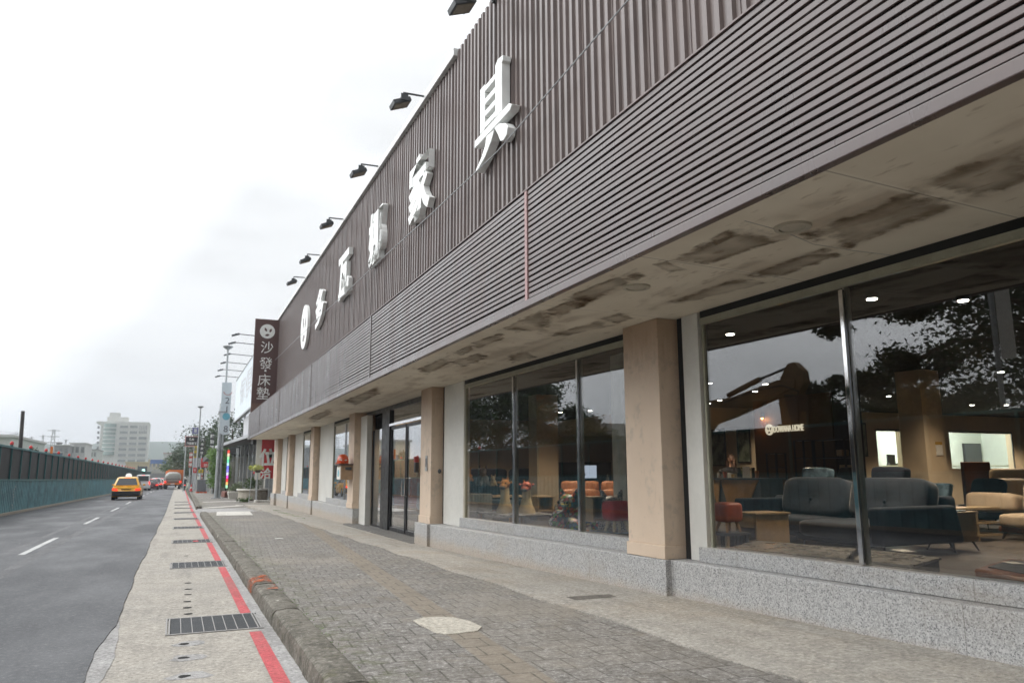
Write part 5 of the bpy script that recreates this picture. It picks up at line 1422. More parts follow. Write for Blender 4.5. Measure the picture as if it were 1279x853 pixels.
# ------------------------------------------------------------------ vehicles
m_tyre = M('tyre', (.02, .02, .02), .85); m_rim = M('wheel_rim', (.30, .30, .31), .35, .6); m_cglass = M('car_glass', (.02, .025, .03), .06, spec=.7, var=.05)
m_tail = glow('brake_light', (1, .05, .03), 2.2); m_tailoff = M('tail_lamp', (.35, .02, .02), .2); m_plate = M('plate_white', (.7, .7, .7), .5); m_plastic = M('black_plastic', (.025, .025, .026), .55)
def car(label, color, x, y, L=4.4, W=1.84, H=1.65, kind='suv', brake=True, extra=None, cat='car', name='parked_car', grp=None, rz=0):
    paint = M('paint_' + label.split()[0], color, .28, coat=.6, var=.03, sc_=1)
    t = thing(name, label, cat, (0, 0, 0), grp)
    hw = W / 2; gl = .22 if kind != 'van' else .26
    belt = H * (.60 if kind != 'van' else .52)
    R0 = -L / 2
    hood = H * .56
    # lower body: rounded cross sections from tail to nose
    def sec(yy, z0, z1, w):
        c = .09
        return [Vector((-w + .04, yy, z0)), Vector((w - .04, yy, z0)), Vector((w, yy, z0 + .18)), Vector((w, yy, z1 - .22)), Vector((w - c * .6, yy, z1 - .03)), Vector((w - c * 1.6, yy, z1)), Vector((-w + c * 1.6, yy, z1)), Vector((-w + c * .6, yy, z1 - .03)), Vector((-w, yy, z1 - .22)), Vector((-w, yy, z0 + .18))]
    st = [(R0, .42, belt - .16, hw * .90), (R0 + .05, .32, belt - .05, hw * .95), (R0 + .30, gl, belt, hw), (0, gl, belt, hw), (L * .2, gl, belt - .02, hw), (L * .30, gl, hood, hw * .98), (L * .44, .26, hood - .08, hw * .93), (L * .5, .34, hood - .22, hw * .84)]
    b = MB(); b.loft([sec(*s_) for s_ in st]); body = b.build('body', paint, t, smooth=45, bev=.02)
    # cabin
    ins = .05 if kind == 'van' else .25
    rl, fl_ = (R0 + .10, L * .30) if kind == 'van' else (R0 + (.16 if kind == 'suv' else .55), L * .22)
    tr_, tf = (R0 + .22, L * .12) if kind == 'van' else (R0 + (.62 if kind == 'suv' else 1.15), L * .02)
    B4 = [Vector((-hw + .05, rl, belt - .03)), Vector((hw - .05, rl, belt - .03)), Vector((hw - .05, fl_, belt - .04)), Vector((-hw + .05, fl_, belt - .04))]
    T4 = [Vector((-hw + .05 + ins, tr_, H - .02)), Vector((hw - .05 - ins, tr_, H - .02)), Vector((hw - .05 - ins, tf, H)), Vector((-hw + .05 + ins, tf, H))]
    b = MB(); b.hexa(B4, T4); b.build('cabin', paint, t, bev=.12, seg=4, smooth=60)
    def pane_on(a, b2, c2, d2, nrm, iu, iv0, iv1):
        P = lambda u, v: (a * (1 - u) + b2 * u) * (1 - v) + (d2 * (1 - u) + c2 * u) * v
        g = [P(iu, iv0), P(1 - iu, iv0), P(1 - iu, iv1), P(iu, iv1)]; nrm = Vector(nrm).normalized()
        m = MB(); m.hexa([p - nrm * .02 for p in g], [p + nrm * .010 for p in g]); return m
    rn = (T4[1] - B4[1]).cross(B4[0] - B4[1]); rn = rn if rn.y < 0 else -rn
    w = pane_on(B4[0], B4[1], T4[1], T4[0], rn, .09, .14 if kind != 'van' else .20, .86 if kind != 'van' else .84); w.build('rear_window', m_cglass, t)
    fn = (T4[2] - B4[2]).cross(B4[3] - B4[2]); fn = fn if fn.y > 0 else -fn
    pane_on(B4[3], B4[2], T4[2], T4[3], fn, .08, .12, .9).build('windscreen', m_cglass, t)
    for s, (a, c, d, e) in ((1, (B4[1], B4[2], T4[2], T4[1])), (-1, (B4[0], B4[3], T4[3], T4[0]))):
        sn = (c - a).cross(e - a); sn = sn if sn.x * s > 0 else -sn
        for u0, u1 in ((.08, .48), (.52, .88)):
            P = lambda u, v: (a * (1 - u) + c * u) * (1 - v) + (e * (1 - u) + d * u) * v
            g = [P(u0, .15), P(u1, .15), P(u1, .86), P(u0, .86)]; nn = sn.normalized(); m = MB(); m.hexa([p - nn * .02 for p in g], [p + nn * .010 for p in g]); m.build('side_window', m_cglass, t)
        part(t, 'wing_mirror', paint, lambda b: b.obox((s * (hw + .09), L * .17, belt + .05), .18, .08, .12), .03)
    # bumper, lamps, plate, wheels
    bz = .62 if kind == 'suv' else .52
    part(t, 'bumper', m_plastic if kind == 'suv' else paint, lambda b: b.hexa([(-hw * .93, R0 - .06, .30), (hw * .93, R0 - .06, .30), (hw * .97, R0 + .3, .28), (-hw * .97, R0 + .3, .28)], [(-hw * .95, R0 - .05, bz), (hw * .95, R0 - .05, bz), (hw * 1.005, R0 + .3, bz), (-hw * 1.005, R0 + .3, bz)]), .03)
    lm = m_tail if brake else m_tailoff
    lz = belt - .22 if kind != 'van' else .95
    for s in (-1, 1):
        part(t, 'tail_lamp', lm, lambda b: b.obox((s * hw * (.78 if kind != 'van' else .9), R0 + .02, lz), .32 if kind != 'van' else .12, .1, .13 if kind != 'van' else .42, 0, s * -.12, s * .16), .02)
    part(t, 'number_plate', m_plate, lambda b: b.obox((0, R0 - .012 - (.055 if kind == 'van' else 0), (belt - .42) if kind != 'van' else .62), .42, .02, .16))
    if brake: part(t, 'brake_strip', m_tail, lambda b: b.obox((0, tr_ - .01, H - .06), .34, .03, .04))
    for s in (-1, 1):
        for yy in (R0 + L * .19, R0 + L * .80):
            wr = .33 if kind != 'sedan' else .31
            wh_ = part(t, 'wheel', m_tyre, lambda b: b.cyl((s * (hw - .23), yy, wr), (s * (hw + .005), yy, wr), wr, None, 20), bev=.03)
            part(wh_, 'rim', m_rim, lambda b: b.cyl((s * (hw - .02), yy, wr), (s * (hw + .012), yy, wr), wr * .62, None, 14))
    if extra: extra(t, H, R0, paint)
    t.location = (x, y, gy(y) + .016); t.rotation_euler.z = rz
    return t
def taxi_sign(t, H, R0, paint):
    part(t, 'roof_light', glow('taxi_lamp', (1, 1, .96), 1.0), lambda b: b.lathe((0, -.35, H), [(.20, 0), (.22, .08), (.15, .20), (.03, .24)], 14), smooth=60)
    part(t, 'trim_bar', m_plastic, lambda b: b.obox((0, R0 - .005, H * .62 - .24), .62, .03, .05))
yt = 60
car('bright yellow taxi with a white roof light and lit brake lamps', (.86, .43, .02), at(158, 607, y=yt).x, yt + 2.2, 4.4, 1.84, 1.60, 'suv', True, taxi_sign, 'taxi', 'taxi', rz=R(0))
yv = 110
car('white van with a dark rear window waiting behind the taxi lane', (.72, .72, .72), at(178.6, 600, y=yv).x, yv + 2.2, 4.8, 1.72, 2.02, 'van', True, None, 'van', 'van')
for px, y, colr, lab, kind in ((190.0, 117, (.10, .015, .02), 'dark red car with lit brake lamps right behind the white van', 'sedan'), (195.2, 125, (.55, .56, .57), 'silver white car in the queue beyond the dark red car', 'suv'), (199.4, 133, (.68, .68, .68), 'white car in the queue between the silver car and the tanker', 'sedan'), (202.6, 142, (.16, .015, .018), 'small red car farthest along the queue of cars', 'suv')):
    car(lab, colr, at(px, 600, y=y).x, y, 4.4, 1.75, 1.62 if kind == 'suv' else 1.48, kind, True)
# tanker with an orange body
yk = 122
cx = at(215.8, 600, y=yk).x
m_orangev = M('orange_truck_paint', (.70, .18, .03), .4)
t = thing('tanker_truck', 'orange truck with a rounded grey tank at its rear and lit tail lamps', 'truck', (0, 0, 0))
part(t, 'tank', M('tank_grey', (.36, .35, .32), .45), lambda b: b.loft([[Vector((rx * math.copysign(abs(math.cos(i * 6.2832 / 28)) ** .7, math.cos(i * 6.2832 / 28)), yy, 1.62 + rz_ * math.copysign(abs(math.sin(i * 6.2832 / 28)) ** .8, math.sin(i * 6.2832 / 28)))) for i in range(28)] for rx, yy, rz_ in ((.70, -3.15, .50), (.98, -3.0, .74), (1.08, -2.6, .82), (1.10, .8, .84))]), smooth=60)
part(t, 'tank_band', m_greyd, lambda b: b.box(-.95, .95, -3.16, -3.05, 1.40, 1.47))
part(t, 'hopper', m_orangev, lambda b: b.hexa([(-.8, .9, .7), (1.45, .9, .7), (1.45, 4.8, .7), (-.8, 4.8, .7)], [(-.78, .9, 2.75), (1.42, .9, 2.75), (1.42, 4.8, 2.75), (-.78, 4.8, 2.75)]), .06)
part(t, 'beacon_bar', m_greyd, lambda b: b.box(-.3, 1.0, 1.0, 1.3, 2.76, 2.92), .03)
part(t, 'chassis', m_plastic, lambda b: b.box(-.9, .9, -3.0, 4.6, .5, .72)); part(t, 'bumper', m_orangev, lambda b: b.box(-1.1, 1.1, -3.25, -3.05, .62, .86), .02)
for s in (-1, 1):
    part(t, 'tail_lamp', m_tail, lambda b: b.box(s * 1.0 - .13, s * 1.0 + .13, -3.28, -3.18, .9, 1.15), .01)
    part(t, 'mudguard', m_plastic, lambda b: b.box(s * .95 - .25, s * .95 + .25, -3.0, -2.9, .25, .75))
    for yy in (-2.2, -1.2, 3.6):
        part(t, 'wheel', m_tyre, lambda b: b.cyl((s * .72, yy, .46), (s * 1.1, yy, .46), .46, None, 18), bev=.03)
part(t, 'number_plate', m_plate, lambda b: b.box(-.25, .25, -3.275, -3.255, .66, .82)); part(t, 'cab', m_orangev, lambda b: b.box(-1.1, 1.1, 4.9, 6.6, .6, 2.6), .1); part(t, 'windscreen', m_cglass, lambda b: b.box(-1.0, 1.0, 6.6, 6.63, 1.5, 2.4))
t.location = (cx, yk + 3.2, gy(yk) + .016)
# scooter and rider
ysq = 108; c = at(230.5, 606, y=ysq)
t = thing('scooter', 'dark motor scooter under a rider at the road edge by the cone', 'scooter', (0, 0, 0))
part(t, 'body', m_plastic, lambda b: (b.hexa([(-.16, -.6, .35), (.16, -.6, .35), (.14, .2, .3), (-.14, .2, .3)], [(-.14, -.65, .78), (.14, -.65, .78), (.12, .05, .72), (-.12, .05, .72)]), b.box(-.14, .14, .2, .5, .28, .36), b.hexa([(-.2, .5, .3), (.2, .5, .3), (.1, .62, .35), (-.1, .62, .35)], [(-.2, .42, .95), (.2, .42, .95), (.1, .5, 1.0), (-.1, .5, 1.0)])), .04)
part(t, 'handlebar', m_plastic, lambda b: b.tube([(-.32, .32, 1.02), (0, .44, 1.0), (.32, .32, 1.02)], .018)); part(t, 'tail_lamp', m_tail, lambda b: b.box(-.1, .1, -.68, -.64, .62, .70))
for yy in (-.45, .72): part(t, 'wheel', m_tyre, lambda b: b.cyl((-.05, yy, .24), (.05, yy, .24), .24, None, 16))
t.location = (c.x, ysq, gy(ysq) + .02)
def rider(t, W):
    b = MB(); b.sph(W(0, .02, 1.50), .09, .10, .12); b.tube([W(0, 0, 1.42), W(0, -.05, 1.3), W(0, -.12, 1.1), W(0, -.18, .86)], [.06, .17, .16, .16], 12)
    for s in (-1, 1):
        b.tube([W(s * .18, -.05, 1.3), W(s * .3, .1, 1.1), W(s * .28, .33, 1.05)], [.055, .045, .04]); b.obox(W(s * .28, .36, 1.05), .05, .1, .04)
        b.tube([W(s * .1, -.18, .85), W(s * .17, .28, .78), W(s * .14, .32, .40)], [.09, .07, .05]); b.obox(W(s * .14, .38, .385), .09, .25, .07)
    b.build('body', m_jacket, t, smooth=180, remesh=.025)
    part(t, 'helmet', m_white, lambda b: b.sph(W(0, .0, 1.54), .14, .15, .14), smooth=180); part(t, 'face', m_skin, lambda b: b.sph(W(0, .11, 1.48), .06, .04, .06), smooth=180)
person('scooter rider in dark clothes and a pale helmet at the road edge', (c.x, ysq, gy(ysq) + .02), 0, rider, None, None, 0)
# ------------------------------------------------------------------ street furniture and signs beyond the store
m_post = M('galvanised_post', (.42, .44, .45), .45, .3)
def gz(y, dz=.15): return gy(y) + dz
yl = 54.5; c = at(269.6, 622, y=yl); x = c.x
t = thing('street_lamp', 'nearest tall grey street lamp with a thick lower pole and a disc head', 'street lamp', (x, yl, gz(yl)))
part(t, 'lower_pole', m_post, lambda b: b.cyl((x, yl, gz(yl) - .1), (x, yl, 6.0), .135, .11, 14), smooth=60)
part(t, 'pole', m_post, lambda b: b.cyl((x + .2, yl, gz(yl) - .1), (x + .2, yl, 9.75), .085, .06, 12), smooth=60)
part(t, 'base_plate', m_grey, lambda b: b.box(x - .3, x + .34, yl - .25, yl + .25, gz(yl) - .02, gz(yl) + .05), .01)
part(t, 'lamp_head', m_grey, lambda b: b.lathe((x + .2, yl, 9.75), [(.07, -.1), (.30, .05), (.33, .14), (.1, .2)], 18), smooth=50)
part(t, 'clamp', m_grey, lambda b: (b.box(x - .16, x + .32, yl - .15, yl + .12, 2.9, 2.98), b.box(x - .16, x + .32, yl - .15, yl + .12, 5.4, 5.48)))
# banner with stacked figures
p, q = at(273.6, 543, y=yl), at(289.6, 478, y=yl)
m_bann = M('pale_blue_banner', (.60, .66, .70), .5, var=.05); m_ink = M('banner_ink', (.12, .12, .14), .5); m_bluec = M('banner_blue', (.16, .42, .52), .5)
t = thing('pole_banner', 'pale vertical banner with stacked dark figures and a blue disc hung on the street lamp', 'banner', ((p.x + q.x) / 2, yl, p.z))
w = q.x - p.x; h = q.z - p.z; cx = (p.x + q.x) / 2
part(t, 'panel', m_bann, lambda b: b.prism([(w / 2 * (-math.cos(a)) if i else 0, 0) if False else (-w / 2 * math.cos(math.pi * i / 12), -math.sin(math.pi * i / 12) * w * .3) for i, a in enumerate([0] * 13)][::1] + [(w / 2, h - w * .3), (-w / 2, h - w * .3)], (cx, yl - .12, p.z + w * .3), (1, 0, 0), (0, 0, 1), (0, .08, 0)))
def zf(py): return at(281, py, y=yl - .13).z
for ch, py, hh in (('2', 500, .42), ('8', 535.5, .42)):
    text('figure', ch, m_ink, (cx + .08, yl - .121, zf(py)), XU, FV, height=hh, parent=t, depth=.01)
part(t, 'figure', m_ink, lambda b: b.box(cx + .05, cx + .11, yl - .131, yl - .121, zf(511) - .2, zf(511) + .2))
part(t, 'disc', m_bluec, lambda b: b.cyl((cx + .07, yl - .121, zf(520)), (cx + .07, yl - .131, zf(520)), .24, None, 24))
part(t, 'arc', M('banner_pink', (.5, .3, .3), .5), lambda b: b.tube([(cx + .08 + .26 * math.cos(a), yl - .125, zf(489) + .22 * math.sin(a)) for a in [math.pi + k * math.pi / 8 for k in range(9)]], .03, 6))
part(t, 'bracket', m_post, lambda b: (b.box(x + .1, cx, yl - .06, yl - .02, q.z - .5, q.z - .45), b.box(x + .1, cx, yl - .06, yl - .02, p.z + .6, p.z + .65)))
y2 = 92; c = at(247.3, 560, y=y2); x2 = c.x; zt2 = at(249.5, 509, y=y2).z
t = thing('street_lamp', 'second, thinner street lamp farther off among the signs', 'street lamp', (x2, y2, gz(y2)))
part(t, 'pole', m_post, lambda b: b.cyl((x2, y2, gz(y2)), (x2, y2, zt2), .11, .07, 10), smooth=60); part(t, 'lamp_head', m_grey, lambda b: b.lathe((x2, y2, zt2), [(.07, -.1), (.30, .05), (.33, .14), (.1, .2)], 14), smooth=50)


def board(label, px0, px1, py0, py1, y, mat, txt=None, tmat=None, edge=None, pole=True, vert=False, cat='sign', name='shop_sign', bold=.02, ph=None):
    p, q = at(px0, py1, y=y), at(px1, py0, y=y); cx = (p.x + q.x) / 2; cz = (p.z + q.z) / 2; W_, H_ = q.x - p.x, q.z - p.z
    t = thing(name, label, cat, (cx, y, gz(y)))
    part(t, 'panel', mat, lambda b: b.box(p.x, q.x, y, y + .22, p.z, q.z), .01)
    if edge: part(t, 'border', edge, lambda b: (b.box(p.x - .08, q.x + .08, y + .02, y + .2, q.z + .001, q.z + .08), b.box(p.x - .08, q.x + .08, y + .02, y + .2, p.z - .12, p.z - .001), b.box(p.x - .08, p.x - .001, y + .02, y + .2, p.z, q.z)))
    if txt:
        if vert:
            n = len(txt); s = H_ / n
            for k, ch in enumerate(txt): text('lettering', ch, tmat, (cx, y - .002, q.z - s * (k + .5)), XU, FV, height=s * .68, parent=t, depth=.02, bold=bold)
        else:
            L = txt.split('|'); s = H_ / len(L)
            for k, ln in enumerate(L): text('lettering', ln, tmat, (cx, y - .002, q.z - s * (k + .5)), XU, FV, height=s * .62, width=W_ * (.8 if len(ln) > 2 else .36), parent=t, depth=.02, bold=bold)
    if pole: part(t, 'pole', m_post, lambda b: b.cyl((cx + (ph or 0), y + .11, gz(y, 0)), (cx + (ph or 0), y + .11, p.z), .07, None, 8))
    return t
m_sdark = M('sign_black', (.035, .03, .034), .5); m_sred = M('sign_red', (.55, .035, .04), .45); m_syel = M('sign_yellow', (.62, .48, .04), .5); m_sviolet = M('sign_violet', (.18, .18, .36), .5); m_sgrey = M('sign_grey', (.5, .5, .52), .5); m_pinke = M('sign_pink', (.6, .32, .30), .5)
board('violet blue sign, highest of the far street signs', 240, 248.4, 534, 541.6, 104, m_sviolet, '歐都', m_stroke)
board('black sign with pink border and white letters above the street', 231.5, 247.3, 545.5, 556.3, 100, m_sdark, 'Le|汽車旅館', m_stroke, m_pinke, ph=-.6)
board('narrow yellow vertical sign below the black bordered sign', 242, 246.8, 557, 571.5, 98, m_syel, '出租', m_ink, vert=True)
board('tall orange red vertical sign nearest the street edge', 235.5, 240.8, 565, 583.5, 96, M('sign_orange_red', (.52, .10, .06), .5), '停車場', m_stroke, vert=True)
board('blank grey white box sign beside the second street lamp', 241, 250, 572, 583, 93, m_sgrey)
board('wide red sign with rows of white characters under the black awning', 250.6, 263.5, 572, 583.5, 88, m_sred, '檳榔|飲料', m_stroke, bold=.0)
board('small red sign below the grey white box sign', 241, 246, 583.8, 590.5, 90, m_sred, '快炒', m_stroke)
board('small yellow sign low beside the second street lamp', 248, 254, 586, 590.3, 86, m_syel, '洗車', m_ink)
board('black vertical sign with white characters, left one of the black pair', 249.4, 255.6, 547, 568, 94, m_sdark, '汽車美容', m_stroke, vert=True)
board('black vertical sign with white characters, nearer the banner', 262.4, 267.4, 541, 562, 84, m_sdark, '輪胎館', m_stroke, vert=True)
board('slim black standing sign at the foot of the ivy', 264.6, 267.6, 591, 607, 72, m_sdark)
board('white shop sign over the lit shopfront right of the utility cabinet', 256.5, 262.5, 585, 590, 97, m_paper, '藥局', m_sred, pole=True)
board('small red vertical sign low beside the slim black standing sign', 250.6, 253.2, 589.5, 599, 95, m_sred, '茶飲', m_stroke, vert=True)
board('small blue sign low behind the utility cabinet', 258.5, 263.5, 592, 597, 99, M('sign_mid_blue', (.08, .2, .45), .5), '五金', m_stroke)
board('pale green sign small at the foot of the far trees', 229, 233.5, 588, 594, 140, M('sign_pale_green', (.35, .5, .4), .5))
board('orange sign on a post between the tall red sign and the second lamp', 243, 246.6, 592, 598, 101, m_orangep, '火鍋', m_stroke)
# utility cabinet, cone
yc_ = 77; p, q = at(245.8, 612.5, y=yc_), at(258.2, 599.3, y=yc_); z0 = gz(yc_)
t = thing('utility_cabinet', 'grey utility cabinet on orange blocks at the pavement edge', 'cabinet', ((p.x + q.x) / 2, yc_, z0))
part(t, 'body', M('cabinet_grey', (.17, .18, .20), .5), lambda b: b.box(p.x, q.x, yc_, yc_ + .8, z0 + .12, q.z), .015); part(t, 'lid', m_grey, lambda b: b.box(p.x - .03, q.x + .03, yc_ - .03, yc_ + .83, q.z + .001, q.z + .05), .01)
part(t, 'door', M('cabinet_door', (.18, .19, .21), .45), lambda b: b.box(p.x + .05, q.x - .05, yc_ - .012, yc_ - .001, z0 + .18, q.z - .05))
for k in range(3): part(t, 'foot', m_orangep, lambda b: b.box(p.x - .06 + k * (q.x - p.x - .14) / 2, p.x + .22 + k * (q.x - p.x - .14) / 2, yc_ - .05, yc_ + .85, z0 - .01, z0 + .119))
yk2 = 86; c = at(238.7, 611, y=yk2)
t = thing('traffic_cone', 'red and white traffic cone on the kerb left of the utility cabinet', 'traffic cone', (c.x, yk2, gz(yk2)))
z0 = gz(yk2); part(t, 'base', m_plastic, lambda b: b.box(c.x - .2, c.x + .2, yk2 - .2, yk2 + .2, z0, z0 + .05)); part(t, 'cone', m_sred, lambda b: b.cyl((c.x, yk2, z0 + .05), (c.x, yk2, z0 + .75), .15, .035, 14), smooth=60); part(t, 'band', m_white, lambda b: b.cyl((c.x, yk2, z0 + .33), (c.x, yk2, z0 + .5), .108, .079, 14), smooth=60)

# ------------------------------------------------------------------ neighbouring building with billboard
nb = thing('neighbour_building', 'grey open fronted building with a dark awning and pale columns past the store', 'building', (5, 55, gz(55)))
m_nb = M('grey_render', (.30, .29, .26), .85, var=.25, sc_=1); m_awn = M('dark_awning', (.045, .047, .05), .6, var=.3)
part(nb, 'wall', m_nb, lambda b: (b.box(6.6, 20, 44.2, 66, -.6, 5.9), b.box(5.0, 6.6, 44.2, 44.5, -.6, 3.6)))
part(nb, 'awning', m_awn, lambda b: b.hexa([(3.63, 43.8, 3.36), (5.4, 43.8, 3.62), (5.4, 65, 3.62), (2.75, 65, 3.36)], [(3.63, 43.8, 3.46), (5.4, 43.8, 3.98), (5.4, 65, 3.98), (2.75, 65, 3.46)]))
part(nb, 'awning_edge', m_grey, lambda b: b.hexa([(3.55, 43.8, 3.34), (3.62, 43.8, 3.34), (2.74, 65, 3.34), (2.67, 65, 3.34)], [(3.55, 43.8, 3.52), (3.62, 43.8, 3.52), (2.74, 65, 3.52), (2.67, 65, 3.52)]))
part(nb, 'awning_beam', m_awn, lambda b: b.box(3.9, 5.6, 46.0, 47.4, 3.05, 3.33))
for px in (290.5, 295.5, 301.0, 305.5, 311.5, 316.5):
    xx = 4.7; c = at(px, 585, x=xx); part(nb, 'column', m_post, lambda b: b.box(xx - .10, xx + .10, c.y - .12, c.y + .12, gz(c.y, -.1), 3.5))
part(nb, 'shutter', m_greyd, lambda b: b.box(6.3, 6.58, 46, 62, gz(60), 3.2))
part(nb, 'upper_panel', m_sgrey, lambda b: b.box(4.8, 5.0, 47.5, 66, 4.2, 5.75)); part(nb, 'upper_roof', M('olive_sheet', (.30, .32, .20), .7), lambda b: b.hexa([(4.3, 44, 3.99), (5.6, 44, 3.99), (5.6, 47.4, 3.99), (4.3, 47.4, 3.99)], [(4.9, 44, 4.6), (5.6, 44, 4.75), (5.6, 47.4, 4.75), (4.9, 47.4, 4.6)]))
t = thing('billboard', 'large pale blue white billboard above the neighbouring building', 'billboard', (4.5, 60, 6))
m_bb = M('billboard_face', (.62, .68, .73), .5, var=.05, sc_=.4)
part(t, 'panel', m_bb, lambda b: b.box(4.5, 4.72, 46.5, 73, 6.0, 9.6)); part(t, 'frame', m_grey, lambda b: (b.box(4.46, 4.74, 46.4, 73.1, 5.88, 5.998), b.box(4.46, 4.74, 46.4, 73.1, 9.602, 9.68)))
text('lettering', '傢俱', M('billboard_ink', (.50, .50, .52), .5), (4.498, 62, 8.0), U, V, width=11, height=2.1, parent=t, depth=.01)
part(t, 'support', m_grey, lambda b: [b.box(4.8, 4.95, yy, yy + .15, 5.5, 9.4) for yy in (48, 54, 60, 66, 72)] and None)
bl = None
for k, (pxa, pya, pxb) in enumerate(((286, 422.5, 318), (283, 434, 314), (280.5, 447, 310), (278.5, 457, 306), (276.5, 463.5, 300), (274, 470, 297))):
    yy = [48.5, 51.8, 57, 61.5, 66, 70.5][k]
    lab = ['highest and nearest', 'second', 'third', 'fourth', 'fifth', 'farthest and lowest'][k] + ' long armed floodlight over the pale billboard'
    if bl is None:
        bl = thing('billboard_light', lab, 'floodlight', (0, 0, 0), 'long armed lights over the billboard')
        part(bl, 'arm', m_greyd, lambda b: b.tube([(.2, 0, -.05), (-1.75, 0, .04)], .028, 6)); part(bl, 'lamp_head', m_greyd, lambda b: b.obox((-1.72, 0, -.03), .45, .3, .09, 0, R(-18)), .01)
        bl.location = (4.5, yy, 9.72)
    else: dup(bl, (4.5, yy, 9.72), 0, lab)
# red board, LED column, planters
yr = 45.2
p, q = at(325.0, 597.5, y=yr), at(345, 549, y=yr); p2 = at(318.3, 599, y=yr)
t = thing('standing_sign', 'red standing sign with large white character behind the last beige pillar', 'sign', (p.x, yr, gz(yr)))
part(t, 'panel', m_sred, lambda b: b.box(p.x, q.x, yr, yr + .1, p.z, q.z)); part(t, 'side_strip', m_paper, lambda b: b.box(p2.x, p.x - .002, yr + .01, yr + .1, p2.z, q.z))
for ch, px, py, hh in (('位', 334.5, 571, .98), ('洽', 332, 591, .62)):
    c = at(px, py, y=yr - .003); text('lettering', ch, m_stroke, c, XU, FV, height=hh, parent=t, depth=.015, bold=.03)
for xx in (p2.x + .06, q.x - .3): part(t, 'leg', m_post, lambda b: b.box(xx, xx + .06, yr + .03, yr + .08, gz(yr, -.1), p2.z))
yL = 61
cols = [(1, .12, .08), (1, .75, .55), (.45, 1, .5), (.2, .9, .55), (.6, .9, 1), (.2, .25, 1), (.35, .3, 1), (.75, .75, 1), (.9, .1, .7), (.9, .05, .05)]
p, q = at(281.6, 609.5, y=yL), at(287.0, 562, y=yL)
t = thing('led_column', 'lit rainbow coloured LED column sign before the ivy', 'LED sign', ((p.x + q.x) / 2, yL, gz(yL)))
part(t, 'case', m_black, lambda b: b.box(p.x - .04, q.x + .04, yL + .01, yL + .14, gz(yL), q.z + .05))
for k in range(12):
    za, zb3 = q.z + (p.z - q.z) * (k + .03) / 12, q.z + (p.z - q.z) * (k + .97) / 12
    cc = cols[k] if k < 10 else ((1, .6, .2), (.5, 1, .6))[k - 10]
    part(t, 'light_panel', glow('led_%d' % k, cc, 1.2), lambda b: b.box(p.x, q.x, yL - .02, yL + .008, zb3, za))
def bush(name, label, cat, c, r, n, s, mat, seed, pot=None, trunk=None, extra=None):
    t = thing(name, label, cat, c); c = Vector(c); rr = random.Random(seed)
    b = MB()
    for k in range(9):
        a = rr.uniform(0, 6.28); d = rr.uniform(0, .7)
        leaves(b, c + Vector((math.cos(a) * d * r[0], math.sin(a) * d * r[1], r[2] * rr.uniform(.4, 1.5))), r[0] * .5, r[1] * .5, r[2] * .5, n // 9, s, rr, .1)
    b.build('foliage', mat, t)
    part(t, 'stem', m_bark, lambda b: [b.tube([c + Vector((0, 0, -.1)), c + Vector((math.cos(k * 2.1) * r[0] * .3, math.sin(k * 2.1) * r[1] * .3, r[2]))], [.03, .01], 5) for k in range(4)] and None)
    if extra: extra(t, c, rr)
    return t
c = at(316, 624, y=48.5); z0 = gz(48.5, .1)
t = thing('planter', 'large round concrete planter beside the neighbouring building', 'planter', (c.x, 48.5, z0))
part(t, 'tub', mat_aggregate('planter_concrete', (.45, .41, .34), (.3, .27, .22), .6), lambda b: b.lathe((c.x, 48.5, z0), [(.70, 0), (.88, .12), (.86, .55), (.95, .62), (.95, .72), (.84, .72), (.8, .6), (0, .6)], 24), smooth=40)
part(t, 'rim', m_white, lambda b: b.lathe((c.x, 48.5, z0 + .64), [(.955, 0), (.965, .03), (.955, .07), (.85, .07)], 24))
def reds(t, c, rr):
    part(t, 'flower', m_sred, lambda b: [b.sph(c + Vector((.15 + rr.uniform(-.2, .2), rr.uniform(-.2, .2), .95 + rr.uniform(-.1, .4))), .07, .07, .08, 8, 6) for k in range(9)] and None)
bush('flowering_plant', 'plant with red flowers in the round concrete planter', 'plant', (c.x - .05, 48.5, z0 + .62), (.75, .6, .45), 700, .06, m_tree2, 5, extra=reds)
c2 = at(294, 624, y=53); z0 = gz(53, .1)
t = thing('planter', 'small white square planter left of the round concrete planter', 'planter', (c2.x, 53, z0))
part(t, 'tub', m_paper, lambda b: b.hexa([(c2.x - .4, 52.7, z0), (c2.x + .4, 52.7, z0), (c2.x + .4, 53.4, z0), (c2.x - .4, 53.4, z0)], [(c2.x - .5, 52.6, z0 + .5), (c2.x + .5, 52.6, z0 + .5), (c2.x + .5, 53.5, z0 + .5), (c2.x - .5, 53.5, z0 + .5)]), .02)
bush('leafy_plant', 'pale leafy plant spilling over the white square planter', 'plant', (c2.x, 53, z0 + .45), (.7, .6, .35), 600, .06, mat_leaf('leaf_pale', (.14, .18, .09), (.26, .30, .18)), 6)
c3 = at(304, 629, y=45.5); z0 = gz(45.5, .05)
bush('low_shrub', 'low mossy green shrub on the driveway edge before the planters', 'shrub', (c3.x, 45.0, z0), (.4, .35, .22), 420, .05, m_tree2, 8)
o = part(None, 'stone_slab', m_patch, lambda b: b.obox((c3.x + 1.0, 44.6, z0 + .12), 1.0, .5, .14, .02, .04, .1), .02); tag(o, 'pale stone slab lying next to the low mossy shrub', 'stone')
c4 = at(288, 620, y=57); o = part(None, 'stone_block', M('red_stone', (.20, .09, .07), .8), lambda b: b.obox((c4.x, 57, gz(57) + .2), 1.1, .7, .4, .05, .05, .3), .05); tag(o, 'reddish stone block at the foot of the LED column', 'stone')
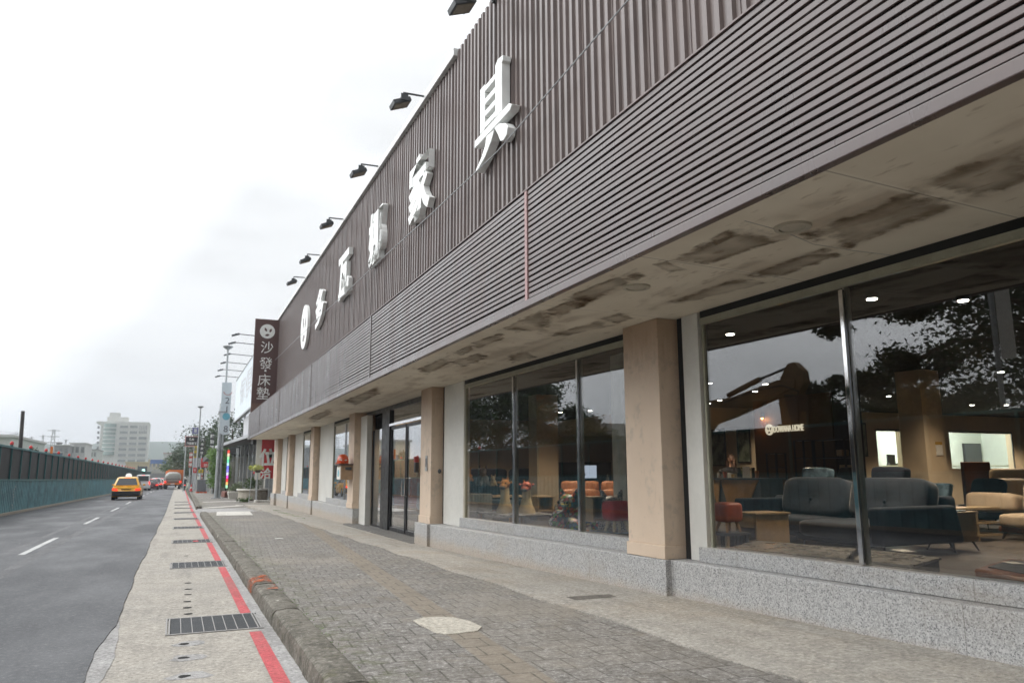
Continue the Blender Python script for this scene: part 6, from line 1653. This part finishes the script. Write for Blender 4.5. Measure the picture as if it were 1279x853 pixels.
# flower stand
yf = 44.4; c5 = at(322, 590, y=yf)
t = thing('flower_stand', 'yellow green flowers in a basket on a thin stand before the red sign', 'flower stand', (c5.x, yf, gz(yf)))
part(t, 'stand', m_post, lambda b: (b.cyl((c5.x, yf, gz(yf, 0)), (c5.x, yf, 1.45), .03), b.cyl((c5.x - .4, yf, gz(yf, 0)), (c5.x - .32, yf, 1.2), .02)))
part(t, 'basket', m_bark, lambda b: b.lathe((c5.x, yf, 1.42), [(.1, 0), (.2, .14), (.18, .14)], 12)); part(t, 'flower', mat_leaf('flower_yellow', (.45, .48, .12), (.6, .62, .22)), lambda b: leaves(b, (c5.x - .1, yf, 1.68), .42, .25, .17, 220, .07, random.Random(2), .0))
# ivy
t = thing('ivy', 'bright green ivy covering a wall behind the nearest street lamp', 'ivy', (2.8, 72, gz(72)))
b = MB(); rr = random.Random(31)
for k in range(70):
    u, v = rr.random(), rr.random(); c = at(263 + 20 * u, 608 - 42 * v - 6 * math.sin(u * 3), y=70 + rr.uniform(-.8, 1.5)); leaves(b, c, .45, .4, .5, 60, .11, rr, .0)
b.build('foliage', m_tree3, t); c = at(273, 600, y=72.5); part(t, 'support_wall', m_nb, lambda b: b.box(c.x - .6, c.x + 1.2, 72.2, 72.5, gz(72), 2.4))
nb2 = thing('roadside_shed', 'low dark roofed shed behind the black vertical signs', 'building', (3.5, 90, gz(90)))
p, q = at(253, 577, y=84), at(279, 556, y=76)
part(nb2, 'roof', m_awn, lambda b: b.hexa([(p.x, 84, 2.5), (p.x + 5, 84, 3.2), (p.x + 5, 74, 3.2), (p.x + .4, 74, 3.0)], [(p.x, 84, 2.9), (p.x + 5, 84, 3.9), (p.x + 5, 74, 4.1), (p.x + .4, 74, 3.5)])); part(nb2, 'wall', m_nb, lambda b: b.box(p.x + 1.6, p.x + 6, 75, 84, gz(80), 2.9)); part(nb2, 'post', m_post, lambda b: b.box(p.x + .5, p.x + .65, 83, 83.2, gz(83), 2.6))

# ------------------------------------------------------------------ trees
def tree(label, x, y, z0, h, rx, ry, rz, n, s, mat, seed, name='broadleaf_tree', group=None, extra=()):
    rr = random.Random(seed); t = thing(name, label, 'tree', (x, y, z0), group)
    base = Vector((x, y, z0)); cz = z0 + h - rz
    b = MB(); b.tube([base + Vector((0, 0, -.3)), base + Vector((.05, .02, (h - rz) * .45)), base + Vector((.1, .1, h - rz * 1.2)), base + Vector((.0, .1, h - rz * .5))], [.03 * h, .024 * h, .018 * h, .008 * h], 9)
    cl = [(Vector((x, y, cz)), Vector((rx, ry, rz)))] + [(Vector(e[0]), Vector(e[1])) for e in extra]
    tips = []
    for k in range(8):
        a = rr.uniform(0, 6.28); st = base + Vector((.1, .1, (h - rz) * rr.uniform(.5, .95)))
        en = Vector((x + math.cos(a) * rx * .7, y + math.sin(a) * ry * .7, cz + rz * rr.uniform(-.4, .5))); b.tube([st, (st + en) / 2 + Vector((0, 0, .3)), en], [.011 * h, .008 * h, .003 * h], 6)
    for e, r_ in cl[1:]: b.tube([base + Vector((.1, .1, (h - rz) * .8)), (base + e) / 2 + Vector((0, 0, h * .35)), e], [.012 * h, .008 * h, .003 * h], 6)
    b.build('trunk', m_bark, t, smooth=60)
    b = MB(); tot = sum(r.x * r.y * r.z for _, r in cl)
    for e, r_ in cl:
        m = max(14, int(46 * r_.x * r_.y * r_.z / tot))
        for k in range(m):
            while True:
                q = Vector((rr.uniform(-1, 1), rr.uniform(-1, 1), rr.uniform(-1, 1)))
                if .25 < q.length < 1: break
            q = q.normalized() * (q.length ** .6)
            cc = e + Vector((q.x * r_.x, q.y * r_.y, q.z * r_.z)) * .86; f = rr.uniform(.16, .34)
            leaves(b, cc, r_.x * f * rr.uniform(.9, 1.9), r_.y * f * rr.uniform(.9, 1.9), r_.z * f * rr.uniform(.7, 1.5), max(20, int(n / max(1, sum(max(14, int(46 * q_.x * q_.y * q_.z / tot)) for _, q_ in cl)))), s, rr, soft=True)
    b.build('crown', mat, t)
    return t
for k, (px, y, py, rx, lab, mt) in enumerate(((222, 150, 570, 2.8, 'rounded green tree at the far end of the street, left of the signs', m_tree2), (231, 136, 562, 2.8, 'green tree behind the orange red vertical sign', m_tree2), (243, 128, 545, 3.2, 'taller green tree behind the violet blue sign', m_tree1), (257, 116, 530, 3.4, 'tall dark tree behind the pair of black vertical signs', m_tree1), (292, 92, 515, 3.0, 'dark tree behind the banner and the billboard', m_tree1), (268, 118, 536, 3.0, 'dark tree just left of the nearest street lamp, far behind', m_tree1))):
    c = at(px, py, y=y); tree(lab, c.x, y, gz(y, -.1), c.z - gz(y, -.1), rx, rx, min(4.2, c.z * .44), 3200, .17, mt, 40 + k, group='trees at the end of the street')
c = at(43, 557, y=78); tree('small round dark shrub showing above the teal fence', c.x, 78, gy(78), c.z - gy(78), .38, .38, .75, 900, .07, m_tree1, 60, name='small_tree')
# across the road, seen mirrored in the shop windows
tree('big dark tree mirrored in the right shop window', -15.5, 11.5, 0, 11.2, 4.2, 6.2, 4.6, 60000, .13, m_tree1, 70, extra=(((-15.5, 18.2, 8.6), (2.2, 2.7, 2.2)), ((-15.5, 22.2, 8.2), (1.2, 1.5, 1.8)), ((-15.5, 18.6, 4.3), (2.2, 2.6, 1.7)), ((-15.5, 22.6, 4.0), (1.6, 1.5, 1.5))))
tree('second big dark tree across the road, nearer the camera', -17.5, 1.0, 0, 11.5, 4.4, 5.5, 4.6, 24000, .17, m_tree1, 71)
tree('dark tree with a long sloping crown mirrored in the left shop window', -17, 56.5, -.3, 9.8, 3.8, 8.2, 3.9, 52000, .14, m_tree1, 72, extra=(((-16.5, 46.0, 4.2), (2.2, 2.8, 1.7)), ((-16, 41.5, 3.0), (1.8, 2.2, 1.2))))
for k, (x, y, h, lab) in enumerate(((-30, 35, 4.4, 'low tree mirrored beside the brown excavator arm'), (-31, 41, 3.9, 'low tree mirrored behind the brown excavator arm'), (-29, 29, 6.4, 'dark low tree mirrored left of the steel window post'), (-31, 47, 4.4, 'low tree mirrored at the edge of the left pane'))):
    tree(lab, x, y, 0, h, 3.0, 3.6, min(2.3, h * .45), 2600, .2, m_tree1, 80 + k)
m_bldg = M('pale_plaster', (.42, .41, .38), .8, var=.1, sc_=.3)
t = thing('low_house', 'low house with a flat grey roof mirrored in the left shop window', 'house', (-31, 62, 0))
part(t, 'wall', m_bldg, lambda b: b.box(-38, -29, 56, 68, -.5, 4.2)); part(t, 'roof', m_grey, lambda b: b.box(-38.3, -28.7, 55.7, 68.3, 4.201, 4.5)); part(t, 'stair_room', m_bldg, lambda b: b.box(-35, -31, 62, 66, 4.501, 6.0)); part(t, 'window', m_cglass, lambda b: b.box(-28.995, -28.96, 60, 62, 2.2, 3.6))
# excavator behind the fence, mirrored too
EX = -11.8; m_exc = M('excavator_paint', (.24, .135, .045), .5, var=.15); m_excd = M('excavator_dark', (.06, .05, .04), .6)
t = thing('excavator', 'ochre excavator working behind the fence with raised folded arm', 'excavator', (EX, 30, 0))
def arm(name, poly, w, mat, dx=0):
    return part(t, name, mat, lambda b: b.prism(poly, (EX - w / 2 + dx, 0, 0), (0, 1, 0), (0, 0, 1), (w, 0, 0)), .03)
arm('boom', [(28.6, 1.6), (28.9, 2.1), (25.9, 4.35), (24.1, 4.38), (21.6, 4.82), (20.7, 4.75), (20.7, 4.45), (21.5, 4.25), (24.2, 3.58), (25.4, 3.35)], .46, m_exc)
arm('stick', [(20.35, 5.05), (20.75, 5.42), (21.05, 5.40), (21.45, 4.9), (21.62, 4.4), (21.45, 2.2), (21.0, 2.1), (20.62, 2.4), (20.55, 4.3), (20.3, 4.6)], .34, m_exc)
arm('bucket', [(21.5, 2.3), (20.9, 2.5), (20.2, 2.2), (19.9, 1.4), (20.3, .9), (21.3, .8), (21.5, 1.5)], 1.0, m_excd)
arm('bucket_link', [(20.50, 4.15), (21.25, 4.25), (20.95, 3.1), (20.65, 3.0)], .52, m_excd)
part(t, 'hydraulic_cylinder', m_exc, lambda b: b.cyl((EX + .05, 24.4, 4.5), (EX + .05, 22.6, 4.98), .11, None, 12), smooth=60); part(t, 'hydraulic_rod', m_greyd, lambda b: b.cyl((EX + .05, 22.6, 4.98), (EX + .05, 20.8, 5.33), .05, None, 10), smooth=60)
for s in (-1, 1): part(t, 'hydraulic_cylinder', m_exc, lambda b: b.cyl((EX + s * .35, 28.0, 1.5), (EX + s * .35, 25.3, 3.7), .10, None, 10), smooth=60)
part(t, 'hose', m_excd, lambda b: b.tube([(EX + .25, 24.5, 4.2), (EX + .26, 22.8, 4.5), (EX + .26, 21.3, 4.6), (EX + .3, 20.5, 4.3), (EX + .3, 20.45, 3.6)], .03, 6))
part(t, 'house', m_exc, lambda b: b.box(EX - 1.3, EX + 1.3, 28.6, 32.4, 1.2, 2.4), .1); cab = part(t, 'cab', m_exc, lambda b: b.box(EX + .4, EX + 1.35, 28.3, 29.9, 1.25, 2.95), .08); part(cab, 'window', m_cglass, lambda b: (b.box(EX + 1.351, EX + 1.37, 28.5, 29.7, 1.9, 2.8), b.box(EX + .5, EX + 1.25, 28.27, 28.299, 1.8, 2.8)))
for s in (-1, 1): part(t, 'track', m_excd, lambda b: b.prism([(28.2, .25), (28.5, .0), (32.2, .0), (32.5, .25), (32.5, .65), (32.2, .9), (28.5, .9), (28.2, .65)], (EX + s * 1.1 - .3, 0, 0), (0, 1, 0), (0, 0, 1), (.6, 0, 0)), .04)
part(t, 'turntable', m_excd, lambda b: b.cyl((EX, 30.3, .5), (EX, 30.3, 1.25), .7, None, 18))
# slim banner across the road, mirrored at the right edge
t = thing('roadside_banner', 'white vertical banner on a pole mirrored at the right window edge', 'banner', (-8, 10.9, 0))
part(t, 'pole', m_post, lambda b: b.cyl((-8, 11.15, 0), (-8, 11.15, 6.4), .06)); part(t, 'cloth', m_paper, lambda b: b.box(-8.02, -7.98, 10.72, 11.05, 4.0, 5.9))

# ------------------------------------------------------------------ far things
m_wb = M('white_tower_wall', (.62, .62, .585), .8, var=.04, sc_=.1); m_win = M('tower_window', (.20, .21, .205), .3, var=.2, sc_=.2); m_wing = M('tower_green_glass', (.26, .34, .31), .25, var=.3, sc_=.1); m_dkgrey = M('slot_dark', (.08, .08, .085), .6)
yw = 480
def far_box(t, name, mat, px0, px1, py0, py1, y, dep, bev=0, z0=None):
    p, q = at(px0, py1, y=y), at(px1, py0, y=y); return part(t, name, mat, lambda b: b.box(p.x, q.x, y, y + dep, p.z if z0 is None else z0, q.z), bev)
t = thing('office_tower', 'white eight storey block with rounded green glass bay behind the fence', 'building', (at(152, 590, y=yw).x, yw, gy(yw)))
far_box(t, 'wall', m_wb, 120.5, 186.5, 528, 593, yw, 26, z0=-2); far_box(t, 'roof_block', m_wb, 136, 150, 515.5, 527.9, yw + 4, 8); far_box(t, 'roof_block', m_wb, 133.5, 160.5, 521, 527.9, yw + 3, 10); far_box(t, 'parapet', m_wb, 120.3, 186.7, 527.2, 528.2, yw - .15, 26.4)
p, q = at(126.5, 568, y=yw), at(145.5, 529.5, y=yw); cxb = (p.x + q.x) / 2; rb = (q.x - p.x) / 2
bay = part(t, 'glass_bay', m_wing, lambda b: b.loft([[Vector((cxb + rb * math.cos(math.pi + a * math.pi / 16), yw - rb * .55 * -math.sin(math.pi + a * math.pi / 16) * 1.0, z)) for a in range(17)] for z in (p.z, q.z)]), smooth=60)
for k in range(1, 8):
    z = p.z + (q.z - p.z) * k / 8; part(bay, 'band', m_wb, lambda b: b.loft([[Vector((cxb + (rb + .15) * math.cos(math.pi + a * math.pi / 16), yw - (rb * .55 + .15) * math.sin(a * math.pi / 16), zz)) for a in range(17)] for zz in (z - .25, z + .25)]))
for r_ in range(7):
    for k, (a, c) in enumerate(((150, 160), (162.5, 172), (174, 184.3))):
        if r_ < 2 and k == 2: continue
        sh = -.55 * r_ / 1.0
        w_ = far_box(t, 'window', m_win, a + sh, c + sh, 531.5 + r_ * 7.05, 534.6 + r_ * 7.05, yw - .15, .14); w_.name = 'window'
        far_box(w_, 'sill', m_wb, a + sh - .3, c + sh + .3, 534.6 + r_ * 7.05, 535.3 + r_ * 7.05, yw - .6, .44)
for k in range(5): far_box(t, 'slot_window', m_dkgrey, 174.2 + k * 2.1, 175.2 + k * 2.1, 531.5, 536.5 + (k % 2), yw - .15, .14); far_box(t, 'slot_window', m_dkgrey, 173.4 + k * 2.1, 174.6 + k * 2.1, 538.2, 541.5, yw - .15, .14)
for r_ in range(8): far_box(t, 'window', m_win, 121.6 - r_ * .3, 124.6 - r_ * .3, 532 + r_ * 6.4, 535.4 + r_ * 6.4, yw - .15, .14)
def block(label, px0, px1, py0, py1, y, dep, mat, roofmat, nw, name='far_building', z0=-2):
    p, q = at(px0, py1, y=y), at(px1, py0, y=y); t = thing(name, label, 'building', ((p.x + q.x) / 2, y, gy(y)))
    part(t, 'wall', mat, lambda b: b.box(p.x, q.x, y, y + dep, z0, q.z)); part(t, 'roof', roofmat, lambda b: b.box(p.x - .3, q.x + .3, y - .3, y + dep + .3, q.z + .001, q.z + (q.x - p.x) * .03 + .2))
    for k in range(nw):
        w_ = (q.x - p.x) / nw; hh = (q.z - max(p.z, 0)) * .4; part(t, 'window', m_win, lambda b: b.box(p.x + w_ * (k + .2), p.x + w_ * (k + .8), y - .1, y - .01, q.z - hh * 1.4, q.z - hh * .5))
    return t
m_pg = M('pale_green_wall', (.50, .53, .50), .8); m_lg = M('light_wall', (.55, .55, .54), .8); m_mg = M('mid_grey_wall', (.26, .26, .26), .8); m_yw = M('yellow_wall', (.52, .43, .24), .8); m_pk = M('pink_wall', (.50, .38, .36), .8)
block('pale green warehouse at the left edge above the fence', -40, 15.5, 546, 558, 130, 30, m_pg, m_lg, 0)
block('dark grey low block with a roof tank beside the thin mast', 66, 86, 556.5, 572, 260, 20, m_mg, m_lg, 3); block('pale low block left of the white tower', 85.5, 107, 554, 574, 270, 20, m_lg, m_lg, 3)
block('long low pale hall between the pale block and the white tower', 100, 121, 562, 576, 300, 25, m_pg, m_mg, 5); block('ochre wall in front of the foot of the white tower', 156, 186, 578, 592, 330, 10, m_yw, m_yw, 0); block('pale yellow low hall right of the white tower', 184, 206, 574, 592, 380, 20, m_yw, m_lg, 4)
block('pale house with red trim at the end of the street', 203, 222, 566.5, 592, 300, 14, m_lg, m_pk, 3); block('small grey tank block on the dark grey low block', 70, 74.5, 553, 557.5, 262, 5, m_mg, m_mg, 0, z0=6)
t = thing('blue_gantry_sign', 'wide blue road sign over the far end of the street', 'sign', (at(197, 590, y=250).x, 250, gy(250)))
far_box(t, 'panel', M('sign_blue', (.10, .18, .42), .5), 187.5, 207.5, 574, 579, 250, .3); far_box(t, 'post', m_grey, 206.6, 207.4, 579, 606, 250.4, .3, z0=-1.2); far_box(t, 'post', m_grey, 187.8, 188.6, 579, 606, 250.4, .3, z0=-1.2)
t = thing('overpass', 'concrete overpass crossing the far end of the street', 'bridge', (0, 268, gy(268)))
m_ovp = M('overpass_concrete', (.40, .385, .345), .8)
far_box(t, 'deck', m_ovp, 165, 235, 585.5, 590.5, 262, 9); far_box(t, 'rail', M('overpass_rail', (.46, .42, .33), .7), 165, 235, 583, 585.4, 262, .3); far_box(t, 'abutment', m_ovp, 208, 240, 590.6, 606, 263, 8, z0=-1.3); far_box(t, 'abutment', m_ovp, 150, 186, 590.6, 606, 263, 8, z0=-1.3); far_box(t, 'back_wall', m_mg, 184, 210, 590.6, 606, 275, 1, z0=-1.3)
yt2 = 170; c = at(178.5, 587, y=yt2)
t = thing('traffic_light', 'traffic light showing green at the far end of the fence', 'traffic light', (c.x, yt2, gy(yt2)))
part(t, 'housing', m_greyd, lambda b: b.box(c.x - .8, c.x + .75, yt2, yt2 + .3, c.z - .6, c.z + .75), .05); part(t, 'green_lamp', glow('green_lamp', (.55, 1, .9), 2.0), lambda b: b.cyl((c.x + .1, yt2 - .06, c.z - .05), (c.x + .1, yt2 - .005, c.z - .05), .30, None, 16)); part(t, 'pole', m_greyd, lambda b: b.cyl((c.x - .9, yt2 + .15, gy(yt2)), (c.x - .9, yt2 + .15, c.z + .9), .1, None, 8))
yp = 64; a_, c_ = at(28.7, 514, y=yp), at(25.6, 556, y=yp); d = (c_ - a_) / (c_.z - a_.z)
t = thing('utility_pole', 'dark bare pole standing behind the teal fence', 'pole', (c_.x, yp, gy(yp)))
part(t, 'pole', M('dark_pole', (.07, .06, .058), .7), lambda b: b.cyl(a_ + d * (gy(yp) - a_.z), a_, .15, .12, 12), smooth=60); part(t, 'cap', m_grey, lambda b: b.cyl(a_, a_ + Vector((0, 0, .05)), .125, None, 12))
def mast(label, px, py0, y, w, arms, name='lattice_mast'):
    c = at(px, py0, y=y); t = thing(name, label, 'mast', (c.x, y, gy(y))); z0 = gy(y); H_ = c.z - z0
    b = MB(); n = 9; r = .012 * H_ * .35 + .03
    P = lambda k, s: Vector((c.x + s * w * (1 - .75 * k / n), y, z0 + H_ * k / n))
    for k in range(n):
        for s in (-1, 1): b.cyl(P(k, s), P(k + 1, s), r, None, 5); b.cyl(P(k, s), P(k + 1, -s), r * .6, None, 5)
    b.build('tower', m_grey, t)
    for k in range(arms): zz = c.z - H_ * (.03 + .11 * k); part(t, 'crossarm', m_grey, lambda b: b.box(c.x - w * 1.5, c.x + w * 1.5, y - .1, y + .1, zz, zz + .14))
    return t
mast('lattice mast above the dark grey low block', 67.5, 536, 220, .9, 4); mast('faint thin mast between the round shrub and the lattice mast', 54, 543, 320, .7, 1); mast('thin mast beside the round shrub', 39.5, 545, 380, .6, 1); mast('thin mast above the pale low block', 82.5, 548.5, 330, .6, 1); mast('faint pylon at the far left behind the dark pole', 21, 540, 420, 1.8, 3)
b = MB()
for k in range(3):
    a_, c_ = at(-30, 535.5 + 3 * k, y=400), at(24, 540 + 2.4 * k, y=420); b.tube([a_, (a_ + c_) / 2 - Vector((0, 0, .6)), c_], .07, 5)
tag(b.build('power_line', m_grey), 'faint power lines running to the far pylon at the left', 'power line')
yy = 74; p, q = at(61.8, 572, y=yy), at(66.5, 557.5, y=yy)
t = thing('site_sign', 'orange site sign board showing above the fence near the lattice mast', 'sign', (p.x, yy, gy(yy))); part(t, 'panel', m_orangev, lambda b: b.box(p.x, q.x, yy, yy + .06, p.z, q.z)); part(t, 'post', m_post, lambda b: b.box(p.x + .1, p.x + .16, yy + .07, yy + .12, gy(yy), q.z - .1))
yy = 80; p, q = at(68.5, 580, y=yy), at(74, 565.5, y=yy)
t = thing('site_container', 'small blue site cabin roof showing above the fence', 'site cabin', (p.x, yy, gy(yy))); part(t, 'body', M('cabin_blue', (.09, .17, .30), .5), lambda b: b.box(p.x - 1.6, q.x, yy, yy + 2.2, gy(yy), q.z)); part(t, 'roof', m_lg, lambda b: b.box(p.x - 1.7, q.x + .1, yy - .1, yy + 2.3, q.z + .001, q.z + .1))

# hills
m_hill = M('wooded_hill', (.045, .065, .04), .95, var=.3, sc_=.01)
for nm, prof, yh, dz in (('hill', [(-120, 568), (-60, 560), (0, 556), (14, 555), (24, 550.5), (36, 550), (46, 552.5), (58, 554.5), (72, 558), (90, 563), (110, 572), (125, 585)], 1000, 0), ('hill', [(70, 590), (96, 563), (104, 558.5), (117, 554.5), (135, 551), (160, 549), (188, 551), (205, 552.5), (235, 553), (270, 549), (320, 545), (400, 540), (520, 548), (640, 570)], 1150, 0)):
    b = MB(); rows = 7; n = len(prof)
    for j in range(rows):
        k = math.sin(j / (rows - 1) * math.pi / 2); yy = yh - 300 * (1 - j / (rows - 1))
        for px, py in prof:
            c = at(px, py, y=yh); b.v.append(Vector((c.x * yy / yh, yy, -4 + (c.z + 4) * k * (1 + .02 * math.sin(px * 1.7 + j)))))
    for j in range(rows - 1):
        for i in range(n - 1): a = j * n + i; b.f.append([a, a + 1, a + 1 + n, a + n]); b.m.append(0)
    tag(b.build(nm, m_hill, smooth=180), kind='structure')

# ------------------------------------------------------------------ air, sky, light, render settings
b = MB(); b.box(-1250, 1250, -460, 1350, -6, 85)
hz_ = NT('haze_air'); hz_.t.nodes.remove(hz_.n('ShaderNodeMath')); v = hz_.n('ShaderNodeVolumePrincipled')
v.inputs['Color'].default_value = (.86, .92, 1, 1); v.inputs['Density'].default_value = HAZE; v.inputs['Anisotropy'].default_value = .2
hz_.l(v.outputs[0], hz_.out.inputs['Volume'])
if HAZE: tag(b.build('haze', hz_.mat), kind='stuff')

w = bpy.data.worlds.new('World'); sc.world = w; w.use_nodes = True; nt = w.node_tree; nt.nodes.clear()
N = lambda t_: nt.nodes.new(t_)
sky = N('ShaderNodeTexSky'); sky.sky_type = 'NISHITA'; sky.sun_disc = False; sky.sun_elevation = R(58); sky.sun_rotation = R(SUN_AZ); sky.air_density = 1.0; sky.dust_density = 4.0; sky.ozone_density = 1.0
hs = N('ShaderNodeHueSaturation'); hs.inputs['Saturation'].default_value = .10; nt.links.new(sky.outputs[0], hs.inputs['Color'])
tc = N('ShaderNodeTexCoord'); mp = N('ShaderNodeMapping'); mp.inputs['Scale'].default_value = (1.2, 1.2, 4.2); nt.links.new(tc.outputs['Generated'], mp.inputs[0])
nz = N('ShaderNodeTexNoise'); nz.inputs['Scale'].default_value = 1.7; nz.inputs['Detail'].default_value = 6; nz.inputs['Roughness'].default_value = .5; nt.links.new(mp.outputs[0], nz.inputs['Vector'])
mr = N('ShaderNodeMapRange'); mr.interpolation_type = 'SMOOTHSTEP'; mr.inputs['From Min'].default_value = .3; mr.inputs['From Max'].default_value = .7; mr.inputs['To Min'].default_value = .90; mr.inputs['To Max'].default_value = 1.16; nt.links.new(nz.outputs['Fac'], mr.inputs['Value'])
# a closed cloud deck as base: thick and grey, brighter overhead, reshaped by added gradients
sx = N('ShaderNodeSeparateXYZ'); nt.links.new(tc.outputs['Generated'], sx.inputs[0])
gr = N('ShaderNodeMapRange'); gr.inputs['From Min'].default_value = 0; gr.inputs['From Max'].default_value = .55; gr.inputs['To Min'].default_value = SKY_LO; gr.inputs['To Max'].default_value = SKY_HI; nt.links.new(sx.outputs[2], gr.inputs['Value'])
cl_ = N('ShaderNodeCombineColor'); mz = N('ShaderNodeMath'); mz.operation = 'MULTIPLY'; nt.links.new(gr.outputs[0], mz.inputs[0]); nt.links.new(mr.outputs[0], mz.inputs[1])
for k, f in enumerate((.965, .985, 1.0)):
    mm = N('ShaderNodeMath'); mm.operation = 'MULTIPLY'; mm.inputs[1].default_value = f; nt.links.new(mz.outputs[0], mm.inputs[0]); nt.links.new(mm.outputs[0], cl_.inputs[k])
dt = N('ShaderNodeVectorMath'); dt.operation = 'DOT_PRODUCT'; nt.links.new(tc.outputs['Generated'], dt.inputs[0]); _a = R(SUN_AZ); dt.inputs[1].default_value = (math.sin(_a) * .8, math.cos(_a) * .8, .6)
br_ = N('ShaderNodeMapRange'); br_.inputs['From Min'].default_value = .28; br_.inputs['From Max'].default_value = 1; br_.inputs['To Min'].default_value = 1; br_.inputs['To Max'].default_value = SKY_SUN; nt.links.new(dt.outputs['Value'], br_.inputs['Value'])  # added sun-side lift, for brighter sky reflections in the shop windows
bk = N('ShaderNodeMapRange'); bk.inputs['From Min'].default_value = -.8; bk.inputs['From Max'].default_value = .1; bk.inputs['To Min'].default_value = .35; bk.inputs['To Max'].default_value = 1; nt.links.new(sx.outputs[1], bk.inputs['Value'])  # added dimming of the sky behind the camera, to darken the pillars' near sides
mk = N('ShaderNodeMath'); mk.operation = 'MULTIPLY'; nt.links.new(mz.outputs[0], mk.inputs[0]); nt.links.new(bk.outputs[0], mk.inputs[1]); mz = mk
mb_ = N('ShaderNodeMath'); mb_.operation = 'MULTIPLY'; nt.links.new(mz.outputs[0], mb_.inputs[0]); nt.links.new(br_.outputs[0], mb_.inputs[1]); mz = mb_
for k, f in enumerate((.965, .985, 1.0)):
    mm = N('ShaderNodeMath'); mm.operation = 'MULTIPLY'; mm.inputs[1].default_value = f; nt.links.new(mz.outputs[0], mm.inputs[0]); nt.links.new(mm.outputs[0], cl_.inputs[k])
mx = N('ShaderNodeMix'); mx.data_type = 'RGBA'; mx.inputs[0].default_value = .82; nt.links.new(hs.outputs[0], mx.inputs[6]); nt.links.new(cl_.outputs[0], mx.inputs[7])
bg = N('ShaderNodeBackground'); bg.inputs[1].default_value = .12; nt.links.new(mx.outputs[2], bg.inputs[0]); ow = N('ShaderNodeOutputWorld'); nt.links.new(bg.outputs[0], ow.inputs[0])

sl = bpy.data.lights.new('sun', 'SUN'); sl.energy = SUN_E; sl.angle = R(14); sl.color = (1, .97, .93)
so = bpy.data.objects.new('sun', sl); col.objects.link(so)
az = R(SUN_AZ); el = R(58); dirv = Vector((math.sin(az) * math.cos(el), math.cos(az) * math.cos(el), math.sin(el)))
so.rotation_euler = (-dirv).to_track_quat('-Z', 'Y').to_euler(); so.location = dirv * 60

vs = sc.view_settings; vs.view_transform = 'Standard'; vs.look = 'None'; vs.exposure = EXPO; vs.gamma = 1; vs.use_curve_mapping = False
sc.render.engine = 'CYCLES'
cy = sc.cycles; cy.use_denoising = True; cy.max_bounces = 8; cy.diffuse_bounces = 4; cy.glossy_bounces = 4; cy.transparent_max_bounces = 24; cy.transmission_bounces = 4; cy.volume_bounces = 0
cy.caustics_reflective = False; cy.caustics_refractive = False; cy.sample_clamp_indirect = 6; cy.use_light_tree = True
try:
    cy.denoiser = 'OPENIMAGEDENOISE'; cy.denoising_input_passes = 'RGB_ALBEDO_NORMAL'
except Exception:
    pass
